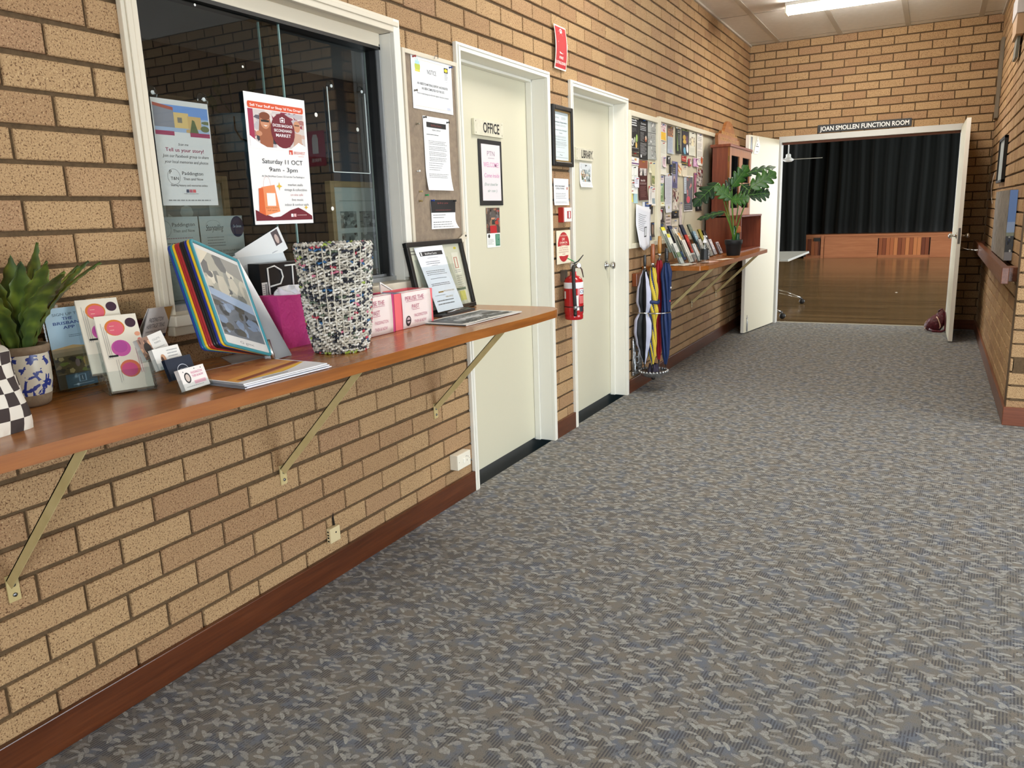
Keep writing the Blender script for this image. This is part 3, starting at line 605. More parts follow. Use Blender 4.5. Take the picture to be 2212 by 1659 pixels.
sheet('flyer','narrow flyer with red chair photo and green panel taped low on the office door','flyer',fr,.148,.21,
 [('n',0,.36,1,1,['#4b3f3a','#201c1c','#8a6a52','#6f6a6c','#a8392f'],4,40),('r',.25,.36,.75,.55,'#b01f24'),('p',[(.2,.75),(.5,.98),(.8,.75)],'#57514d'),('e',.5,.72,.14,.09,'#c98f6e'),('r',.4,.58,.62,.72,'#23302b'),('e',.15,.29,.07,.05,K),('l',.06,.2,.5,5,.03,'#888888'),('r',.62,.03,.96,.33,'#3f7a5f'),('l',.66,.29,.92,7,.035,'#9cc0ae')],'#e9e9e4')
# --- between the doors
fr=Fr((.012,4.222,2.188),warp=lambda u,v:(0,0,.012*math.sin(v/.236*3.1)))
sheet('fire_extinguisher_sign','red and white FIRE EXTINGUISHER sign high on the brick between office and library doors','sign',fr,.16,.236,
 [('r',.05,.035,.95,.965,'#b3262d'),('p',[(.42,.9),(.5,.94),(.62,.92),(.62,.85),(.55,.83),(.66,.78),(.68,.40),(.62,.36),(.36,.36),(.32,.40),(.34,.78),(.45,.83)],'#f0ece4'),('p',[(.30,.86),(.34,.87),(.25,.62),(.22,.60)],'#f0ece4'),('t','FIRE',.5,.24,.06,'#f2ece6','c',.34,.01),('t','EXTINGUISHER',.5,.12,.065,'#f2ece6','c',.84,.01)],'#efe9dc',thick=.002,rough=.2)
t=thing('certificate_frame','black framed pale blue certificate hanging on the brick left of the library door','picture frame',(0,4.15,1.645))
mb=MB(); y0,y1,z0,z1=4.150,4.434,1.645,1.985
for lo,hi in (((.006,y0,z0),(.034,y0+.026,z1)),((.006,y1-.026,z0),(.034,y1,z1)),((.006,y0+.026,z0),(.034,y1-.026,z0+.026)),((.006,y0+.026,z1-.026),(.034,y1-.026,z1))): mb.box(lo,hi,BLACK)
mb.build('frame_moulding',t,bevel=.005)
mb=MB()
for lo,hi in (((.006,y0+.024,z0+.024),(.024,y0+.034,z1-.024)),((.006,y1-.034,z0+.024),(.024,y1-.024,z1-.024)),((.006,y0+.03,z0+.024),(.024,y1-.03,z0+.034)),((.006,y0+.03,z1-.034),(.024,y1-.03,z1-.024))): mb.box(lo,hi,M('#a58a57',.4,.5))
mb.build('gilt_slip',t)
MB().box((.006,y0+.03,z0+.03),(.012,y1-.03,z1-.03),M('#d3dee0',.4)).build('certificate',t)
q=MB(); printed(q,wf(.0122,y0+.034,z0+.034),.216,.272,[('r',.05,.955,.95,.962,'#6f7f84'),('r',.05,.06,.95,.067,'#6f7f84'),('t','BrisWest',.25,.87,.035,'#5f6f74','c',.3,0,.3),('l',.55,.90,.85,3,.02,G1),('t','Certificate of Appreciation',.5,.78,.035,'#41525a','c',.8,.004),('l',.12,.735,.88,2,.02,G1),('t','Briswest Centre Paddington',.5,.62,.03,'#41525a','c',.8),('t','Centre',.5,.56,.03,'#41525a','c',.2),('l',.1,.50,.92,2,.022,G1),('t','Outstanding Community Support',.5,.43,.02,'#41525a','c',.7),('l',.08,.385,.92,4,.024,G1),('l',.18,.27,.82,1,.02,G1),('l',.22,.17,.8,1,.02,G1),('t','P m',.5,.10,.035,'#33444c','c',.14)],.0003); q.build('printing',t)
fr=Fr((.012,4.178,1.421),warp=curl(.212,.154,'b',.004))
sheet('instruction_sheet','small white lift instruction sheet on brick above the red alarm box','notice',fr,.212,.154,
 [('t','INSTRUCTIONS FOR REMOTE',.42,.69,.055,'#333333','c',.66,.01),('t','CONTROL LIFT ON WALL',.42,.60,.055,'#333333','c',.6,.01),('e',.9,.64,.035,.06,'#b5573f'),('l',.12,.43,.85,4,.06,'#999999'),('l',.06,.12,.9,2,.045,'#888888')],'#e4e7ea')
t=thing('fire_alarm_box','red and white manual fire alarm call box on brick above the dry chemical sticker','alarm',(0,4.31,1.32))
MB().box((.0,4.258,1.320),(.036,4.372,1.408),M('#b5302c',.35)).build('back_box',t,bevel=.003)
MB().box((.036,4.262,1.322),(.041,4.370,1.406),M('#e9e6e2',.3)).build('front_plate',t,bevel=.002)
q=MB(); q.box((.041,4.300,1.342),(.0425,4.352,1.385),M('#a01f22',.3)); q.build('break_glass_window',t); q=MB(); q.box((.0425,4.315,1.345),(.0475,4.328,1.382),M('#efeeee',.2)); q.build('handle_bar',t)
fr=wf(.008,4.208,1.073)
sheet('dry_chemical_sign','cream DRY CHEMICAL sign with red oval on brick directly over the extinguisher','sign',fr,.205,.199,
 [('e',.5,.5,.42,.45,'#b52b30'),('r',.02,.24,.98,.53,'#e8dfc6'),('e',.5,.385,.41,.16,'#e8dfc6'),('t','FIRE EXTINGUISHER',.5,.82,.045,'#e9c9b8','c',.56),('t','DRY',.5,.70,.075,'#efe0cf','c',.2,.015),('t','CHEMICAL',.5,.605,.06,'#efe0cf','c',.56,.012),('t','AB (E) CLASS',.5,.545,.035,'#e9c9b8','c',.45),('t','FOR USE ON PAPER',.5,.46,.04,'#a8494a','c',.62),('t','WOOD TEXTILES OIL',.5,.395,.04,'#a8494a','c',.66),('t','LIQUIDS AND ELECTRICAL',.5,.33,.04,'#a8494a','c',.7),('t','FIRES',.5,.27,.035,'#a8494a','c',.2)],'#e9e0c8',thick=.0015,rough=.4)
# extinguisher
cx,cy,zb=.078,4.292,.735
t=thing('fire_extinguisher','red dry chemical fire extinguisher with black hose hung on brick beside the library door','fire extinguisher',(cx,cy,zb))
RED=M('#b01a20',.22,coat=.4)
MB().lathe([(.001,.004),(.050,.0),(.056,.004),(.0565,.025),(.054,.030),(.0575,.036),(.0595,.05),(.0595,.215),(.057,.233),(.049,.25),(.034,.263),(.021,.268),(.021,.29),(.001,.291)],(cx,cy,zb),RED,36).build('cylinder',t)
q=MB(); q.lathe([(.0599,.192),(.0601,.193),(.0601,.226),(.0582,.228)],(cx,cy,zb),M('#e5e6ea',.3),36,closed=True)
def cylpatch(a0,a1,z0,z1,r,mat,qq):
    qq.grid(lambda u,v:(cx+r*math.cos(R(a0+(a1-a0)*u)),cy+r*math.sin(R(a0+(a1-a0)*u)),zb+z0+(z1-z0)*v),8,1,mat,False)
cylpatch(-60,-38,.065,.15,.0601,M('#e5e2dc',.4),q); cylpatch(-28,8,.155,.187,.0601,M('#e8eaee',.4),q); cylpatch(-30,8,.10,.146,.0601,M('#cf6a68',.4),q); cylpatch(-30,0,.05,.078,.0601,M('#2c3338',.4),q); cylpatch(-135,-118,.13,.175,.0601,M('#e3e1de',.4),q); cylpatch(-62,-34,.06,.078,.0602,M('#f2f0ea',.4),q)
fr=Fr((cx+.0606,cy-.016,zb+.160),(0,1,0)); 
vs,fs,tw=glyphs('Chubb',.012)
q.add([(cx+.0605*math.cos(R(-26+u*.022/.0605*57.3)),cy+.0605*math.sin(R(-26+u*.022/.0605*57.3)),zb+.162+v*.018) for u,v in vs],fs,M('#28407a',.4))
q.build('label_band',t)
q=MB(); q.lathe([(.0602,.078),(.0608,.0785),(.0608,.083),(.0602,.0835)],(cx,cy,zb),BLACK,36,closed=True); q.build('retaining_strap',t)
q=MB(); q.lathe([(.013,.288),(.013,.31),(.020,.312),(.020,.325),(.010,.33)],(cx,cy,zb),M('#b9a06a',.3,.9),14); q.box((cx-.012,cy-.02,zb+.31),(cx+.014,cy+.02,zb+.338),CHROME)
q.tube([(cx,cy-.01,zb+.335),(cx+.02,cy+.03,zb+.35),(cx+.035,cy+.075,zb+.385)],[.007,.007,.004],M('#2b2d30',.4,.5),8,flat=.5); q.tube([(cx,cy-.005,zb+.325),(cx+.02,cy+.035,zb+.325),(cx+.03,cy+.06,zb+.30),(cx+.034,cy+.075,zb+.25)],[.008,.007,.006,.004],STEEL,8,flat=.5)
q.lathe([(.016,0),(.016,.012),(.012,.014)],(cx+.025,cy+.015,zb+.325),CHROME,14,(.6,-.5,.1)); q.build('valve_handle',t)
q=MB(); q.tube([(cx-.01,cy-.055,zb+.372),(cx+.005,cy-.03,zb+.360),(cx+.012,cy+.0,zb+.345)],[.008,.006,.002],M('#39b25c',.5),8,flat=.4); q.build('green_seal',t)
q=MB(); q.tube([(cx+.012,cy-.015,zb+.325),(cx+.02,cy-.045,zb+.318),(cx+.03,cy-.068,zb+.28),(cx+.033,cy-.070,zb+.20),(cx+.034,cy-.062,zb+.10),(cx+.035,cy-.060,zb+.085)],[.011]*6,M('#1b1b1d',.5),12); q.lathe([(.011,0),(.0125,.002),(.0125,.022),(.011,.024)],(cx+.035,cy-.060,zb+.066),STEEL,12); q.lathe([(.009,-.04),(.0105,-.03),(.0105,0)],(cx+.035,cy-.060,zb+.066),BLACK,12); q.build('discharge_hose',t)
MB().box((.0,cy-.02,zb+.23),(.03,cy+.02,zb+.30),STEEL).build('wall_bracket',t)
fr=Fr((DX+.001,4.856,1.541),warp=curl(.213,.16,'b',.012))
sheet('photo_sheet','white photo print of a crowd taped under the LIBRARY plaque','photo',fr,.213,.16,[('n',.1,.22,.9,.95,['#9aa6a8','#3a4a5c','#2a2f33','#c9c1b0','#b98a5a','#dfe3e2','#55603e'],9,60),('r',.12,.72,.88,.95,'#cfd4d6'),('l',.12,.12,.85,2,.06,'#aaaaaa')],'#edece8')
# --- power outlet and phone socket
t=thing('light_switch_outlet','white boxed power point low on the brick left of the office door','power point',(0,3.0,.175))
MB().box((0,2.945,.172),(.04,3.066,.247),M('#e3ddcb',.35)).build('mounting_box',t,bevel=.003)
q=MB(); q.box((.04,2.945,.172),(.045,3.066,.247),M('#e9e3d2',.35)); p_=q.build('face_plate',t,bevel=.003)
q=MB(); q.box((.045,2.992,.198),(.049,3.008,.222),M('#f3efe2',.3)); q.build('rocker_switch',t,bevel=.001)
q=MB()
for y,z in ((3.022,.222),(3.036,.222)): q.obox((.0452,y,z),(0,.8,.6) if y<3.03 else (0,.8,-.6),(0,-.6,.8) if y<3.03 else (0,.6,.8),(1,0,0),.008,.0025,.0004,BLACK)
q.box((.0452,3.030,.200),(.0456,3.0325,.208),BLACK); q.build('socket_slots',p_)
q=MB(); q.lathe([(.002,0),(.001,.0006)],(.045,2.96,.21),BLACK,8,(1,0,0)); q.lathe([(.002,0),(.001,.0006)],(.045,3.052,.21),BLACK,8,(1,0,0)); q.build('screw',p_)
t=thing('phone_socket','small cream phone socket on the brick just above the skirting','socket',(0,2.08,.15))
MB().box((.001,2.055,.152),(.022,2.112,.212),M('#d5c49a',.4)).build('socket_body',t,bevel=.003)
q=MB(); q.lathe([(.004,0),(.003,.0006)],(.022,2.087,.19),BLACK,8,(1,0,0))
for z in (.158,.172,.183,.196): q.box((.006,2.0545,z),(.014,2.056,z+.006),BLACK)
q.build('port',t)
q=MB(); q.tube([(.004,2.098,.212),(.0035,2.096,.24),(.0035,2.099,.262)],[.005,.004,.001],M('#1c140d',.9),6); tag(q.build('cable_hole',org=(0,2.098,.212)),'dark cable gap in the mortar above the phone socket','gap')
# --- window stickers, posters on the glass
def suction(p,parent):
    q=MB(); q.lathe([(.022,0),(.021,.002),(.012,.007),(.006,.010),(.007,.016),(.005,.018)],p,ACRYL,20,(1,0,0)); q.lathe([(.006,.006),(.006,.009)],V3(p)+V3((0,0,0)),M('#cfd6d8',.2),12,(1,0,0)); q.build('suction_cup',parent)
gx=-.0625
t=thing('poster_holder','clear acrylic poster holder hung by suction cups on the left window pane','poster holder',(gx+.006,1.535,1.43))
MB().box((gx+.010,1.549,1.425),(gx+.012,1.763,1.755),ACRYL).build('acrylic_sleeve',t)
for y in (1.562,1.747): suction((gx,y,1.757),t)
fr=wf(gx+.006,1.552,1.434)
sheet('poster','grey and maroon Tell us your story poster in the left acrylic window holder','poster',fr,.208,.31,
 [('n',.02,.70,.98,.95,['#8fa3bd','#6f8fc2','#c9a868','#b3925c','#6b6f7a','#59623c','#8d8580'],3,10),('r',.02,.84,.98,.95,'#5f86bf'),('r',.02,.74,.36,.93,'#777a84'),('p',[(.02,.93),(.36,.90),(.36,.93),(.02,.96)],'#9a4a3a'),('r',.36,.74,.62,.885,'#c7aa6c'),('r',.6,.74,.84,.86,'#bb9c63'),('r',.42,.79,.5,.84,'#6f6a5e'),('p',[(.62,.70),(.78,.70),(.72,.82),(.68,.83)],'#4c5a34'),('e',.9,.75,.08,.03,'#565f38'),('r',.02,.665,.34,.705,'#8e2b50'),('r',.62,.665,.98,.705,'#8e2b50'),
  ('t','Scan me',.47,.575,.022,'#333333','c',.18,0,.3),('t','Tell us your story!',.49,.515,.034,'#8e2b50','c',.68,.012),('t','Join our Facebook group to share',.5,.46,.028,'#444444','c',.82,0,.25),('t','your local memories and photos',.5,.405,.028,'#444444','c',.78,0,.25),
  ('o',.24,.275,.11,.075,'#444444',.0008),('t','P',.19,.30,.04,'#333333','c'),('t','T&N',.25,.245,.03,'#333333','c',.14),('t','Paddington',.58,.295,.034,'#3a3a3a','c',.38),('t','Then and Now',.58,.245,.026,'#4a4a4a','c',.36),('t','Sharing history and memories online',.5,.185,.02,'#333333','c',.66),('r',.43,.125,.475,.155,'#2b3550'),('r',.485,.125,.535,.155,'#a8586a'),('r',.545,.125,.6,.155,'#c9565a'),('l',.38,.11,.68,1,.02,G1),('l',.1,.045,.92,1,.03,'#777777')],'#c9cac8',rough=.4)
fr=Fr((gx+.004,1.911,1.368),(-.012,1,0),(.012,0,1))
sun='#c88a68'
sheet('market_poster','white and red secondhand market poster taped on the middle of the office window','poster',fr,.292,.434,
 [('n',.04,.60,.96,.88,['#cfc4c0','#8d2b45','#c9a59a','#5b5560','#d9cfc9','#2f3440','#b9b2b6','#e2d4cc','#a86f6a'],12,60),('r',.04,.62,.12,.88,'#a12a4c'),
  ('p',[(.20,.60),(.40,.60),(.42,.72),(.37,.84),(.22,.84),(.19,.72)],'#9a5a3c'),('e',.30,.79,.075,.052,'#c88a68'),('e',.30,.835,.085,.03,'#7a3e22'),('r',.235,.79,.365,.806,K),('p',[(.27,.766),(.34,.766),(.305,.756)],'#f0e8e2'),('e',.19,.70,.05,.02,sun),
  ('e',.83,.78,.06,.045,'#c9906e'),('p',[(.74,.60),(.9,.60),(.9,.72),(.78,.73)],'#c6a08c'),('r',.79,.785,.87,.795,'#5f4030'),('p',[(.46,.6),(.62,.6),(.60,.68),(.48,.66)],'#ece8e6'),('p',[(.04,.60),(.30,.60),(.16,.635),(.04,.68)],'#f1efee'),('p',[(.70,.60),(.96,.60),(.96,.625),(.84,.655)],'#f1efee'),('p',[(.04,.585),(.96,.585),(.96,.615),(.7,.60),(.5,.60),(.3,.60),(.04,.615)],'#f1efee'),
  ('r',.06,.885,.94,.935,'#d8532c'),('e',.06,.91,.02,.025,'#d8532c'),('e',.94,.91,.02,.025,'#d8532c'),('t',"Sell Your Stuff or Shop 'til You Drop!",.5,.899,.019,'#ffffff','c',.84,.012),
  ('e',.585,.735,.20,.135,'#6e1526'),('r',.545,.80,.625,.835,'#f2ecec'),('r',.555,.803,.615,.831,'#6e1526'),('e',.585,.816,.02,.009,'#f2ecec'),('r',.57,.835,.60,.842,'#f2ecec'),('t','EXCESS BAGGAGE',.585,.765,.021,'#ffffff','c',.33,.012),('t','SECONDHAND',.585,.727,.021,'#ffffff','c',.30,.012),('t','MARKET',.585,.688,.024,'#ffffff','c',.25,.012),
  ('r',.66,.555,.72,.59,'#d04a33'),('r',.675,.555,.69,.575,'#f1efee'),('t','BRISWEST',.84,.56,.022,'#d0614f','c',.2),('t','centre',.86,.54,.012,'#d9a79d','c',.1),
  ('t','Saturday 11 OCT',.54,.475,.036,K,'c',.68),('t','9am - 3pm',.54,.415,.034,K,'c',.48),('t','At The BrisWest Centre 132 Latrobe Tce Paddington',.53,.37,.014,'#4a4a4a','c',.72),
  ('p',[(.02,.115),(.10,.095),(.30,.055),(.42,.06),(.60,.11),(.74,.13),(.86,.10),(.98,.06),(.98,.03),(.02,.03)],'#6e1526'),
  ('p',[(.08,.095),(.18,.07),(.20,.29),(.10,.28)],'#d9632f'),('p',[(.18,.07),(.42,.10),(.36,.31),(.14,.29),(.17,.28)],'#e9905c'),('o',.24,.30,.06,.075,'#c98f80',.0008),('r',.22,.145,.36,.245,'#f2efe9'),('t','Scan to book a',.29,.125,.012,'#8a4a28','c',.2),('t','stall space',.29,.105,.012,'#8a4a28','c',.16),
  ('p',[(.44,.335),(.45,.31),(.49,.30),(.45,.29),(.44,.265),(.43,.29),(.39,.30),(.43,.31)],'#dfb83a'),('t','market stalls',.72,.305,.019,'#666666','c',.26),('t','vintage & collectibles',.72,.265,.019,'#666666','c',.40),('t','on-site cafe',.73,.225,.019,'#c08a8a','c',.22),('t','live music',.74,.185,.019,'#666666','c',.2),('t','indoor & outdoor stalls',.72,.145,.019,'#666666','c',.42),('p',[(.88,.15),(.89,.135),(.92,.13),(.89,.125),(.88,.11),(.87,.125),(.84,.13),(.87,.135)],'#dfb83a'),
  ('r',.60,.055,.64,.08,'#f1efee'),('r',.65,.055,.69,.08,'#e8b9b9'),('l',.71,.065,.88,1,.02,'#caa2a2')],'#f1efee',rough=.45)
t=thing('poster_holder','empty clear acrylic poster holder hung by suction cups on the right window pane','poster holder',(-.09,2.33,1.56))
MB().box((-.084,2.365,1.560),(-.0825,2.590,1.872),ACRYL).build('acrylic_sleeve',t)
q=MB()
for lo,hi in (((-.0845,2.365,1.558),(-.0815,2.590,1.561)),((-.0845,2.363,1.560),(-.0815,2.366,1.872)),((-.0845,2.589,1.560),(-.0815,2.592,1.872))): q.box(lo,hi,M('#c3cfcd',.2))
q.build('sleeve_edge',t)
for y in (2.392,2.575): suction((-.092,y,1.878),t)
# signs standing inside the glass
def inside(lbl,y,z,w,h,els,x=-.118):
    t=thing('information_card',lbl,'card',(x,y,z)); MB().box((x-.004,y-.004,z),(x,y+w+.004,z+h),ACRYL).build('acrylic_stand',t)
    sheet('card_sheet',None,None,wf(x+.0015,y,z+.004),w,h-.008,els,'#cfcfcb',parent=t,rough=.4)
inside('white Paddington Then and Now card behind the glass at the left of the window',1.517,1.137,.205,.268,[('o',.36,.86,.13,.10,'#555555',.0008),('t','Paddington',.72,.885,.045,'#3a3a3a','c',.42),('t','Then and Now',.72,.815,.036,'#444444','c',.40),('l',.36,.74,.92,1,.03,'#9a6a7a'),('l',.30,.68,.95,1,.03,'#555555'),('l',.34,.62,.85,1,.03,'#666666'),('r',.05,.40,.9,.52,'#c0c0bc'),('l',.08,.49,.8,3,.03,'#777777')])
inside('white Storytelling card with dark blue disc behind the glass',1.727,1.137,.182,.268,[('t','Storytelling',.33,.82,.075,'#2e2e30','c',.40,0,.4),('o',.30,.89,.16,.06,'#444444',.0006),('e',.86,.86,.16,.135,'#22264a'),('t','Our Services',.86,.85,.035,'#e8e8ef','c',.2,0,.3),('l',.14,.73,.55,4,.035,'#888888'),('e',.16,.52,.055,.04,'#1c2040'),('t','WRITING, EDITING & PUBLISHING',.58,.55,.022,'#444444','c',.62),('l',.27,.51,.9,2,.028,'#999999'),('t','TRAINING & TEACHING',.5,.40,.022,'#444444','c',.45),('l',.27,.36,.9,3,.03,'#999999')])
def oak(lbl,x,y,z,w,h,pics):
    t=thing('picture_frame',lbl,'picture frame',(x,y,z)); OAK=M('#a88a64',.5); mb=MB(); b=.024
    for lo,hi in (((x-.03,y,z),(x,y+b,z+h)),((x-.03,y+w-b,z),(x,y+w,z+h)),((x-.03,y+b,z),(x,y+w-b,z+b)),((x-.03,y+b,z+h-b),(x,y+w-b,z+h))): mb.box(lo,hi,OAK)
    mb.build('frame_moulding',t,bevel=.002); MB().box((x-.03,y+b,z+b),(x-.012,y+w-b,z+h-b),M('#c6c6be',.7)).build('mount_board',t)
    q=MB(); printed(q,wf(x-.0118,y+b,z+b),w-2*b,h-2*b,pics,.0002); q.build('photographs',t)
ph=['#8c8c86','#5f5f5a','#a8a8a0','#3d3d3a','#bdbdb4','#73736c']
oak('oak frame with four black and white photographs behind the right window pane',-.175,2.445,1.137,.36,.395,
 [('r',.12,.84,.9,.845,'#777770'),('n',.12,.52,.45,.72,ph,1,24),('n',.52,.52,.88,.72,ph,2,24),('n',.12,.22,.45,.46,ph,5,24),('n',.52,.22,.88,.46,ph,6,24)])
oak('light oak picture frame mostly hidden behind the Tell us your story poster',-.20,1.60,1.137,.34,.40,[('n',.2,.2,.8,.8,ph,7,20)])
# --- inside the office
t=thing('plant_pot','pale blue grey hanging pot with a leafy sprig inside the office','plant',(-1.0,2.76,1.70))
PB=M('#7b909b',.6); MB().lathe([(.001,0),(.085,0),(.092,.01),(.105,.10),(.12,.105),(.128,.175),(.120,.175),(.112,.11),(.001,.11)],(-1.0,2.765,1.705),PB,28).build('pot',t)
q=MB(); q.tube([(-.90,2.66,1.86),(-.86,2.62,1.80),(-.87,2.66,1.76),(-.88,2.76,1.745),(-.90,2.86,1.77)],.004,BLACK,6); q.build('cord',t)
q=MB(); LD=M('#22382c',.5)
def leafm(q,a,b,n,w,mat,seg=6,fold=.2,curve=0.0):
    a=V3(a);b=V3(b);n=V3(n).normalized(); d=(b-a); s=d.cross(n).normalized(); L=d.length
    def f(u,v):
        p=a+d*v+n*(math.sin(v*3.14)*curve*L); ww=w*math.sin(min(1,v*1.15+.08)*math.pi)**.8 if v<1 else 0
        x=(u-.5)*2; return p+s*(x*ww)+n*(abs(x)*fold*ww)
    q.grid(f,4,seg,mat,True)
for (dx,dy,dz) in ((.02,-.10,.09),(0,-.02,.18),(.05,.05,.07),(.03,-.14,.02),(.02,.09,.13)):
    b=V3((-1.0+dx,2.76+dy,1.87+dz)); q.tube([(-1.0,2.765,1.86),b],.003,LD,5); leafm(q,b,b+V3((dx*.2,dy*.4,.085)),(1,0,.1),.026,LD)
q.build('sprig',t)
MB().box((-1.24,2.64,.0),(-.84,3.25,1.70),noisy('blue grey timber',[(.3,'#4d5b66'),(.7,'#5a6873')],(20,20,1),1.5,rough=.7)).build('tall_cupboard')
tag(bpy.data.objects['tall_cupboard'],'tall blue grey cupboard inside the office carrying the pale pot','cupboard')
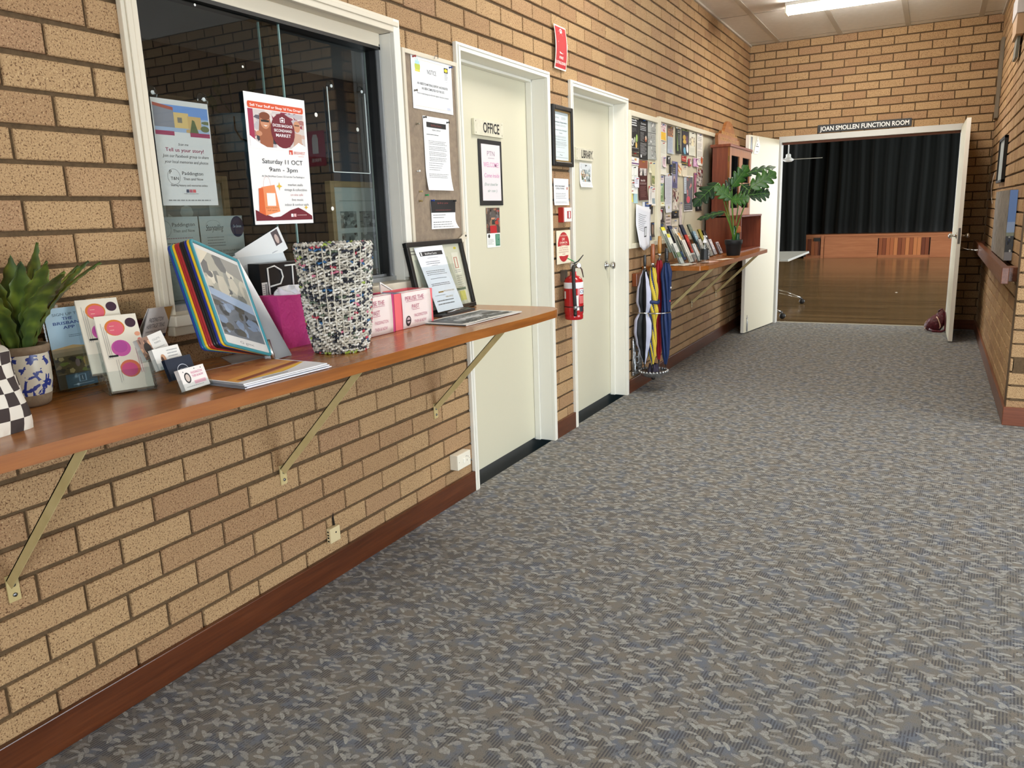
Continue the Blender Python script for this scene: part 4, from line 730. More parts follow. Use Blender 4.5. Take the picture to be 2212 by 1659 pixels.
# --- big twin noticeboard
t=thing('noticeboard','large two panel cream noticeboard crowded with flyers beside the library door','noticeboard',(0,6.7,1.1))
BD2=M('#c9c2aa',.8); CF=M('#ddd6bf',.45)
MB().box((.001,5.46,1.105),(.006,6.14,2.07),BD2).build('board_panel',t); MB().box((.001,6.14,1.105),(.006,7.97,2.09),BD2).build('board_panel',t)
for ya,yb,zt in ((5.450,6.142,2.078),(6.142,7.985,2.095)):
    mb=MB(); b=.038
    for lo,hi in (((.0,ya,1.10),(.030,ya+b,zt)),((0,yb-b,1.10),(.030,yb,zt)),((0,ya+b,1.10),(.030,yb-b,1.10+b)),((0,ya+b,zt-b),(.030,yb-b,zt))): mb.box(lo,hi,CF)
    mb.build('board_frame',t,bevel=.004)
FL=[
('blackL',5.495,1.80,5.70,2.03,'#161616','black flyer with white heading and small ovals at the top left of the large noticeboard',[('l',.1,.93,.8,3,.07,'#e8e8e8',.035),('l',.1,.7,.8,4,.035,'#666666'),('e',.3,.28,.14,.12,'#c9c9c9'),('e',.3,.27,.07,.07,K),('e',.55,.36,.09,.09,'#b9bfa8'),('e',.78,.42,.1,.12,'#9ab85a'),('e',.72,.2,.1,.10,'#d9b35c'),('r',.05,.10,.95,.12,'#888888')]),
('blackL2',5.495,1.765,5.70,1.80,'#3a2f22','short dark brown flyer strip directly under the black flyer with ovals',[('r',.05,.3,.95,.5,'#6d5c3e')]),
('black2',5.705,1.75,5.895,2.045,'#121212','long black flyer with white text second from left on the large noticeboard',[('t','Concerts',.5,.86,.045,'#efefef','c',.6,0,.3),('l',.1,.80,.9,3,.04,'#dddddd',.015),('l',.12,.66,.6,9,.026,'#999999'),('e',.8,.52,.12,.07,'#a34a22'),('e',.8,.55,.07,.05,'#e8d9c0'),('l',.1,.40,.92,12,.026,'#b9b9b9'),('r',.1,.05,.25,.12,'#dddddd')]),
('grey',5.90,1.76,6.10,2.055,'#a9aba6','grey flyer of three photo blocks beside the middle post of the large noticeboard',[('n',.4,.7,.95,.97,['#8e908c','#e2e2de','#3f403d','#bdbdb8'],3,14),('r',0,.66,1,.675,'#3a3a3a'),('n',.05,.37,.45,.64,['#8e908c','#e2e2de','#3f403d','#bdbdb8'],5,12),('l',.5,.6,.9,5,.04,'#6a6a6a'),('r',0,.34,1,.355,'#3a3a3a'),('n',.4,.04,.95,.32,['#8e908c','#e2e2de','#3f403d','#bdbdb8'],8,14)]),
('wo',5.495,1.705,5.69,1.76,'#ece9e4','small white card with orange mark under the dark strip at far left of the noticeboard',[('e',.65,.7,.08,.15,'#d98a3a'),('t','singing',.3,.5,.2,'#7a5a9a','c',.4),('r',0,.12,1,.3,'#5c2f6b')]),
('w1',5.50,1.60,5.68,1.70,'#e9e9e2','white card with a thin drawn circle at the left of the large noticeboard',[('o',.3,.6,.22,.32,'#555555',.0012),('l',.5,.3,.9,2,.1,'#8a9a7a')]),
('w2',5.58,1.545,5.69,1.62,'#e6e6ee','little lilac white card left of the tall maroon flyer',[('l',.2,.7,.8,3,.15,'#7a7a9a')]),
('w3',5.50,1.50,5.60,1.59,'#e4e4dc','little white note card below the circle drawing card',[('l',.15,.8,.85,3,.15,'#777777')]),
('brown',5.692,1.45,5.908,1.745,'#451a1a','tall maroon flyer with white heading and figure photo on the large noticeboard',[('r',.0,.80,1,1,'#8a4a30'),('n',.15,.62,.9,.80,['#c9c2bd','#e4dfd9','#1f1a1a','#dccfc2'],4,10),('p',[(.4,.62),(.62,.62),(.55,.78),(.48,.78)],'#1a1618'),('t','kin.kb',.5,.475,.05,'#efe6e2','c',.5,.02),('l',.15,.43,.9,2,.03,'#c9b3ae'),('l',.15,.34,.85,9,.032,'#8d625c')]),
('yel',5.50,1.44,5.56,1.53,'#d8cf45','narrow yellow slip at the left edge of the large noticeboard',[]),
('cardg',5.99,1.57,6.085,1.745,'#d9d3ae','cream and olive bookmark shaped flyer beside the middle post',[('r',.1,.05,.9,.4,'#6f7a4a'),('e',.5,.2,.3,.1,'#b9b26a')]),
('ct',5.93,1.66,5.985,1.745,'#e4dfc2','small cream slip between the maroon flyer and the olive bookmark flyer',[('l',.2,.8,.8,4,.12,'#8a8468')]),
('lb',5.585,1.43,5.67,1.545,'#a9cbd0','pale blue flyer peeking out left of the tall maroon flyer',[('r',0,.6,1,1,'#ecece6')]),
('dk',5.955,1.345,6.04,1.42,'#2f2b2c','small dark card beside the middle post above the blue headed flyer edge',[]),
('wr',5.925,1.42,6.03,1.56,'#e9e4de','white folded flyer with red corner right of the tall maroon flyer',[('p',[(0,.8),(.4,1),(0,1)],'#b5483a'),('l',.3,.6,.9,6,.07,'#999999')]),
('lw',5.985,1.41,6.09,1.55,'#e9e6df','small white flyer with blue grey base next to the middle post',[('r',.2,.1,.9,.4,'#8fa0a8'),('l',.2,.85,.8,2,.1,'#a84a42')]),
('blue',5.78,1.145,5.985,1.44,'#e4e8ee','white flyer with dark blue bands partly hidden by the curling white notice',[('r',.3,.88,1,1,'#28477f'),('t','know',.6,.92,.035,'#ffffff','c',.3),('r',.0,.0,1,.12,'#28477f'),('t','know!',.55,.035,.05,'#ffffff','c',.5)]),
('pr',5.99,1.165,6.075,1.28,'#3b302c','small dark photo card low beside the middle post',[('e',.5,.5,.3,.35,'#8a6f5c')]),
('ry',6.185,1.92,6.375,2.055,'#e9e2e0','flyer with pink faces over a yellow block at the top of the right panel',[('n',.1,.52,.9,.95,['#e3cfcf','#c24a5f','#b5788a','#f0e9e6','#9a3a52'],6,26),('r',.08,.04,.95,.5,'#e8b81e')]),
('rw',6.185,1.655,6.375,1.915,'#e6e5d8','plain white letter sheet below the yellow block flyer',[('l',.1,.9,.9,7,.04,'#b9b9ae'),('l',.1,.5,.9,8,.045,'#b0b0aa')]),
('rp',6.27,1.715,6.365,1.80,'#e4cfd6','tiny pink list pinned over the plain white letter sheet',[('l',.2,.85,.8,7,.11,'#a8788a')]),
('sun',6.41,1.83,6.57,2.05,'#b7c1cc','blue grey flyer topped by a sunset photo on the right panel',[('n',0,.62,1,.92,['#8a5a38','#d99a52','#3f2a22','#c9824a','#5c3a2c'],3,16),('r',0,.9,1,1,'#4a3028'),('l',.1,.56,.9,12,.035,'#8f9cad'),('r',.3,.05,.7,.15,'#a8a6c9')]),
('grn',6.645,1.84,6.79,2.06,'#1c241c','dark green leaf flyer with white margin on the right panel',[('r',0,.93,1,1,'#eceae6'),('p',[(.15,.1),(.45,.1),(.35,.55),(.2,.85)],'#6f8a3f'),('l',.4,.85,.9,2,.06,'#d0d0c9'),('l',.5,.7,.9,8,.05,'#9aa09a')]),
('gold',6.83,1.84,7.035,2.06,'#2b2833','dark flyer with gold robot shapes and a white oval on the right panel',[('r',0,.92,1,.96,'#8a9a3a'),('e',.35,.66,.25,.1,'#b9952a'),('e',.4,.5,.28,.08,'#c7a234'),('e',.75,.6,.15,.15,'#5a2f4a'),('e',.35,.15,.18,.14,'#5aa0c0'),('e',.8,.25,.17,.17,'#ececec'),('t','fir',.8,.22,.06,'#4a4a4a','c',.15)]),
('rd',6.83,1.785,6.99,1.835,'#a8362c','short red card with pale writing under the gold robot flyer',[('l',.12,.75,.88,2,.35,'#e9b9a0',.12)]),
('bs',6.83,1.755,7.03,1.782,'#2c2a22','black and olive stripe of card under the short red card',[('r',0,.4,1,.6,'#a89a3a')]),
('brd',7.055,1.845,7.265,2.05,'#dcdccd','pale flyer with a photo of a bride on the right panel',[('n',.08,.42,.92,.80,['#c9c0a8','#22201f','#e9e3d0','#8a7a5c','#f0ece0'],9,14),('p',[(.4,.42),(.75,.42),(.62,.74),(.5,.74)],'#e9e0b9'),('l',.15,.3,.85,4,.05,'#b9bfae')]),
('rw6',7.315,1.77,7.53,2.055,'#ebe9e2','tall white text flyer beside the empty end of the right panel',[('l',.15,.88,.8,3,.05,'#777777'),('l',.12,.68,.85,5,.04,'#999999'),('l',.12,.42,.85,4,.045,'#999999'),('l',.2,.2,.8,3,.05,'#888888')]),
('org',7.45,1.785,7.535,1.855,'#d9d5c9','small card with an orange oval at the lower corner of the tall white text flyer',[('e',.5,.5,.42,.48,'#c25a28'),('r',.3,.45,.7,.55,'#f0e6dc')]),
('btag',6.395,1.745,6.49,1.81,'#19191b','small black card with white mark below the sunset flyer',[('e',.5,.7,.18,.15,'#e9e9e9'),('l',.3,.4,.7,3,.12,'#888888')]),
('bstrip',6.47,1.655,6.53,1.745,'#151515','narrow black strip hanging below the small black card',[]),
('purp',6.545,1.555,6.705,1.775,'#77759c','lilac flyer with a black poster print and a face on the right panel',[('r',.05,.52,.62,.92,K),('l',.12,.72,.55,5,.07,'#b9b9a0'),('e',.35,.34,.22,.12,'#b9a3a0'),('e',.38,.28,.12,.08,'#3a3030'),('l',.1,.18,.9,4,.045,'#22222a')]),
('oflag',6.72,1.66,6.825,1.765,'#e9dcc0','cream flyer with orange diagonal stripes right of the lilac flyer',[('p',[(0,.9),(.9,.55),(.9,.4),(0,.72)],'#e08a3a'),('p',[(0,.55),(.6,.3),(.6,.15),(0,.4)],'#e9a04a')]),
('cream',6.84,1.655,7.02,1.75,'#e0d6bd','plain cream note under the striped card on the right panel',[('l',.2,.8,.8,2,.12,'#a8685a')]),
('psq',7.19,1.755,7.365,1.83,'#cf9ec4','square pink flyer with purple scribble near the right end',[('n',0,0,1,1,['#d4a3c9','#b57ab0','#e4c9df','#8a4a8a'],5,14)]),
('rfl',7.035,1.75,7.13,1.815,'#a8283c','crumpled red flyer left of the square pink flyer',[('p',[(.5,.1),(1,.5),(.6,.95)],'#d9d0cc')]),
('grnp',6.18,1.44,6.325,1.585,'#8fab7d','pale green photo flyer low on the left of the right panel',[('n',0,0,1,1,['#8fab7d','#c9d6b9','#5a7a4a','#b5c9a3'],7,18)]),
('crcard',6.18,1.405,6.34,1.438,'#e6e8c9','pale yellow green card hanging under the pale green photo flyer',[]),
('dkst',6.335,1.46,6.35,1.66,'#1e1e1e','thin dark edge of a flyer behind the long white letter',[]),
('letter',6.345,1.35,6.55,1.67,'#d8dbe3','long white stapled letter hanging below the small black card',[('e',.5,.94,.06,.02,'#b54a4a'),('l',.12,.86,.9,22,.03,'#a9adb9'),('e',.5,.13,.08,.04,'#a8a85a')]),
('swirl',6.575,1.375,6.755,1.55,'#d6cbb9','flyer of dark red and white swirling lines under the lilac flyer',[('n',0,0,1,1,['#cfc4b3','#5a1a22','#2b2224','#e6dfd2','#7a2a30'],11,34)]),
('dbx',6.55,1.30,6.755,1.362,'#19171a','small black bordered card under the swirling lines flyer',[('r',.35,.35,.65,.5,'#8d8d8d')]),
('perf',6.905,1.355,7.205,1.665,'#efecec','white edged poster of a red lit performer on the right panel',[('r',.03,.03,.97,.97,'#1c1518'),('n',.3,.35,.9,.95,['#2a1216','#7a1f2a','#3a1a22','#c25a52','#180e10'],4,26),('r',.05,.5,.28,.95,'#b9c4cf'),('l',.08,.9,.26,8,.05,'#7a8594'),('e',.5,.33,.2,.1,'#c4203c'),('l',.12,.18,.8,3,.05,'#8a8a92')]),
('dance',7.235,1.40,7.315,1.70,'#a85a78','narrow pink dance flyer right of the performer poster',[('n',0,0,1,1,['#a85a78','#d9b9c4','#6a2a48','#e4d9dc'],4,14)]),
('people',7.335,1.585,7.55,1.75,'#c9bfb9','photo flyer of a group of people near the right end of the board',[('n',0,0,1,1,['#cfc9c4','#2a2224','#8a3a42','#e0dad4','#1a1a1c','#a8968a'],13,40)]),
('pale',7.34,1.445,7.53,1.575,'#d9d9cc','pale sheet behind the dark plant leaf near the right end of the board',[('l',.2,.8,.8,3,.15,'#aaaaaa')]),
('blow',7.315,1.355,7.52,1.435,'#17181a','small black flyer with a white mark near the right end of the board',[('e',.4,.4,.08,.2,'#bdbdbd'),('e',.7,.6,.15,.2,'#3c4a3c')]),
('lw1',6.355,1.20,6.53,1.335,'#cfc3bd','pink grey card with dark writing low on the right panel',[('l',.12,.85,.9,3,.2,'#5a4a4a',.05),('l',.12,.3,.9,2,.1,'#888888')]),
('lw2',6.55,1.235,6.745,1.292,'#dcd3c0','two small cream notes side by side low on the right panel',[('l',.1,.7,.45,2,.25,'#8a8070'),('r',.5,0,.52,1,'#aaa08a')]),
('lw3',6.55,1.175,6.745,1.228,'#d3c6b4','brownish cream note row below the two small cream notes',[('n',.5,.2,.95,.85,['#c9b9a3','#5a4638','#e0d6c4'],3,8)]),
('circ',6.185,1.27,6.325,1.39,'#2c2326','dark round patterned card low at the left of the right panel',[('e',.4,.5,.3,.3,'#d6cfca'),('r',.3,.65,.7,.9,'#a83240')]),
('circ2',6.185,1.215,6.32,1.265,'#1d1c1e','black and white scribble card below the dark round patterned card',[('n',.1,.1,.9,.9,['#1d1c1e','#d0d0d0','#777777'],8,10)]),
('strip',6.775,1.14,6.865,1.44,'#cbbdb5','tall narrow pinkish strip poster behind the brochure racks',[('n',0,0,1,1,['#cbbdb5','#a8877e','#d9cfc9','#8a7a7a'],6,20)]),
('lav',6.185,1.59,6.33,1.65,'#e2d9dc','small white note just above the pale green photo flyer',[('l',.2,.7,.9,2,.25,'#9a8a8a')]),
]
rr=random.Random(5)
for i,(nm,ya,za,yb,zb_,col,lbl,els) in enumerate(FL):
    w,h=yb-ya,zb_-za; x=.0085+.0012*(i%4)+ (.004 if nm in('btag','rp','org','wo','w2','oflag','psq','crcard') else 0)
    fr=Fr((x,ya,za),(0,1,rr.uniform(-.02,.02)),warp=curl(w,h,rr.choice(('b','br','bl')),rr.uniform(.003,.012)))
    o=sheet('flyer',lbl,'flyer',fr,w,h,els,col,'flyers pinned on the large noticeboard')
    q=MB(); pin(q,fr.p(w*.5,h-.012,.001),rr.choice(('#222222','#b33030','#c9a23a','#2a5a9a','#e0e0e0'))); q.build('push_pin',o)
# curling white notice over the left panel
def wf2(u,v):
    a=u/.36; b=v/.30; return (.02*(1-b)*math.sin(a*3),0,.012+.055*max(0,.55-b)*(1.1-a)+.03*max(0,1-b)*abs(a-.3))
fr=Fr((.012,5.56,1.115),(0,.985,-.12),(0,.1,.99),warp=wf2)
mb=MB(); W2,H2=.35,.31; poly=lambda a,b:fr.p(W2*(a*(1-.18*(1-b))),H2*(b+.06*a*(1-b)-.1*(1-b)*(1-abs(2*a-.9))),0)
mb.grid(poly,10,10,M('#dfe1e8',.6),True); q_=tag(mb.build('curling_notice',org=fr.p(0,0),solid=.0006),'loose curling white notice with a small black framed picture over the left noticeboard panel','notice')
q=MB()
def pm(u,v,n=.0014): 
    return poly(u,v)+V3((n,0,0))
def qd(x0,y0,x1,y1,c): q.grid(lambda a,b:pm(x0+(x1-x0)*a,y0+(y1-y0)*b),3,3,M(c,.6))
for i in range(9): qd(.18,.80-i*.045,.70-.06*(i%3),.812-i*.045,'#8d8f96')
q.grid(lambda a,b:pm(.52+.17*a+.06*b,.30+.24*b),2,2,M('#1b2228',.6)); q.grid(lambda a,b:pm(.545+.12*a+.06*b,.325+.19*b,.002),2,2,M('#c9ced2',.6)); q.build('printing',q_)
# ============================================================ THINGS ON THE FIRST COUNTER
z=BZ+.0003
# checkered tote
t=thing('tote_bag','black and white checkered cloth bag at the left end of the long counter','bag',(.25,.68,z))
CW=M('#d9d2c6',.85); CK=M('#3a302e',.85)
mb=MB(); nA,nB=44,6; c=V3((.232,.70,z)); 
def bag(u,v):
    a=2*math.pi*u; n=4.2; ca,sa=math.cos(a),math.sin(a); r=(abs(ca)**n+abs(sa)**n)**(-1/n)
    sx=.105*(1-.06*v+.05*math.sin(v*5)); sy=.168*(1-.02*v+.05*math.sin(v*4+1)); wv=1+.02*math.sin(9*a+v*6)+.012*math.sin(17*a)
    return (c.x+ca*r*sx*wv,c.y+sa*r*sy*wv,c.z+.175*v+(.006*math.sin(5*a) if v>.9 else 0)+.004*math.sin(7*a)*v)
for i in range(nA):
    for j in range(nB):
        mb.grid(lambda a,b:bag((i+a)/nA,(j+b)/nB),2,2,CW if (i+j)%2 else CK)
mb.grid(lambda a,b:V3(bag(a,1))*(1-b)+V3((c.x,c.y,c.z+.13))*b,44,3,CW); mb.grid(lambda a,b:V3(bag(a,0))*(1-b)+V3((c.x,c.y,c.z+.001))*b,44,1,CK); mb.build('bag_body',t,weld=True)
q=MB(); pts=[(c.x+.06+.02*math.sin(k*.5),c.y+.02+.012*k,c.z+.165+.035*math.sin(k/9*3.14)) for k in range(10)]
q.tube(pts,[.016]*10,CW,10,flat=.55); q.tube([(p[0]+.004,p[1]+.01,p[2]-.012) for p in pts],[.013]*10,CK,10,flat=.5); q.build('rolled_handle',t)
q=MB(); q.add([(c.x+.02,c.y+.165,z+.15),(c.x-.01,c.y+.185,z+.14),(c.x-.035,c.y+.225,z+.004),(c.x+.035,c.y+.175,z+.02)],[(0,1,2,3)],CW); q.build('lining_flap',t,solid=.002)
# potted fern
pc=V3((.088,.99,z))
t=thing('potted_fern','artificial strap leaf fern in a blue and white patterned pot on the long counter','potted plant',pc)
CLAY=noisy('raw clay',[(.3,'#6e5a45'),(.7,'#83705a')],nscale=60,rough=.85)
tt=NT('blue scroll glaze'); v=tt.coord((1,1,1)); n1=tt.noise(v,34,3,.55); wv=tt.N('TexVoronoi',feature='DISTANCE_TO_EDGE'); wv.inputs['Scale'].default_value=38; mpn=tt.N('VectorMath',operation='ADD'); tt.L(v,mpn.inputs[0]); nz=tt.N('TexNoise'); nz.inputs['Scale'].default_value=30; tt.L(v,nz.inputs['Vector']); sc_=tt.N('VectorMath',operation='SCALE'); sc_.inputs['Scale'].default_value=.03; tt.L(nz.outputs['Color'],sc_.inputs[0]); tt.L(sc_.outputs[0],mpn.inputs[1]); tt.L(mpn.outputs[0],wv.inputs['Vector'])
msk=tt.math('MULTIPLY',tt.math('LESS_THAN',wv.outputs['Distance'],.13),tt.math('GREATER_THAN',n1,.46)); tt.L(tt.mix(msk,rgb('#c9c2b0'),rgb('#27367e')),tt.b.inputs['Base Color']); tt.b.inputs['Roughness'].default_value=.3
mb=MB(); mb.lathe([(.001,0),(.040,0),(.047,.006),(.052,.03)],pc,CLAY,36); p_=mb.build('pot_base',t)
MB().lathe([(.052,.0295),(.0565,.06),(.0575,.10),(.0565,.128)],pc,tt.m,36,closed=True).build('glazed_band',t)
MB().lathe([(.0565,.127),(.060,.129),(.061,.142),(.058,.147),(.052,.146),(.050,.13),(.002,.126)],pc,CLAY,36,closed=True).build('pot_rim',t)
tg=NT('fern leaf'); at=tg.N('Attribute'); v=tg.coord(); n=tg.noise(v,22,2,.5); tg.L(tg.ramp(n,[(.3,'#263a1c'),(.5,'#41561f'),(.7,'#71822e')]),tg.b.inputs['Base Color']); tg.b.inputs['Roughness'].default_value=.5; tg.b.inputs['Subsurface Weight'].default_value=.05
rr=random.Random(3)
for i in range(17):
    a=2*math.pi*i/17*2.4+rr.uniform(-.2,.2); lean=.15+.55*(i/17)+rr.uniform(-.06,.1); L=rr.uniform(.20,.265); base=pc+V3((.02*math.cos(a),.02*math.sin(a),.125)); d=V3((math.cos(a),math.sin(a),0))
    if base.x+d.x*math.sin(lean)*L<.02: d.x*=.25; 
    s=V3((-d.y,d.x,0)).normalized(); ph=rr.random()*6
    def lf(u,v,base=base,d=d,s=s,L=L,lean=lean,ph=ph):
        th=lean*(.35+.9*v); p=base+d*(L*v*math.sin(th))+V3((0,0,L*v*math.cos(th*.8))); x=(u-.5)*2
        w=(.007+.020*math.sin(min(v*1.25,1)*math.pi*.62)**1) * (1-max(0,v-.72)/.28)**.8 if v<1 else .0
        w*=1+.16*math.sin(v*38+ph)*abs(x)
        n=(d*math.cos(th)-V3((0,0,math.sin(th))))
        return p+s*(x*w)-n*(abs(x)*-.006)+n*(.0015*math.sin(v*70)*abs(x))
    q=MB(); q.grid(lf,4,26,tg.m,True); q.build('leaf',t,solid=.0008)
# brisbane app card holder
t=thing('card_holder','upright clear acrylic holder against the brick with a blue SIGN UP card','leaflet holder',(.03,1.1,z))
fr=Fr((.045,1.088,z+.004),(0,1,0),(-.10,0,1))
MB().obox(fr.p(0,0,-.004),fr.U,fr.V,fr.N,.118,.222,.002,ACRYL).build('acrylic_back',t); q=MB(); q.obox(fr.p(0,0,.004),fr.U,fr.V,fr.N,.118,.10,.002,ACRYL); q.obox(fr.p(0,0,-.004),fr.U,fr.V,fr.N,.118,.003,.045,ACRYL); q.build('acrylic_pocket',t)
sheet('leaflet','pale blue SIGN UP leaflet in the upright acrylic holder behind the fern pot','leaflet',Fr(fr.p(.006,.006,.0005),fr.U,fr.V),.105,.208,
 [('t','SIGN UP TO',.55,.90,.032,'#3a4a58','c',.72),('t','THE',.55,.845,.036,'#1e3a78','c',.26,.02),('t','BRISBANE',.55,.79,.036,'#1e3a78','c',.76,.02),('t','APP',.55,.735,.036,'#1e3a78','c',.3,.02),('l',.5,.65,.95,2,.02,'#4a5a68'),('p',[(0,.5),(.55,.53),(1,.49),(1,.46),(0,.46)],'#b39a6a'),('r',0,.40,1,.49,'#8f8266'),('r',0,.0,1,.40,'#4a4434'),('n',0,.18,1,.40,['#5b5238','#6f7a3a','#8a7a5c','#3a352c','#a8996a'],5,26),('e',.58,.30,.06,.05,'#7a6a66'),('e',.8,.31,.07,.06,'#a58a4a'),('r',.2,.0,1,.17,'#4a6472'),('r',.52,.06,.72,.15,'#8fb0c4'),('r',.55,.065,.69,.145,'#4a6472'),('t','I',.62,.08,.05,'#cfe0ea','c'),('r',.35,.03,.9,.036,'#9fb9c6')],'#9db9c9',rough=.3)
# maroon leaflet behind
t=thing('leaflet_holder','low clear holder with maroon leaflets against the wall behind the business cards','leaflet holder',(.03,1.3,z))
q=MB(); q.box((.012,1.262,z),(.016,1.375,z+.21),ACRYL); q.box((.012,1.262,z),(.045,1.375,z+.003),ACRYL); q.box((.040,1.262,z),(.043,1.375,z+.05),ACRYL); q.build('acrylic_holder',t)
sheet('leaflet','dark maroon leaflet with white lettering half hidden behind the card rack','leaflet',Fr((.0195,1.266,z+.006)),.105,.15,[('t','THE HOLDE',.55,.72,.07,'#e4d6d0','c',.8,.01),('l',.3,.58,.95,2,.09,'#b59a98')],'#4c1620',thick=.004,rough=.35)
# two tier DL brochure rack
U=V3((.40,.90,0)).normalized(); Vv=V3((-.50,.15,.85)); 
t=thing('brochure_rack','two tier clear acrylic rack of cream brochures beside the fern pot','brochure rack',(.19,1.14,z))
def tier(o,h,t,w=.112):
    fr=Fr(o,U,Vv); 
    q=MB(); q.obox(fr.p(-.004,0,-.014),fr.U,fr.V,fr.N,w,h,.0018,ACRYL); q.build('back_plate',t)
    q=MB(); q.obox(fr.p(-.004,0,.009),fr.U,fr.V,fr.N,w,.055,.0018,ACRYL); q.obox(fr.p(-.004,0,-.014),fr.U,fr.V,fr.N,w,.0018,.025,ACRYL); q.build('front_lip',t)
    for u in (-.004,w-.006):
        q=MB(); q.obox(fr.p(u,0,-.014),fr.N,fr.V,fr.U,.025,.085,.0018,ACRYL); q.build('side_wall',t)
    return fr
f1=tier(V3((.200,1.128,z+.006)),.15,t); f2=tier(V3((.140,1.122,z+.048)),.155,t)
q=MB(); q.obox(V3((.20,1.124,z)),U,(-U.y,U.x,0),(0,0,1),.112,.115,.002,ACRYL); q.obox(V3((.205,1.122,z+.001)),(-U.y,U.x,0),(-.3,0,1),U,.10,.05,.0018,ACRYL); q.obox(V3((.205,1.122,z+.001))+U*.11,(-U.y,U.x,0),(-.3,0,1),U,.10,.05,.0018,ACRYL); q.build('base_plate',t)
BR=[('e',.42,.83,.24,.11,'#c9702f'),('e',.43,.82,.20,.095,'#cf5a6a'),('e',.45,.55,.23,.11,'#c2569a'),('e',.44,.57,.17,.08,'#b04a94'),('e',.55,.27,.24,.115,'#c8694a'),('e',.53,.26,.19,.09,'#c24e7a'),('e',.82,.88,.13,.065,'#3a2030'),('e',.92,.72,.07,.03,'#dd9a7a'),('e',.94,.64,.05,.025,'#cf7a70'),('e',.95,.58,.045,.02,'#a86a9a')]+[('l',.30+.02*i,.85-.055*j,.42+.10*(i%3),1,.02,'#e9c6b4') for i in range(1) for j in range(2)]+[('r',.10+.045*i,.42,.115+.045*i,.90-.05*i,'#a9a39a') for i in range(3)]+[('r',.78+.05*i,.2,.793+.05*i,.62-.04*i,'#b07a8a') for i in range(2)]+[('r',.12,.44,.34,.465,K),('r',.26,.10,.27,.4,'#a9a39a'),('r',.31,.12,.32,.4,'#a9a39a')]
def dl(fr,lbl,els,col,group,n=1,th=.006,w=.099,h=.21,pn='printing'):
    return sheet('brochure',lbl,'brochure',Fr(fr.p(.003,.003,-.002),fr.U,fr.V),w,h,els,col,group,thick=th,pname=pn)
dl(f1,'cream brochures with three orange pink discs in the front tier beside the fern','x' and BR,'#ded5c4','brochures in the two tier acrylic rack',th=.014)
dl(f2,'cream brochures standing in the rear tier behind the front disc brochures',BR,'#d9d0be','brochures in the two tier acrylic rack',th=.012)
# business card rack with four tiers
t=thing('business_card_rack','four tier clear acrylic business card rack beside the two tier brochure rack','card rack',(.33,1.25,z))
U2=V3((-.16,.985,0)).normalized(); V2=V3((-.30,-.03,.95)); cards=[('#e9e3df',[('e',.25,.55,.12,.25,K),('e',.25,.55,.08,.18,'#c9b9b0'),('t','PADDINGTON',.65,.68,.11,'#cf7a9a','c',.45,.02),('t','THEN & NOW',.65,.52,.11,'#cf7a9a','c',.45,.02),('r',.45,.2,.9,.36,'#dfa9b6'),('l',.1,.12,.85,1,.1,'#a9a9a9'),('e',.15,.85,.02,.03,'#777777'),('e',.6,.9,.02,.03,'#777777'),('e',.85,.88,.02,.03,'#777777')],'white and pink PADDINGTON THEN & NOW business cards in the front tier'),
 ('#232b3a',[('o',.55,.35,.22,.3,'#c9cdd6',.0015),('t','SERVICES',.58,.34,.1,'#c9cdd6','c',.3)],'dark navy business cards in the second tier from the front'),
 ('#e4e0da',[('e',.3,.45,.1,.25,'#b98a6a'),('e',.26,.4,.05,.2,'#4a2e22'),('l',.5,.8,.92,4,.14,'#999999')],'white business cards with a little portrait in the third tier'),
 ('#dcd8d2',[('n',0,0,.42,1,['#8a6a5a','#2a1e1c','#c99a7a','#5a3f36'],5,14),('e',.25,.45,.13,.3,'#1f1715'),('t','COLLETTE',.68,.68,.09,'#8a8a88','c',.3),('t','MARKS',.68,.52,.09,'#8a8a88','c',.25),('l',.5,.3,.9,2,.12,'#aaaaaa')],'business cards with a dark haired portrait in the rear tier')]
o0=V3((.370,1.206,z+.004))
for i,(col,els,lbl) in enumerate(cards):
    o=o0+V3((-.036*i,-.006*i,.025*i)); f=Fr(o,U2,V2)
    q=MB(); q.obox(f.p(-.003,0,.009),f.U,f.V,f.N,.100,.020,.0016,ACRYL); q.obox(f.p(-.003,0,-.011),f.U,f.V,f.N,.100,.0016,.021,ACRYL); q.obox(f.p(-.003,0,-.011),f.U,f.V,f.N,.100,.045,.0016,ACRYL); q.build('card_pocket',t)
    q=MB(); q.obox(f.p(-.003,0,-.011),f.N,f.V,f.U,.021,.032,.0016,ACRYL); q.build('side_wall',t); q=MB(); q.obox(f.p(.0955,0,-.011),f.N,f.V,f.U,.021,.032,.0016,ACRYL); q.build('side_wall',t)
    f3=Fr(f.p(.002,.003,-.001),f.U,f.V) if i<3 else Fr(f.p(.002,.003,-.001),f.U+f.V*.15,f.V-f.U*.15)
    sheet('business_card',lbl,'business cards',f3,.090,.055,els,col,'business cards in the four tier rack',thick=.013 if i!=1 else .010,rough=.45)
q=MB(); 
for u in (-.003,.096): 
    q=MB(); a=Fr(o0,U2,V2).p(u,0,.008); q.prism([(0,0),(-.145,0),(-.145,.105),(-.12,.105)],lambda x,y,n,a=a:V3((a.x+x,a.y+n,z+y)),.0016,ACRYL)
    q.build('side_frame',t)
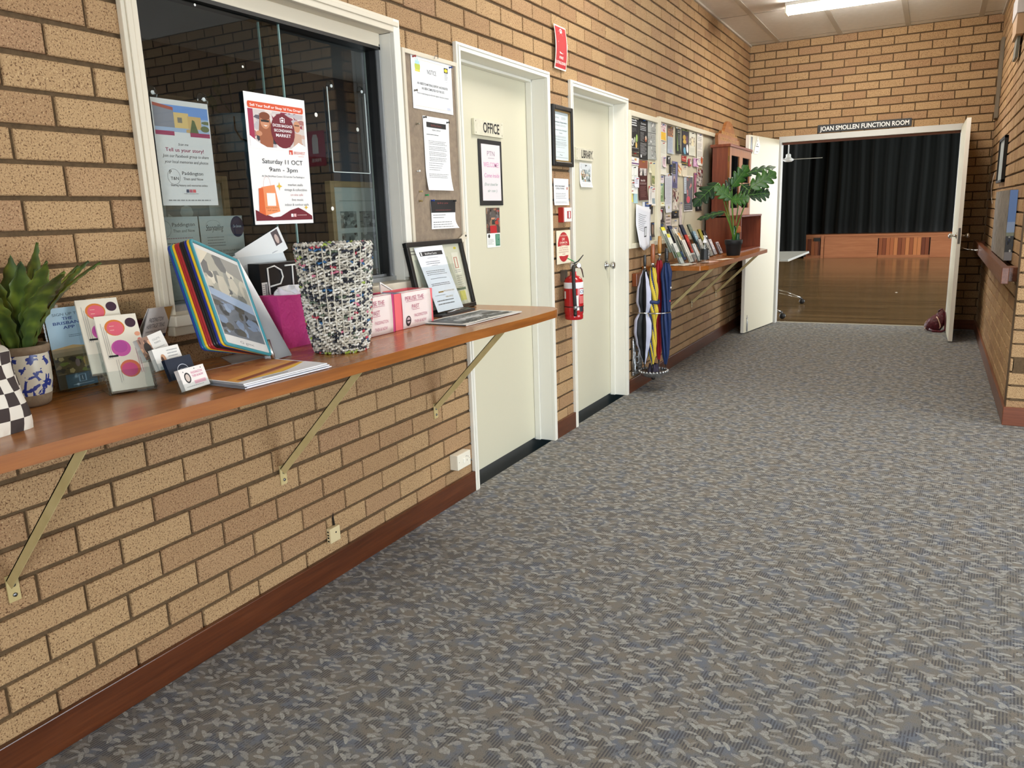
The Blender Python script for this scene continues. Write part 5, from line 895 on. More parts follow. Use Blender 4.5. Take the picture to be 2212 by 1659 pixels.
# heritage trail tent card
t=thing('tent_card','white PADDINGTON HERITAGE TRAIL tent card with a navy stripe behind the business cards','sign card',(.07,1.3,z))
o=V3((.067,1.281,z+.001)); U3=V3((-.492,.869,-.055)); V3_=V3((.263,.209,.942)); fr=Fr(o,U3,V3_)
sheet('card_panel',None,None,fr,.155,.205,[('t','PADDINGTON',.42,.80,.062,'#4a4a52','c',.62,.004,.25),('t','HERITAGE TRAIL',.46,.71,.062,'#4a4a52','c',.78,.004,.25),('t','Latrobe & Given Terrace, Paddington QLD',.5,.655,.026,'#6a6a72','c',.84,0,.2),('p',[(0,.5),(.3,.505),(.7,.54),(1,.55),(1,.60),(.7,.595),(.3,.56),(0,.555)],'#1c2340'),('p',[(.62,1),(1,.78),(1,1)],'#b98a45'),('p',[(.9,.3),(1,.35),(1,.52),(.8,.5)],'#c9c6c4'),('t','shahr',.55,.40,.04,'#2a2a3a','c',.3,0,.3)],'#d9d4d0',parent=t,thick=.002)
q=MB(); q.add([fr.p(0,.205,-.002),fr.p(.155,.205,-.002),fr.p(.155,.205,-.002)+V3((-.115,-.03,-.192)),fr.p(0,.205,-.002)+V3((-.115,-.03,-.192))],[(0,1,2,3)],M('#cfcac6',.6)); q.build('back_panel',t,solid=.0015)
# flip display stand with ten coloured frames
t=thing('flip_display_stand','metal desk display stand with ten coloured plastic page frames on the long counter','display stand',(.17,1.62,z))
S0=V3((.274,1.600,.987)); Vf=V3((-.477,.160,.864)).normalized(); Uf=V3((-.251,.918,-.308)); Uf=(Uf-Vf*Uf.dot(Vf)).normalized()
COL=['#1f3f8f','#2f8a96','#e8c02a','#a32a2e','#a82f33','#1b1b1d','#1b1b1d','#232f86','#e6bd2c','#3f8c98']
NM=['blue','teal','yellow','red','red','black','black','navy','yellow','teal']
from mathutils import Quaternion
for k in range(10):
    ang=R(-1.1*(9-k)); qn=Quaternion(Vf,ang); l=-(qn@Uf); S=S0+V3((-.0046*(9-k),0,0)); fr=Fr(S+l*.235,-l,Vf); m_=M(COL[k],.35)
    q=MB(); w,h,r_=.233,.318,.010; pts=[]
    for cx_,cy_,a0 in ((w-r_,h-r_,0),(r_,h-r_,90),(r_,r_,180),(w-r_,r_,270)):
        for j in range(4): a=R(a0+30*j); pts.append(fr.p(cx_+r_*math.cos(a),cy_+r_*math.sin(a)))
    pts.append(pts[0]); pts.append(pts[1]); q.tube(pts,.0048,m_,8)
    pg=q.build('page_frame',t); lab(pg,NM[k]+' plastic page frame')
    q=MB()
    if k==9:
        printed(q,fr,w,h,[('r',.02,.02,.98,.98,'#d7d5d2'),('n',.06,.10,.95,.94,['#a8a598','#8d8f8a','#c6bfae','#6f716d','#d6cfbe','#5c5e60','#b7b09c'],21,46),('p',[(.06,.10),(.95,.10),(.95,.47),(.06,.50)],'#6f747c'),('n',.06,.12,.95,.44,['#6f747c','#4c4f54','#8fa0b8','#55524c','#3c3d40','#7f8fa8'],8,30),('p',[(.06,.485),(.95,.40),(.95,.50),(.06,.56)],'#9fb0c8'),('p',[(.55,.94),(.95,.94),(.95,.75),(.62,.80)],'#8f8c86'),('p',[(.06,.94),(.3,.94),(.06,.78)],'#d9cfba'),('r',.0,.0,1,.10,'#dddad6'),('t','G gmc',.5,.045,.025,'#6a6a6a','c',.3)],0)
    else: q.add([fr.p(.004,.004),fr.p(w-.004,.004),fr.p(w-.004,h-.004),fr.p(.004,h-.004)],[(0,1,2,3)],M('#cfcdc6',.5))
    q.build('page_insert',pg)
    if k==9:
        q=MB(); q.add([fr.p(.004,.004,.0035),fr.p(w-.004,.004,.0035),fr.p(w-.004,h-.004,.0035),fr.p(.004,h-.004,.0035)],[(0,1,2,3)],glass_mat('page sleeve','#ffffff',1.0,1.45,.12)); q.build('clear_sleeve',pg)
q=MB(); MT=M('#c9ccd0',.36,.55)
q.add([(.150,1.560,z),(.222,1.735,z),(.03,1.79,z),(.025,1.63,z)],[(0,1,2,3)],MT); q.build('base_plate',t,solid=.003)
q=MB(); tp=S0+Vf*.325; q.add([S0+V3((-.02,-.002,-.022)),(.222,1.737,z+.001),tp+V3((-.010,.012,.0)),tp+V3((-.012,.0,0))],[(0,1,2,3)],MT); q.build('support_plate',t,solid=.002)
q=MB(); q.tube([S0+V3((.004,.004,-.012)),S0+V3((.004,.004,0))+Vf*.05],.006,CHROME,8); q.tube([S0+V3((-.01,.006,0)),tp+V3((-.008,.004,0))],.005,MT,8); q.build('hinge_post',t)
# magazine stack
fr=Fr((.480,1.303,z+.001),(.045,.999,0),(-.999,.045,0))
for i,(dx,dy,a) in enumerate(((0,0,0),(.004,.003,.01),(-.004,.006,-.015),(.002,-.003,.008),(-.006,.002,-.006))):
    f=Fr(fr.o+V3((-.002+dx,dy,.0012+.0026*i)),(.045+a,.999,0),(-.999,.045+a,0))
    top=i==4
    sheet('magazine',['lowest white magazine of the pile in front of the flip stand','second white magazine from the bottom of the pile in front of the flip stand','middle white magazine of the pile in front of the flip stand','white magazine directly under the orange covered one','top magazine with an orange sunset cover at the counter edge'][i],'magazine',f,.302,.262,
      [('r',.03,.12,.97,.97,'#cf8a52'),('p',[(.03,.55),(.97,.80),(.97,.97),(.03,.97)],'#c2794a'),('p',[(.03,.12),(.97,.45),(.97,.62),(.03,.30)],'#e2a552'),('p',[(.10,.14),(.97,.38),(.97,.47),(.4,.30),(.08,.22)],'#8f4a2e'),('p',[(.03,.12),(.5,.12),(.97,.26),(.97,.36),(.5,.20)],'#e9b93c'),('n',.2,.5,.9,.95,['#c98452','#b5683e','#d99a5a'],3,12),('p',[(.5,.10),(1,.10),(1,.34),(.75,.2)],'#e6e6ea'),('r',.25,.05,.55,.065,'#3a3a40')] if top else [],'#e2e3e8','magazines in the pile before the flip stand',thick=.0024)
# woven basket
bc=V3((.318,1.864,z+.001)); 
t=thing('woven_basket','tall basket woven from twisted coloured newspaper on the long counter','basket',bc)
pal=[M(c,.42,spec=.6,name='twisted paper '+c) for c in ('#d6d0c4','#cbc5b8','#b9b2a4','#e0dcd3','#2c2d33','#3b3c44','#8f8a80','#5f6b5a','#b23a4c','#2f5f8c','#c9c2b2','#9aae4a','#c9748a','#dcd8cf')]
wts=[14,14,13,9,15,13,15,4,2.0,2.2,14,1.5,2.2,9]
rr=random.Random(12); NS=84; ROWS=44; HB=.338
def br(v): return .080+.029*v**.8+.009*math.sin(min(v*6,1.57))
mb=MB()
for r_ in range(ROWS):
    v=(r_+.5)/ROWS; zc=HB*v; rad=br(v); hh=HB/ROWS*.60; run=0; m_=pal[0]; ring=[]
    jit=[rr.uniform(-.0012,.0012) for _ in range(NS)]
    for k in range(NS+1):
        kk=k%NS; a=2*math.pi*kk/NS; ro=rad+.0030*math.cos(math.pi*kk+math.pi*r_)+jit[kk]; zz=zc+.0026*math.sin(math.pi*kk*.5+r_*1.7)+jit[kk]*.8
        for j in range(5):
            t5=2*math.pi*j/5+kk*.9; ring.append(bc+V3(((ro+.0042*math.cos(t5))*math.cos(a),(ro+.0042*math.cos(t5))*math.sin(a),zz+hh*math.sin(t5))))
    for k in range(NS):
        if run<=0: m_=rr.choices(pal,wts)[0]; run=rr.choice((1,1,1,2,2,3,4))
        run-=1
        b=len(mb.v); mb.v+=[tuple(p) for p in ring[k*5:(k+2)*5]]
        for j in range(5): mb.f.append([b+j,b+(j+1)%5,b+5+(j+1)%5,b+5+j]); mb.m.append(mb.mi(m_)); mb.sm.append(True)
mb.build('woven_wall',t)
q=MB(); q.lathe([(.001,.004),(.078,.004),(.0785,.02)],bc,M('#8d867a',.8),30); q.lathe([(.080,.02),(.1095,HB-.005)],bc,M('#57534d',.9),30,closed=True); q.build('basket_lining',t)
q=MB()
for k in range(60):
    a=2*math.pi*k/60; a2=a+.15; r1=br(1)+.001; q.tube([bc+V3((r1*math.cos(a),r1*math.sin(a),HB-.003)),bc+V3(((r1-.002)*math.cos((a+a2)/2),(r1-.002)*math.sin((a+a2)/2),HB+.005)),bc+V3((r1*math.cos(a2),r1*math.sin(a2),HB))],.0042,rr.choices(pal,wts)[0],5)
q.build('rolled_rim',t)
q=MB()
for k in range(30):
    a=2*math.pi*(k+.5)/30; q.tube([bc+V3(((br(v)+.001)*math.cos(a),(br(v)+.001)*math.sin(a),HB*v)) for v in (.0,.25,.5,.75,1.0)],.0026,pal[10],5)
q.build('upright_stakes',t)
# PERUSE THE PAST boxes
def pbox(lbl,y0,y1,x1,zt,c1,c2):
    t=thing('magazine_box',lbl,'box',(x1-.06,(y0+y1)/2,z)); m1=M(c1,.7); x0=x1-.12
    q=MB(); e=.003
    for lo,hi in (((x0,y0,z),(x1,y1,z+e)),((x0,y0,z),(x0+e,y1,z+zt)),((x1-e,y0,z),(x1,y1,z+zt)),((x0,y0,z),(x1,y0+e,z+zt)),((x0,y1-e,z),(x1,y1,z+zt))): q.box(lo,hi,m1)
    q.build('box_body',t,bevel=.0015)
    fr=Fr((x1+.0008,y0+.045,z+.0015)); w=(y1-y0)-.062; q=MB()
    q.grid(lambda a,b:fr.p(w*a,(zt-.002)*b,.0005+.0035*math.sin(b*3.14)*(.4+.6*abs(a-.5))),6,6,M('#e4d6d2',.6)); q.grid(lambda a,b:fr.p(w*a,zt-.002,.0005)+V3((-.035*b,0,.002)),6,2,M('#e4d6d2',.6)); wr=q.build('white_wrap',t,solid=.0006)
    f2=Fr(fr.o,fr.U,fr.V,warp=lambda u,v:(0,0,.0042*math.sin(v/zt*3.14)+.0006)); q=MB(); PK='#a84a6a'
    printed(q,f2,w,zt,[('t','PERUSE THE',.42,.76,.115,PK,'c',.64),('r',.12,.725,.74,.735,PK),('t','PAST',.43,.52,.115,PK,'c',.25),('r',.31,.485,.56,.495,PK),('e',.17,.20,.085,.145,'#26191f'),('e',.17,.22,.055,.09,'#b9a3a8'),('r',.1,.19,.24,.23,'#26191f'),('t','PADDINGTON',.60,.28,.085,'#b56a80','c',.44),('t','THEN & NOW',.58,.11,.085,'#b56a80','c',.42)],.001); q.build('printing',wr)
    return t
pbox('pink and white PERUSE THE PAST box nearest the evacuation diagram',2.265,2.520,.240,.138,'#e0666c','')
pbox('magenta and white PERUSE THE PAST box half hidden behind the woven basket',2.02,2.258,.245,.142,'#b8386e','')
fr=Fr((.150,2.215,z+.03),(0,1,0),(-.25,-.25,1))
sheet('photo_magazine','magazine with a dark beach photo cover leaning in the right PERUSE THE PAST box','magazine',Fr((.165,2.275,z+.012),(.0,.86,-.42),(-.28,.40,.84)),.235,.19,[('n',.03,.03,.97,.97,['#55524e','#8a8680','#2c2b2b','#bdb8b0','#4a525c','#a89f98'],5,40),('r',.0,.55,.4,.95,'#cfc0b9')],'#e6e4e2',thick=.003)
sheet('colour_print','blue sea photo print lying at the mouth of the PERUSE THE PAST box','photo',Fr((.185,2.30,z+.10),(0,1,-.1),(-.6,0,.8)),.16,.05,[('n',0,0,1,1,['#3a4f78','#d0d6dc','#5a7fb0','#22283a'],5,16)],'#dfe3e8',thick=.002)
# pink tissue bag and white tissue
t=thing('gift_bag','bright pink gift bag with white tissue between the flip stand and the basket','gift bag',(.08,1.9,z))
PINK=NT('bright pink paper'); v=PINK.coord(); nn_=PINK.noise(v,9,4,.6); PINK.b.inputs['Base Color'].default_value=rgb('#c23a80'); PINK.b.inputs['Roughness'].default_value=.55; PINK.bump(nn_,.8,.02)
MB().prism([(1.815,0),(2.02,0),(2.025,.168),(1.800,.178)],lambda u,v,n:(.035+n,u,z+v),.085,PINK.m).build('bag_body',t,bevel=.003)
q=MB(); rr=random.Random(4)
def tis(u,v): 
    a=2*math.pi*u; rr_=(.033*math.cos(a)*(1-.3*v),.072*math.sin(a)*(1-.2*v)); return (.080+rr_[0]+.006*math.sin(7*a+9*v),1.905+rr_[1]+.006*math.sin(5*a+4*v),z+.155+.040*v+.007*math.sin(4*a+v*7))
q.grid(tis,36,8,M('#e6e6ea',.6)); q.grid(lambda a,b:V3(tis(a,1))*(1-b)+V3((.075,1.905,z+.205))*b,36,3,M('#e6e6ea',.6)); q.build('white_tissue',t)
# PT box on the sill
SZ=1.1155
t=thing('letter_box_sign','black box with large white outlined PT letters on the window sill','box',(.0,1.9,SZ))
MB().box((-.035,1.834,SZ),(.018,2.04,SZ+.125),M('#0f0f14',.3)).build('box_body',t,bevel=.002)
q=MB(); WL=M('#dcdad4',.4); x=.021
q.tube([(x,1.870,SZ+.012),(x,1.868,SZ+.108),(x,1.900,SZ+.114),(x,1.930,SZ+.098),(x,1.936,SZ+.075),(x,1.922,SZ+.052),(x,1.874,SZ+.046)],.0030,WL,7)
q.tube([(x,1.950,SZ+.112),(x,2.025,SZ+.112)],.0028,WL,7); q.tube([(x,1.985,SZ+.112),(x,1.983,SZ+.03)],.0028,WL,7); q.build('outlined_letters',t)
q=MB(); printed(q,Fr((.0185,1.838,SZ+.012)),.026,.05,[('r',0,0,1,1,'#d8d8d4'),('r',.55,.1,.9,.9,'#8a8a8a'),('l',.1,.8,.5,5,.14,'#666666')],.0002); q.build('barcode_sticker',t)
# envelopes behind it
for i,(o,u,v,w,h,lbl,els) in enumerate(((V3((-.052,1.838,1.198)),(0,.93,.37),(-.08,-.37,.93),.225,.085,'white stamped envelope standing highest on the window sill against the glass',[('r',.80,.35,.95,.95,'#4a3f42'),('e',.87,.6,.04,.2,'#b9a39a')]),(V3((-.046,1.806,1.140)),(0,.955,.30),(-.10,-.30,.95),.245,.125,'large pale grey envelope with a printed address on the window sill',[('l',.80,.9,.96,5,.08,'#8d9298'),('l',.08,.62,.3,2,.06,'#9a9ea2'),('p',[(0,.5),(.12,.3),(.25,.3),(.0,.44)],'#b0b6ba')]),(V3((-.040,1.812,SZ+.002)),(0,1,.02),(-.06,0,1),.20,.115,'pale grey folder standing upright behind the black PT box',[]))):
    sheet('envelope',lbl,'envelope',Fr(o+V3((0,0,.0)),u,v),w,h,els,('#dadcdc','#c7cdd0','#bcc2c4')[i],'envelopes on the window sill',thick=.0015)
# evacuation diagram frame
t=thing('evacuation_diagram','black framed EVACUATION DIAGRAM leaning on the wall at the far end of the long counter','picture frame',(.1,2.84,z))
fr=Fr((.118,2.608,z+.001),(-.012,1,0),(-.205,.01,.978)); w,h=.452,.318; q=MB(); b=.020
for (a0,b0,a1,b1) in ((0,0,w,b),(0,h-b,w,h),(0,b,b,h-b),(w-b,b,w,h-b)): q.obox(fr.p(a0,b0,-.010),fr.U,fr.V,fr.N,a1-a0,b1-b0,.020,BLACK)
q.build('frame_moulding',t,bevel=.002)
MB().obox(fr.p(b,b,-.008),fr.U,fr.V,fr.N,w-2*b,h-2*b,.004,M('#c9c9b4',.5)).build('diagram_sheet',t)
q=MB(); f2=Fr(fr.p(b,b,-.0035),fr.U,fr.V)
printed(q,f2,w-2*b,h-2*b,[('t','EVACUATION DIAGRAM',.47,.885,.045,'#b5623f','c',.36,.004),('l',.04,.93,.16,2,.045,'#555555'),('e',.90,.93,.03,.02,'#c9b93a'),('r',.80,.50,.94,.86,'#d9d8c6'),('r',.83,.60,.90,.78,'#a85f4a'),('r',.845,.61,.885,.77,'#d9d8c6'),('l',.81,.56,.93,2,.03,'#777777'),('l',.81,.46,.93,7,.035,'#8d8d82'),('r',.74,.235,.95,.275,'#5a6b58'),('r',.30,.20,.72,.72,'#bfc2ac'),('r',.32,.22,.70,.70,'#cdcfbb'),('r',.40,.22,.41,.70,'#8f927f'),('r',.55,.22,.56,.60,'#8f927f'),('r',.32,.45,.55,.46,'#8f927f'),('r',.62,.05,.76,.22,'#b9b68e'),('r',.80,.06,.92,.22,'#c9c66a'),('l',.05,.12,.5,3,.035,'#8d8d82')],.0003); q.build('printing',t)
MB().obox(fr.p(b*.8,b*.8,.004),fr.U,fr.V,fr.N,w-1.6*b,h-1.6*b,.0015,glass_mat('frame glass','#ffffff',1.0,1.5)).build('glass_front',t)
# acrylic stand with centre notice
t=thing('document_holder','slanted acrylic document holder in front of the evacuation diagram','document holder',(.14,2.78,z))
fr=Fr((.158,2.662,z+.012),(-.01,1,0),(-.36,0,.93)); q=MB(); q.obox(fr.p(-.003,0,-.006),fr.U,fr.V,fr.N,.262,.245,.002,ACRYL); q.build('back_plate',t); q=MB(); q.obox(fr.p(-.003,0,.014),fr.U,fr.V,fr.N,.262,.205,.002,ACRYL); q.obox(fr.p(-.003,-.002,-.006),fr.U,fr.V,fr.N,.262,.002,.03,ACRYL); q.build('front_pocket',t)
MB().obox(V3((.10,2.66,z)),(0,1,0),(-1,0,0),(0,0,1),.26,.0,.001,STEEL) if False else None
q=MB(); q.box((.145,2.658,z),(.192,2.925,z+.010),M('#4c5052',.35,.4)); q.build('foot',t)
f=Fr(fr.p(.008,.004,.003),fr.U,fr.V,warp=lambda u,v:(0,0,.004+.018*max(0,v-.17)*(u/.2)*4+.003*math.sin(u*20)))
sheet('document_sheet','white centre notice with black title bar in the slanted acrylic holder','notice',f,.212,.290,[('r',.10,.86,.92,.925,K),('r',.13,.865,.17,.92,'#cfcfcf'),('t','BrisWest Centre',.48,.875,.032,'#dcdcdc','c',.42),('l',.3,.82,.72,1,.02,G1),('l',.2,.76,.75,2,.03,'#777777'),('l',.36,.70,.62,1,.02,'#777777'),('l',.1,.62,.85,3,.028,'#777777'),('l',.16,.50,.85,1,.02,'#333333'),('l',.12,.42,.85,2,.025,'#333333'),('t','APPLICATION FORM',.66,.285,.022,'#9a7c3a','c',.45),('r',.25,.28,.43,.30,'#9a7c3a'),('l',.1,.24,.5,1,.02,G1),('t','FOR OFFICE',.6,.195,.022,'#9a7c3a','c',.3),('l',.1,.15,.75,2,.05,'#777777')],'#e3e6ee')
q=MB(); q.tube([(.190,2.700,z+.0155),(.186,2.80,z+.0165),(.182,2.862,z+.0155)],[.0045,.005,.002],STEEL,10); q.tube([(.191,2.69,z+.015),(.190,2.70,z+.0155)],.003,BLACK,8); tag(q.build('pen',org=(.19,2.7,z+.01)),'silver pen resting on the foot of the slanted acrylic holder','pen')
# newspaper
sheet('newspaper','folded black and white newspaper lying flat at the far end of the long counter','newspaper',Fr((.436,2.448,z+.003),(.045,.999,0),(-.999,.045,0),warp=lambda u,v:(0,0,.0025*abs(math.sin(u*9)))),.43,.215,
 [('n',.05,.15,.95,.92,['#4f5355','#7a7d7f','#2b2d2f','#a5a8aa','#6a7078'],8,40),('r',.0,.0,1,.1,'#dcdcd8'),('t','NEWS',.3,.12,.16,'#1c1c1c','c',.35,.02),('t','COMMUNITY',.6,.55,.14,'#d0d2d2','c',.55),('r',.28,.42,.62,.56,'#c3c6ca')],'#d6d6d2',thick=.004)
# ============================================================ SECOND COUNTER, UMBRELLAS, CABINET, PLANT
z=B2+.0003
def rack(x,y,n,cols,lbl,h=.21,w=.099,step=(-.040,.045),yaw=.0,lean=.42,grp='brochures in the racks on the second counter',labs=None,side=True,base=None):
    """clear stepped leaflet rack: n tiers, front lowest; cols = (colour, elements) per tier"""
    U=V3((math.sin(yaw),math.cos(yaw),0)); Nn=V3((math.cos(yaw),-math.sin(yaw),0)); V=(V3((0,0,1))*math.cos(lean)-Nn*math.sin(lean))
    t=thing('brochure_rack',lbl,'brochure rack',(x,y+w/2,z))
    for i in range(n):
        o=V3((x,y,z+.006))+Nn*step[0]*i+V3((0,0,step[1]*i)); f=Fr(o,U,V)
        q=MB(); q.obox(f.p(-.004,0,-.012),f.U,f.V,f.N,w+.010,h*.75,.0018,ACRYL); q.build('back_plate',t)
        q=MB(); q.obox(f.p(-.004,0,.010),f.U,f.V,f.N,w+.010,h*.26,.0018,ACRYL); q.obox(f.p(-.004,0,-.012),f.U,f.V,f.N,w+.010,.0018,.024,ACRYL); q.build('front_lip',t)
        for u in (-.004,w+.004):
            q=MB(); q.obox(f.p(u,0,-.012),f.N,f.V,f.U,.024,h*.42,.0018,ACRYL); q.build('side_wall',t)
        if cols[i] is None: continue
        hh,col,els,lb=cols[i]
        sheet('brochure',lb,'brochure',Fr(f.p(.003,.003,-.001),f.U,f.V),w-.004,hh,els,col,grp,thick=.010,rough=.35)
    q=MB(); q.obox(V3((x,y-.004,z)),U,-Nn,(0,0,1),w+.010,.05+.045*n,.002,ACRYL); q.build('base_plate',t)
    return t
L4=[('l',.15,.8,.85,10,.06,'#9a9a98')]
rack(.27,5.93,3,[(.17,'#d9dbd6',[('r',0,.3,1,.55,'#5d7a4a')]+L4,'white and green leaflets in the front tier of the rack nearest the umbrellas'),(.20,'#e6e8e0',[('r',.1,.85,.9,1,'#d9d23a'),('r',0,.0,1,.25,'#7fa85a')],'white leaflets with a yellow head in the middle tier of the rack nearest the umbrellas'),(.21,'#dfe4d6',[('r',0,.86,1,1,'#e4d92c'),('l',.1,.7,.9,6,.08,'#9aa08a')],'yellow topped leaflets in the rear tier of the rack nearest the umbrellas')],'stepped clear rack of yellow topped leaflets nearest the umbrellas')
rack(.30,6.10,3,[(.19,'#e9e6dc',[('l',.3,.9,.7,14,.06,'#777777')],'tall plain cream leaflets in the front tier of the second rack from the umbrellas'),(.20,'#e6e0cf',[('p',[(.3,1),(1,.6),(1,1)],'#d99a4a'),('r',0,.5,.3,.9,'#3a3a3a')],'cream leaflets with an orange corner in the second rack from the umbrellas'),(.19,'#e2ded2',[('r',.15,0,.25,1,'#222222'),('r',.4,0,.48,1,'#222222')],'cream leaflets with black bars in the rear tier of the second rack')],'stepped clear rack of cream and orange leaflets behind the black umbrella handle')
rack(.33,6.24,1,[(.15,'#c9cccb',[('n',0,0,1,1,['#c9cccb','#9aa3a5','#dfe2e0'],3,12)],'pale leaflets in the small clear single holder at the counter front')],'small clear single leaflet holder near the front edge of the second counter',h=.17)
rack(.17,6.36,2,[(.21,'#3a5c8c',[('n',0,.3,1,1,['#3a5c8c','#9ab0c9','#24324a'],4,12)],'blue picture leaflets left of the red leaflets'),(.21,'#2f3f5f',[('r',.1,.1,.9,.35,'#c9ccd0')],'dark blue leaflets in the rear tier left of the red leaflets')],'tall clear rack of blue picture leaflets left of the red leaflets',step=(-.05,.09))
rack(.215,6.52,2,[(.22,'#b8382e',[('r',.55,.1,.72,.85,'#d9705f'),('r',0,0,1,.25,'#6a1f2a')],'tall red leaflets standing highest in the racks before the noticeboard'),(.22,'#27324f',[('r',0,.8,1,1,'#1b2238')],'navy leaflets directly behind the tall red leaflets')],'tall clear rack holding the red leaflets',h=.24,step=(-.04,.085))
rack(.26,6.72,3,[(.17,'#d6d8d4',L4,'plain grey white leaflets in the front tier of the rack behind the sanitiser'),(.18,'#8fb0c2',[('l',.25,.8,.75,2,.12,'#e0ecf2'),('l',.25,.4,.75,1,.12,'#d0e0ea')],'pale blue leaflets in the rack behind the sanitiser bottle'),(.18,'#6f7a6a',[('n',.3,.3,1,1,['#6f7a6a','#3a4a3a','#8a8f80'],3,8)],'grey green leaflets behind the pale blue leaflets')],'stepped clear rack with pale blue leaflets behind the sanitiser bottle',step=(-.045,.06))
rack(.25,6.95,2,[(.16,'#e3e3de',L4,'white leaflets below the olive yellow magazine'),(.19,'#a8a03a',[('n',.2,.1,.8,.6,['#c9bf6a','#8a8430','#e0dba0'],3,8)],'olive yellow leaflets in the rack left of the cabinet')],'clear rack with olive yellow leaflets',step=(-.045,.06))
rack(.24,7.13,2,[(.15,'#d3cfd2',[('n',0,.2,1,1,['#d3cfd2','#8a8088','#efecee'],3,10)],'pale leaflets in the front tier of the rack with black leaflets'),(.18,'#1d1c20',[('r',.1,.1,.3,.9,'#6a6a70')],'black leaflets in the rack closest to the red brown cabinet')],'clear rack with black leaflets',step=(-.045,.055))
rack(.25,7.31,1,[(.115,'#cfc6cc',[('n',.2,.2,.8,.9,['#2a2228','#8a7a88','#e6e0e4'],5,10)],'dark and white cards in the last low holder beside the plant pot')],'low clear card holder beside the black plant pot',h=.13)
# small white card holder and loose papers
t=thing('card_holder','small white paper card holder standing left of the sanitiser bottle','card holder',(.27,6.33,z))
q=MB(); q.lathe([(.022,0),(.030,.02),(.036,.055)],(.24,6.40,z),M('#e4e4e4',.5),9,closed=True); q.build('paper_cup',t,solid=.0015)
q=MB()
for k in range(4): q.obox(V3((.235+.006*k,6.375+.01*k,z+.012)),(.2,.97,.15*(k-1.5)),(-.2,-.1,1),(1,0,0),.045,.055,.0006,M('#efefee',.6))
q.build('folded_cards',t)
sheet('loose_leaflet','pinkish leaflet lying flat beside the sanitiser bottle','leaflet',Fr((.44,6.16,z+.001),(.1,1,0),(-1,.1,0)),.21,.10,[('r',.2,.3,.8,.5,'#c98a8a'),('n',0,0,1,1,['#d9b9b0','#c9a09a','#e6d6d0'],3,10)],'#d9bdb5',thick=.001)
sheet('loose_leaflet','white paper slip lying on the counter in front of the plant pot','leaflet',Fr((.46,6.50,z+.001),(.3,1,0),(-1,.3,0)),.20,.08,[],'#e6dfcf',thick=.001)
sheet('loose_leaflet','crumpled clear wrapped papers at the near end of the second counter','leaflet',Fr((.36,5.82,z+.001),(.05,1,0),(-1,.05,0),warp=lambda u,v:(0,0,.004*abs(math.sin(u*40))+.003*abs(math.cos(v*50)))),.22,.16,[('n',.1,.1,.9,.9,['#cfcabf','#e4e0d8','#a8a49c'],4,16)],'#d6d2c8',thick=.001)
# sanitiser bottle
sc=V3((.405,6.13,z)); t=thing('sanitiser_bottle','clear pump bottle with black label near the front of the second counter','bottle',sc)
CL=glass_mat('clear bottle plastic','#eef1f1',1.3,1.45)
MB().lathe([(.001,0),(.033,0),(.036,.004),(.036,.125),(.033,.138),(.016,.150),(.013,.160),(.013,.165)],sc,CL,24).build('bottle_body',t)
MB().lathe([(.0364,.028),(.0364,.112)],sc,M('#16191a',.4),24,closed=True).build('black_label',t)
q=MB(); f=Fr(sc+V3((.030,-.021,.03)),(.58,.81,0)); 
for i in range(6): q.obox(f.p(.002,.01+.012*i,.0012),f.U,f.V,f.N,.018-.003*(i%3),.004,.0003,M('#d9d9d9',.5))
q.build('label_text',t)
q=MB(); q.lathe([(.015,.158),(.016,.160),(.016,.175),(.008,.180),(.006,.200),(.006,.205)],sc,M('#e9eaec',.35),16); q.lathe([(.010,.203),(.011,.206),(.010,.216)],sc,M('#e9eaec',.35),14); q.tube([sc+V3((0,0,.211)),sc+V3((.02,-.03,.212)),sc+V3((.024,-.037,.204))],[.006,.005,.004],M('#e9eaec',.35),8); q.tube([sc+V3((0,0,.16)),sc+V3((.004,.002,.01))],.003,M('#e4e6e8',.3),8); q.build('pump',t)
# cabinet
x0,x1,y0,y1,zc,zt=.080,.232,7.60,8.58,1.30,1.935
t=thing('display_cabinet','red brown timber wall cabinet with two glazed doors above an open shelf','cabinet',(.15,8.1,z))
q=MB(); q.box((x0,y0,zc),(x1,y0+.018,zt),CAB); q.build('side_panel',t); q=MB(); q.box((x0,y1-.018,zc),(x1,y1,zt),CAB); q.build('side_panel',t)
MB().box((x0,y0,zc),(x0+.008,y1,zt),CAB).build('back_panel',t)
MB().box((x0-.012,y0-.022,zt),(x1+.03,y1+.02,zt+.026),CAB).build('cornice',t,bevel=.006)
MB().box((x0,y0,zc-.018),(x1,y1,zc),CAB).build('bottom_panel',t); MB().box((x0+.01,y0+.02,1.60),(x1-.025,y1-.02,1.612),CABF).build('inner_shelf',t)
ym=(y0+y1)/2; GD=glass_mat('cabinet glass','#9aa3a0',1.2,1.5)
for a,b in ((y0,ym-.001),(ym+.001,y1)):
    q=MB(); s_=.072
    for lo,hi in (((x1,a,zc),(x1+.020,a+s_,zt)),((x1,b-s_,zc),(x1+.020,b,zt)),((x1,a+s_,zc),(x1+.020,b-s_,zc+.07)),((x1,a+s_,zt-.075),(x1+.020,b-s_,zt)),((x1+.004,a+s_,1.60),(x1+.018,b-s_,1.62))): q.box(lo,hi,CABF)
    dr=q.build('cabinet_door',t,bevel=.0015); MB().box((x1+.008,a+s_,zc+.07),(x1+.011,b-s_,zt-.075),GD).build('glass_pane',dr)
    q=MB(); q.lathe([(.004,0),(.004,.008),(.009,.012),(.008,.018),(.001,.02)],(x1+.02,(b-.03) if a==y0 else (a+.03),1.62),M('#8a7a50',.3,.8),10,(1,0,0)); q.build('knob',dr)
q=MB()
for zz in (1.40,1.80): q.box((x1+.003,y0-.003,zz),(x1+.018,y0+.002,zz+.05),M('#8a7040',.4,.8))
q.build('hinge',t)
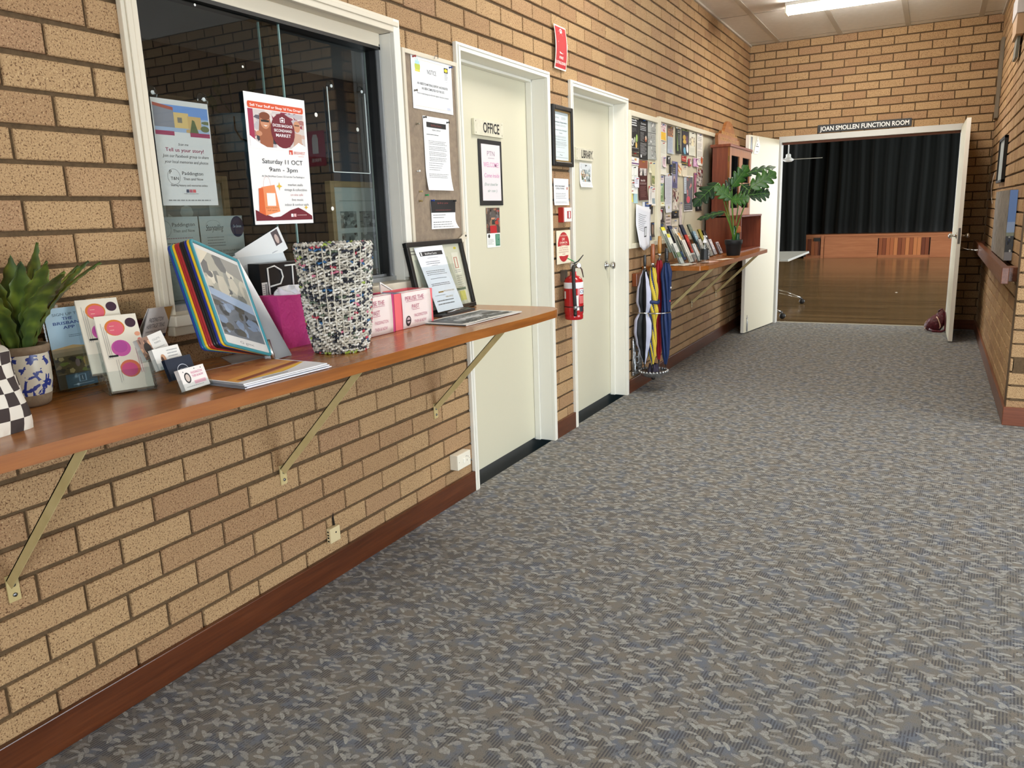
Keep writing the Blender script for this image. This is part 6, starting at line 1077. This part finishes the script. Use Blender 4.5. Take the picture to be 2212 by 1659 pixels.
DK=M('#15100d',.9); MB().box((x0+.009,y0+.02,zc+.002),(x0+.012,y1-.02,zt-.002),DK).build('dark_lining',t)
bx=.372
q=MB(); q.box((.036,y0+.002,z),(bx,y0+.020,zc-.018),CAB); q.build('base_side_panel',t); q=MB(); q.box((.036,y1-.014,z),(bx,y1,zc-.018),CAB); q.build('base_side_panel',t)
MB().box((.036,y0+.0,zc-.018),(bx+.006,y1+.002,zc+.0005),CAB).build('base_top',t,bevel=.003); MB().box((.036,y0+.02,z),(bx,y1-.014,z+.012),CAB).build('base_floor',t); MB().box((.036,y0+.02,z+.012),(.044,y1-.014,zc-.018),CAB).build('base_back',t)
q=MB(); 
for i in range(7): q.lathe([(.012,0),(.014,.03),(.006,.05),(.012,.07)],(.16,7.75+.04*i,1.612),M(['#c9a24a','#d6d6d0','#b94a2a'][i%3],.4),8)
tag(q.build('ornament_row',org=(.16,7.8,1.612)),'small pale and orange ornaments glimpsed behind the cabinet glass','ornament',kind='stuff')
# honour board
BRD=wood_mat('routed sign timber','#7a4a24','#935c30','#a66d3c','x',.45,.7)
pts=[(0,0)]+[(1.10,0),(1.10,.09),(1.06,.115),(1.02,.10),(.985,.105),(.955,.14),(.93,.155),(.90,.14),(.87,.145),(.80,.20),(.73,.262),(.62,.292),(.53,.292),(.43,.262),(.35,.20),(.29,.145),(.255,.14),(.225,.165),(.19,.165),(.165,.135),(.12,.125),(.04,.125),(0,.10)]
k_=.935/1.10
t=thing('honour_board','scalloped timber board with routed lettering standing on top of the cabinet','sign',(.13,8.08,zt+.027))
MB().prism([(a*k_,b*.86) for a,b in pts],lambda u,v,n:(.105+n-v*.05,7.625+u,zt+.027+v),.03,BRD).build('board',t,bevel=.002)
q=MB(); f=Fr((.1365,7.625,zt+.027),(0,1,0),(-.05,0,1)); GL=[('t','BARDON',.53,.70,.075,'#c09a58','c',.18,.01),('t','SENIOR CITIZENS',.51,.44,.12,'#c09a58','c',.72,.01),('t','AND RECREATION CENTRE',.51,.20,.12,'#c09a58','c',.86,.01)]
GL=[('t','1977',.53,.70,.09,'#c09a58','c',.12,.01),('t','SENIOR CITIZENS',.51,.44,.12,'#c09a58','c',.72,.01),('t','RECREATION CENTRE',.51,.20,.12,'#c09a58','c',.84,.01)]
printed(q,f,.935,.25,GL,.0006); q.build('routed_lettering',t)
# potted philodendron
pc=V3((.405,7.15,z)); t=thing('potted_plant','artificial philodendron with lobed leaves in a black pot on the second counter','potted plant',pc)
POT=M('#1b1e21',.6); MB().lathe([(.001,0),(.055,0),(.058,.004),(.070,.095),(.073,.098),(.077,.101),(.079,.138),(.076,.140),(.072,.128),(.001,.126)],pc,POT,32).build('pot',t)
q=MB(); WR=glass_mat('green bottle glass','#2f6a48',1.2,1.5)
GBM=M('#1d4a31',.18)
q.lathe([(.020,.125)]+[(.0195+.0025*(i%2),.135+.009*i) for i in range(13)]+[(.012,.262),(.001,.264)],pc+V3((.0,.015,0)),GBM,16); q.build('green_sleeve',t)
q=MB(); q.lathe([(.017,.125)]+[(.0165+.002*(i%2),.135+.009*i) for i in range(7)]+[(.010,.205),(.001,.206)],pc+V3((.035,.0,0)),GBM,14); q.build('green_sleeve',t)
q=MB(); q.lathe([(.019,.20),(.023,.21),(.022,.25),(.012,.262)],pc+V3((.040,.0,0)),M('#a8683c',.8),12); q.build('husk',t); q=MB(); q.lathe([(.016,.262),(.018,.275),(.017,.30),(.008,.32)],pc+V3((.0,.015,0)),M('#8a5430',.8),12); q.build('husk',t)
def leafmat(nm,a,b):
    t_=NT(nm); n=t_.noise(t_.coord(),14,2,.5); t_.L(t_.ramp(n,[(.35,a),(.65,b)]),t_.b.inputs['Base Color']); t_.b.inputs['Roughness'].default_value=.38; return t_.m
LG=leafmat('bright leaf','#24501c','#3c7028'); LDK=leafmat('deep leaf','#16301f','#22452a'); VEIN=M('#5f8f3c',.5)
def lobed(o,tip,n,w,mat,lobes=4,droop=.15,rngs=1):
    """philodendron blade: heart base, deep rounded lobes either side of a midrib"""
    o=V3(o);tip=V3(tip); d=tip-o; L=d.length; d.normalize(); n=V3(n); n=(n-d*n.dot(d)).normalized(); s=d.cross(n)
    q=MB(); NV=64; rows=[]
    for j in range(NV+1):
        v=j/NV; env=(math.sin(min(1,(v*.92+.10))*math.pi)**.62)*(1-.35*v); 
        ph=(v*(lobes+.2)+.2)%1; cut=.30+.70*math.sin(ph*math.pi)**.55; 
        if v>.86: cut=max(cut,.8)
        rows.append((v,w*env*cut*(1 if v<.98 else .1)))
    def f(u,v):
        j=v*NV; i0=int(min(j,NV-1)); k=j-i0; ww=rows[i0][1]*(1-k)+rows[min(i0+1,NV)][1]*k; x=(u-.5)*2
        p=o+d*(L*v)+s*(x*ww)+d*(abs(x)*ww*.55)-n*(droop*L*v*v)+n*(.10*ww*abs(x)-.22*ww*x*x)
        return p
    q.grid(f,8,NV,mat,True); lf=q.build('leaf',t,solid=.0012)
    q=MB(); q.tube([f(.5,k/8)+n*.001 for k in range(9)],[.0035*(1-.7*k/8) for k in range(9)],VEIN,6)
    for k in (1,2,3,4):
        for u in (.12,.88): q.tube([f(.5,k*.18)+n*.001,f((.5+u)/2,k*.18+.01)+n*.001,f(u,k*.18+.02)+n*.001],[.0018,.0013,.0006],VEIN,5)
    q.build('vein',lf)
def stem(pts,r=.006,mat=None):
    q=MB(); q.tube(pts,[r,r*.95,r*.8,r*.65][:len(pts)] if len(pts)<=4 else r,mat or M('#5f8a35',.5),8); q.build('stem',t)
B_=pc+V3((0,0,.12))
SP=[ # leaf base, leaf tip, normal, width, mat, droop
 ((.56,7.05,1.535),(.76,7.12,1.67),(.35,-.75,.35),.100,LG,.10),
 ((.454,7.25,1.66),(.72,7.32,1.735),(.15,-.6,.7),.070,LDK,.10),
 ((.535,7.10,1.475),(.71,7.12,1.50),(.25,-.75,.4),.095,LDK,.22),
 ((.405,7.05,1.445),(.262,7.0,1.57),(.4,-.8,.2),.085,LG,.05),
 ((.385,7.12,1.555),(.515,7.16,1.735),(.5,-.75,.0),.085,LG,.03),
 ((.262,7.13,1.595),(.085,6.95,1.43),(.2,-.7,.55),.105,LDK,.22),
 ((.355,7.0,1.340),(.115,6.95,1.30),(.1,-.5,.85),.070,LDK,.10),
 ((.405,7.02,1.44),(.56,7.0,1.455),(.3,-.85,.2),.080,LG,.15),
 ((.45,7.2,1.57),(.58,7.16,1.48),(.3,-.8,.3),.085,LDK,.10),
 ((.31,7.16,1.52),(.40,7.20,1.63),(.4,-.8,.2),.070,LDK,.05)]
for i,(a,b,n,w,m_,dr) in enumerate(SP):
    a=V3(a); mid=B_*.5+a*.5+V3((0,0,.03)); stem([B_+V3((.008*math.cos(i*1.3),.008*math.sin(i*1.3),0)),B_*.7+mid*.3+V3((0,0,.02)),mid,a],.0055); lobed(a,b,n,w,m_,4,dr)
# umbrella stand (wall hung)
uc=V3((.150,5.63,0)); t=thing('umbrella_stand','ornate silver cast metal umbrella stand fixed to the brick beside the library door','umbrella stand',(.02,5.63,.1))
CAST=noisy('cast silver metal',[(.3,'#77787a'),(.6,'#b9bbbd'),(.8,'#dcdedf')],nscale=70,rough=.32,metal=.9,bump=.4)
WD=M('#7a3f22',.35,coat=.3); MB().box((.001,5.565,.812),(.042,5.70,.912),WD).build('timber_block',t,bevel=.006)
q=MB(); q.lathe([(.001,.115),(.060,.115),(.095,.128),(.118,.150),(.122,.160),(.116,.160),(.09,.140),(.05,.128),(.001,.128)],uc,CAST,36,sq=.85)
for k in range(26):
    a=2*math.pi*k/26; p=uc+V3((.119*math.cos(a),.101*math.sin(a),.158)) if False else uc+V3((.117*math.cos(a)*.92,.117*math.sin(a),.160)); q.lathe([(.001,-.010),(.010,-.004),(.012,.002),(.008,.010),(.001,.013)],p,CAST,8)
q.lathe([(.012,.09),(.016,.10),(.014,.118)],uc,BLACK,10); q.build('drip_tray',t)
q=MB(); rr=random.Random(9)
for sgn in (-1,1):
    for rr_,ph in ((.055,0),(.035,1.2)):
        pts=[V3((.018,5.63+sgn*(.03+rr_*(.6+.4*math.cos(k*.5+ph))),.13+.032*k)) for k in range(9)]; q.tube(pts,[.010,.009,.008,.009,.010,.009,.008,.007,.010],CAST,8)
for k in range(46):
    yy=5.63+rr.uniform(-.09,.09); zz=.13+rr.random()**1.5*.27; q.lathe([(.001,-.008),(.011,-.003),(.013,.003),(.006,.009),(.001,.01)],(.016,yy,zz),CAST,7,(1,rr.uniform(-.4,.4),rr.uniform(-.3,.5)))
q.tube([V3((.02,5.545,.16)),V3((.02,5.535,.25)),V3((.02,5.545,.33)),V3((.02,5.535,.40)),V3((.02,5.548,.425))],[.012,.010,.014,.010,.012],CAST,10)
q.tube([V3((.02,5.715,.16)),V3((.02,5.725,.25)),V3((.02,5.715,.33)),V3((.02,5.725,.40)),V3((.02,5.712,.425))],[.012,.010,.014,.010,.012],CAST,10); q.build('scrolled_back',t)
q=MB(); pts=[uc+V3((.010+.122*math.sin(a),-.108*math.cos(a),.618)) for a in [R(-8+i*10.9) for i in range(19)]]; q.tube(pts,.0048,CHROME,8)
for a in [R(118+i*7) for i in range(9)]:
    p=uc+V3((.010+.124*math.sin(a),-.110*math.cos(a),.621)); q.lathe([(.001,-.009),(.009,-.003),(.010,.003),(.001,.009)],p,CAST,8,(math.sin(a),-math.cos(a),0))
q.tube([(.002,5.53,.618),(.16,5.525,.618)],.005,CHROME,8); q.tube([(.002,5.735,.618),(.16,5.738,.618)],.005,CHROME,8); q.build('retaining_ring',t)
def umbrella(lbl,p,zb,zc0,zc1,prof,cols,pleats,twist,hcol,hr,hz0,hz1,name='umbrella',lean=(0,0),open_=0,hmetal=0):
    t=thing(name,lbl,'umbrella',(p[0],p[1],zb)); p=V3((p[0],p[1],0))
    def ax(zz): k=(zz-zb); return V3((p.x+lean[0]*k,p.y+lean[1]*k,zz))
    q=MB(); q.tube([ax(zb),ax(hz0+.01)],.0045,STEEL,8); q.build('shaft',t); q=MB(); q.tube([ax(zb),ax(zb+.05)],[.003,.006],BLACK,8); q.build('ferrule',t)
    q=MB(); NA=176; NZ=48; mats=[M(c,.5,spec=.35) for c in cols]
    def f(u,v):
        a=2*math.pi*u; zz=zc0+(zc1-zc0)*v; i=v*(len(prof)-1); i0=int(min(i,len(prof)-2)); k=i-i0; k=k*k*(3-2*k); r=prof[i0]*(1-k)+prof[i0+1]*k
        al=a+twist*v; fold=abs(math.sin(al*pleats/2)); r2=r*(.52+.48*fold**.7)*(1+open_*math.sin(a*2+v*3)*.25)
        # pleats lean over like wrapped cloth
        sk=.5*math.cos(al*pleats/2)*.12
        c=ax(zz); return V3((c.x+r2*math.cos(a+sk),c.y+r2*math.sin(a+sk),zz+.012*math.sin(al*pleats/2)*(.3+open_)))
    vs=[f(i/NA,j/NZ) for j in range(NZ+1) for i in range(NA)]; b=len(q.v); q.v+=[tuple(x) for x in vs]
    for j in range(NZ):
        for i in range(NA):
            i2=(i+1)%NA; al=2*math.pi*(i+.5)/NA+twist*((j+.5)/NZ); s_=int((al*pleats/2/math.pi)%1*len(cols)+1e-6)%len(cols)
            s_=int(math.floor(al*pleats/(2*math.pi)*1.0*len(cols)))%len(cols)
            q.f.append([b+j*NA+i,b+j*NA+i2,b+(j+1)*NA+i2,b+(j+1)*NA+i]); q.m.append(q.mi(mats[s_])); q.sm.append(True)
    q.build('folded_canopy',t)
    q=MB(); hm=M(hcol,.35,coat=.3); n=8; q.tube([ax(hz0+(hz1-hz0)*k/n) for k in range(n+1)],[hr*(.8+.2*math.sin(k/n*3.14)) if k else hr*.7 for k in range(n+1)],hm,14)
    if hmetal:
        for k in range(5): c=ax(hz0+(hz1-hz0)*(k+.7)/6); q.lathe([(hr*.9,-.003),(hr*1.12,0),(hr*.9,.003)],c,hm,14)
    q.build('handle',t); q=MB(); q.tube([ax(hz0-.012),ax(hz0+.004)],hr*.85,M('#c9c9c9',.25,1) if not hmetal else BLACK,12); q.build('collar',t)
    q=MB()
    for k in range(8): a=2*math.pi*k/8; c=ax(zc1+.002); q.tube([c+V3((prof[-1]*.8*math.cos(a),prof[-1]*.8*math.sin(a),-.02)),c+V3((prof[-1]*.95*math.cos(a),prof[-1]*.95*math.sin(a),.012))],.0016,BLACK,5)
    q.build('rib_tip',t); return t,ax
NV_='#1c2c58'
u_,ax_=umbrella('yellow and navy striped umbrella with a brown timber handle in the umbrella stand',(.160,5.578),.165,.22,.955,[.012,.030,.034,.032,.030,.046,.040,.044,.034,.022],['#cdb43a','#cdb43a',NV_],5,5.5,'#8a4a22',.0175,.985,1.13)
q=MB(); q.tube([ax_(.700)+V3((.050*math.cos(R(k*20)),.050*math.sin(R(k*20)),.004*math.sin(k))) for k in range(19)],.007,M(NV_,.5),8,flat=1.9); q.build('tie_strap',u_)
u_,ax_=umbrella('large black and white umbrella with loose panels at the left of the umbrella stand',(.100,5.572),.175,.23,.935,[.014,.040,.064,.080,.078,.046,.070,.066,.046,.018],['#16171b','#b9bcd2','#16171b'],4,.0,'#17181b',.012,.96,1.05,open_=.5)
u_,ax_=umbrella('red umbrella with a pale timber handle behind the striped umbrella',(.160,5.742),.175,.23,1.00,[.012,.022,.026,.028,.028,.030,.032,.034,.036,.020],['#a01c2a','#8d1724','#a01c2a'],6,1.5,'#a6732e',.0155,1.045,1.18)
u_,ax_=umbrella('navy umbrella with a ribbed black handle at the right of the umbrella stand',(.236,5.672),.175,.21,.985,[.012,.028,.034,.040,.042,.034,.034,.040,.046,.024],['#182a52','#1b2f5c'],6,2.2,'#17181a',.0145,.990,1.095,hmetal=1)
q=MB(); c=ax_(.70)+V3((.036,-.020,0)); q.lathe([(.007,0),(.006,.001)],c,M('#c8404a',.5),8,(.9,-.4,0)); c=ax_(.80)+V3((.040,-.012,0)); q.lathe([(.009,0),(.004,.001)],c,M('#d9dade',.5),6,(.9,-.4,0)); q.build('sewn_emblem',u_)
q=MB(); rr=random.Random(2)
def tf(u,v): a=2*math.pi*u; r=.05*(1-.35*v)*(1+.15*math.sin(5*a)+.1*math.sin(9*a+v*5)); return uc+V3((r*math.cos(a)*.9,r*math.sin(a),.130+.085*v))
q.grid(tf,40,6,M('#2b2438',.6),True); tag(q.build('crumpled_cloth',org=uc+V3((0,0,.13))),'dark patterned crumpled umbrella sleeve lying in the drip tray','cloth')
# ============================================================ RIGHT WALL
t=thing('canvas_print','wrapped canvas photo of grey tree bark and blue sky standing on the handrail','picture',(2.44,6.7,.965))
q=MB(); q.box((2.417,6.10,.9635),(W-.003,7.42,1.425),M('#6f6a64',.7)); q.build('canvas_body',t)
tb=NT('tree bark photo'); v=tb.coord((1,5,5)); n=tb.noise(tb.coord((1,9,3)),4,5,.7); tb.L(tb.ramp(n,[(.3,'#3c3833'),(.5,'#79726a'),(.7,'#a9a298')]),tb.b.inputs['Base Color']); tb.b.inputs['Roughness'].default_value=.6
MB().box((2.415,6.105,.965),(2.418,7.418,1.423),tb.m).build('bark_image',t)
q=MB(); f=Fr((2.4175,6.099,.965),(1,0,0),(0,0,1)); printed(q,f,.0445,.458,[('r',0,.55,1,1,'#6f93d2'),('r',0,.40,1,.55,'#9ab4de'),('r',0,.33,1,.40,'#8f9a90'),('n',0,.12,1,.35,['#4a5056','#2c3238','#c2c9cf','#3d4a6a'],3,10),('r',0,0,1,.12,'#8d9098')],.0004); q.build('wrapped_edge_image',t)
t=thing('picture_frame','slim black framed picture on the right brick wall above the canvas','picture frame',(2.45,7.6,1.5))
q=MB(); y0,y1,z0,z1=7.42,8.05,1.50,1.86
for lo,hi in (((W-.026,y0,z0),(W-.002,y0+.02,z1)),((W-.026,y1-.02,z0),(W-.002,y1,z1)),((W-.026,y0,z0),(W-.002,y1,z0+.02)),((W-.026,y0,z1-.02),(W-.002,y1,z1))): q.box(lo,hi,BLACK)
q.build('frame_moulding',t); MB().box((W-.014,y0+.02,z0+.02),(W-.008,y1-.02,z1-.02),M('#9aa09c',.5)).build('picture',t)
sheet('hanging_strip','curled narrow paper strip hanging on the right wall beyond the canvas','paper',Fr((W-.004,8.30,1.33),(0,-1,0),(0,0,1),warp=lambda u,v:(0,0,.02+.018*math.sin(v*11))),.06,.27,[('r',.2,.2,.8,.8,'#8a6a4a')],'#cfc4ae',thick=.001)
q=MB(); q.box((W-.030,9.05,2.13),(W-.001,9.22,2.86),M('#6b6050',.7)); tag(q.build('timber_batten',org=(W,9.1,2.13),bevel=.003),'tall narrow grey brown batten high in the right back corner','batten')
t=thing('wall_speaker','small white and beige box with grey bracket high on the right wall','wall fitting',(W,6.95,2.5))
MB().box((2.405,6.90,2.66),(W-.002,7.30,2.80),M('#e0dfe2',.4)).build('white_housing',t,bevel=.003); MB().box((2.412,6.92,2.52),(W-.002,7.28,2.66),M('#c7a684',.6)).build('beige_housing',t,bevel=.003)
q=MB(); q.obox((2.43,7.0,2.52),(0,1,0),(0,.5,-.85),(1,0,0),.22,.16,.02,M('#7d7f78',.5)); q.build('bracket',t)
# sign on the lobby face of the brick pier (seen mirrored in the office glass)
sheet('fire_extinguisher_sign','red fire sign on the lobby brick, seen only mirrored in the office glass','sign',Fr((2.60,YP-.004,1.86),(1,0,0),(0,0,1)),.22,.30,[('p',[(.42,.9),(.58,.9),(.66,.78),(.66,.36),(.36,.36),(.34,.78)],'#eee8e0'),('t','FIRE',.5,.12,.1,'#eee8e0','c',.5,.01)],'#b3262d',thick=.002)
# ============================================================ AT THE DOORWAY
SGN=M('#26282a',.5)
t=thing('room_sign','black JOAN SMOLLEN FUNCTION ROOM sign over the double doors','sign',(1.24,DB-.006,2.16))
MB().box((.768,DB-.014,2.160),(1.706,DB-.002,2.243),SGN).build('sign_board',t,bevel=.001)
q=MB(); printed(q,Fr((.768,DB-.0145,2.160),(1,0,0),(0,0,1)),.938,.083,[('t','JOAN SMOLLEN FUNCTION ROOM',.5,.22,.56,'#f0f0ec','c',.95,.03)],.0006); q.build('lettering',t)
hc=V3((2.065,9.40,0)); t=thing('handbag','dark red leather handbag slumped on the carpet against the right door leaf','handbag',hc)
LE=NT('dark red leather'); v=LE.coord(); n=LE.noise(v,22,5,.65); LE.L(LE.ramp(n,[(.3,'#3c0a16'),(.7,'#641426')]),LE.b.inputs['Base Color']); LE.b.inputs['Roughness'].default_value=.35; LE.bump(n,.9,.02)
def hb(u,v):
    a=2*math.pi*u; w=.105*(1-.25*v**2)*(math.sin(min(1,v*1.0+.06)*math.pi*.56+.5) if v<1 else .5); r=(abs(math.cos(a))**2.6+abs(math.sin(a))**2.6)**(-1/2.6)
    zz=.225*v*(.62+.38*(math.cos(a)*.5+.5)); fold=1+.05*math.sin(6*a+v*9)+.03*math.sin(13*a)
    return hc+V3((r*math.cos(a)*w*fold*.98+.02*v,r*math.sin(a)*w*.7*fold,zz+.004))
q=MB(); q.grid(hb,60,16,LE.m,True); q.grid(lambda a,b:V3(hb(a,1))*(1-b)+(hc+V3((.02,0,.15)))*b,60,4,LE.m,True); q.grid(lambda a,b:V3(hb(a,0))*(1-b)+(hc+V3((0,0,.004)))*b,60,2,LE.m,True); q.build('bag_body',t)
q=MB(); q.tube([hc+V3((.02,-.085,.165)),hc+V3((.035,-.092,.14)),hc+V3((.055,-.095,.09)),hc+V3((.062,-.095,.06)),hc+V3((.055,-.096,.04))],.005,M('#d9b9a0',.3,.5),8); q.tube([hc+V3((-.07,-.07,.12)),hc+V3((-.085,-.08,.09))],.0035,M('#c9a890',.3,.6),6); q.tube([hc+V3((-.075,-.085,.05)),hc+V3((-.088,-.09,.02))],.0035,M('#c9a890',.3,.6),6); q.build('metal_zip',t)
q=MB(); q.tube([hc+V3((-.04,-.085,.03)),hc+V3((.0,-.115,.010)),hc+V3((.07,-.12,.009)),hc+V3((.105,-.09,.02)),hc+V3((.108,-.04,.10)),hc+V3((.098,0,.20)),hc+V3((.07,.02,.235)),hc+V3((.03,.02,.21))],.008,LE.m,8,flat=1.6); q.build('strap',t)
# folding table on castors
t=thing('folding_table','grey folding table on castors just inside the function room','table',(.1,10.8,0))
TT=M('#aeb2ae',.45); MB().box((-.32,9.93,.715),(.455,11.75,.737),TT).build('table_top',t,bevel=.003); MB().box((-.325,9.925,.712),(.460,11.755,.7145),M('#e6e3d8',.4)).build('edge_band',t)
for y in (9.98,11.62):
    q=MB(); q.box((.035,y-.02,.10),(.065,y+.02,.71),BLACK); q.build('leg_post',t)
    q=MB(); q.tube([(.05,y,.20),(.20,y,.165),(.385,y,.090)],[.012,.011,.009],CHROME,8); q.tube([(.05,y,.155),(.20,y,.125),(.385,y,.080)],[.009,.009,.008],CHROME,8); q.tube([(.05,y,.20),(-.25,y,.09)],[.012,.009],CHROME,8); q.build('foot_bar',t)
    for x in (.395,-.26):
        q=MB(); q.lathe([(.001,-.02),(.030,-.02),(.036,-.014),(.036,.014),(.030,.02),(.001,.02)],(x+.012,y,.037),BLACK,18,(0,1,0)); q.tube([(x,y,.095),(x,y,.05)],.012,BLACK,8); q.lathe([(.011,-.012),(.011,.012)],(x-.005,y,.088),STEEL,10,(0,1,0)); q.build('castor',t)
# ceiling fan
t=thing('ceiling_fan','white three blade ceiling fan in the function room behind the left door leaf','ceiling fan',(-.47,15.5,4.3))
FW=M('#cfd2d0',.45); fc=V3((-.47,15.5,2.20)); q=MB(); q.lathe([(.001,-.03),(.06,-.025),(.095,0),(.10,.02),(.06,.04),(.045,.06),(.045,.10),(.03,.115),(.012,.12)],fc,FW,24); q.build('motor',t)
MB().tube([fc+V3((0,0,.1)),fc+V3((0,0,2.1))],.011,FW,10).build('drop_rod',t)
for a in (R(6),R(126),R(246)):
    d=V3((math.cos(a),math.sin(a),0)); s_=V3((-d.y,d.x,.12)).normalized(); q=MB(); q.obox(fc+d*.09-s_*.05+V3((0,0,.012)),d,s_,d.cross(s_),.50,.10,.005,FW); q.build('blade',t,bevel=.002)
# second rod fan part seen above
t=thing('ceiling_fan','white ceiling fan farther left in the function room, only its blade showing','ceiling fan',(-1.3,17.5,4.3))
fc=V3((-1.55,17.5,2.72)); q=MB(); q.lathe([(.001,-.03),(.06,-.025),(.095,0),(.10,.02),(.06,.04),(.045,.10),(.012,.12)],fc,FW,20); q.build('motor',t); MB().tube([fc+V3((0,0,.1)),fc+V3((0,0,1.58))],.011,FW,8).build('drop_rod',t)
for a in (R(-5),R(115),R(235)):
    d=V3((math.cos(a),math.sin(a),0)); s_=V3((-d.y,d.x,.12)).normalized(); q=MB(); q.obox(fc+d*.09-s_*.05+V3((0,0,.012)),d,s_,d.cross(s_),.55,.11,.005,FW); q.build('blade',t,bevel=.002)
# stage
SY=22.09; BOARD=wood_mat('stage upright boards','#5a2c18','#7c4426','#9a5c34','z',.35,.25,0,(.105,3.0,(R(90),0,0)))
t=thing('stage','raised timber stage with red brown front panels across the far end of the function room','stage',(2,SY,0))
MB().box((-1.05,SY-.02,.555),(7.4,24.3,.610),STG).build('stage_floor',t,bevel=.006)
MB().box((-1.02,SY+.03,.0),(7.4,SY+.06,.555),M('#3a2014',.6)).build('riser_backing',t)
def uprights(x0,x1):
    q=MB(); rr=random.Random(int(x0*100)); x=x0; cs=[M(c,.4) for c in ('#6b3720','#7d4528','#8f5230','#a3663c','#5a2c1a')]
    while x<x1-.01: w=min(.088,x1-x); q.box((x+.003,SY+.012,.07),(x+w-.003,SY+.03,.50),rr.choice(cs)); x+=w
    q.build('upright_boards',t)
uprights(-1.02,-.62); uprights(.78,1.93); uprights(3.3,4.5)
for a,b in ((-.52,.76),(1.95,3.28)): MB().box((a,SY-.012,.01),(b,SY+.006,.50),STG).build('access_panel',t,bevel=.002)
MB().box((-.60,SY-.03,.0),(-.53,SY+.03,.60),STG).build('newel_post',t)
q=MB(); q.box((-1.02,SY,.50),(7.4,SY+.03,.556),STG); q.build('top_rail',t); q=MB(); q.box((-1.02,SY+.0,.0),(7.4,SY+.028,.07),STG); q.build('bottom_rail',t)
q=MB(); q.box((-.78,SY-.015,.44),(-.62,SY+.0,.53),BLACK); q.build('vent_plate',t)
VEL=NT('dark green velvet'); VEL.b.inputs['Base Color'].default_value=rgb('#080c0a'); VEL.b.inputs['Roughness'].default_value=.9; VEL.b.inputs['Specular IOR Level'].default_value=.2; VEL.b.inputs['Sheen Weight'].default_value=.12
def curtain(name,lbl,x0,x1,y,z0,z1,amp,freq,seed):
    rr=random.Random(seed); ph=[rr.uniform(0,6) for _ in range(5)]; n=int((x1-x0)*60)
    def f(u,v):
        x=x0+(x1-x0)*u; w=math.sin(x*freq+ph[0]+.6*math.sin(x*freq*.31+ph[1]))+.45*math.sin(x*freq*2.3+ph[2])+.3*math.sin(x*freq*.6+ph[3])
        return (x+.02*math.sin(v*5+x*3),y+amp*w*(1-.25*v),z0+(z1-z0)*v)
    q=MB(); q.grid(f,n,6,VEL.m,True); o=q.build(name,org=(x0,y,z0),solid=.006); return tag(o,lbl,'curtain')
curtain('stage_curtain','dark green velvet curtain closed across the stage',-1.2,7.3,22.75,.615,4.25,.06,17,3)
curtain('side_curtain','dark green velvet side curtain hanging to the floor left of the stage',-7.4,-.93,21.85,.05,4.25,.075,15,6)
q=MB(); q.box((-.86,21.9,3.02),(7.4,22.0,3.07),M('#4a2416',.6)); q.box((-.86,21.92,3.07),(7.4,21.98,4.3),M('#141614',.9)); tag(q.build('proscenium_valance',org=(2,21.9,3.02)),'dark pelmet board hanging above the stage front','pelmet')
q=MB(); q.lathe([(.02,0),(.001,.004)],(1.55,13.4,.0005),M('#e9e6e0',.5),7); tag(q.build('paper_scrap',org=(1.55,13.4,0)),'tiny white scrap on the function room floor','scrap')
# ============================================================ CAMERA AND LIGHT
cd=bpy.data.cameras.new('camera'); cam=bpy.data.objects.new('camera',cd); C.objects.link(cam)
a,b_,g_=CALIB[3:6]
fw=V3((-math.sin(a)*math.cos(b_),math.cos(a)*math.cos(b_),math.sin(b_))); rt=V3((math.cos(a),math.sin(a),0)); up=rt.cross(fw)
r_=rt*math.cos(g_)+up*math.sin(g_); u_=-rt*math.sin(g_)+up*math.cos(g_)
m=Matrix(((r_.x,u_.x,-fw.x,CALIB[0]),(r_.y,u_.y,-fw.y,CALIB[1]),(r_.z,u_.z,-fw.z,CALIB[2]),(0,0,0,1))); cam.matrix_world=m
cd.sensor_fit='HORIZONTAL'; cd.sensor_width=36; cd.lens=CALIB[6]/2212*36; cd.clip_start=.05; cd.clip_end=100
bpy.context.scene.camera=cam
def area(name,loc,rot,sx,sy,power,col):
    l=bpy.data.lights.new(name,'AREA'); l.shape='RECTANGLE'; l.size=sx; l.size_y=sy; l.energy=power; l.color=col
    o=bpy.data.objects.new(name,l); C.objects.link(o); o.location=loc; o.rotation_euler=rot; return o
area('daylight_behind',(4.75,YB-.35,1.45),(R(90),0,0),2.3,2.4,LP[0],(.86,.94,1))
area('daylight_right',(XR+.35,3.55,1.4),(R(90),0,R(90)),3.3,2.4,LP[1],(.86,.94,1))
area('daylight_hall_left',(-7.8,16,1.7),(R(90),0,R(-90)),12,1.5,LP[2],(.9,.95,1))
area('daylight_hall_right',(7.8,16,1.7),(R(90),0,R(90)),12,1.5,LP[3],(.9,.95,1))
area('office_fill_lamp',(-2.6,6.6,1.7),(R(90),0,R(180)),1.2,1.2,LP[6],(.85,.93,1))  # added fill lamp that brightens the office interior; no window is built there
w=bpy.data.worlds.new('sky'); bpy.context.scene.world=w; w.use_nodes=True
n=w.node_tree.nodes; bg=n['Background']; sk=n.new('ShaderNodeTexSky'); sk.sky_type='HOSEK_WILKIE'; w.node_tree.links.new(sk.outputs[0],bg.inputs[0]); bg.inputs[1].default_value=LP[4]
sc=bpy.context.scene; vs=sc.view_settings; vs.view_transform='Standard'; vs.look='None'; vs.exposure=LP[5]; vs.gamma=1; vs.use_curve_mapping=False
sc.cycles.max_bounces=8; sc.cycles.diffuse_bounces=4; sc.cycles.glossy_bounces=4; sc.cycles.transparent_max_bounces=24
sc.cycles.use_denoising=True; sc.cycles.sample_clamp_indirect=6; sc.cycles.caustics_reflective=False; sc.cycles.caustics_refractive=False
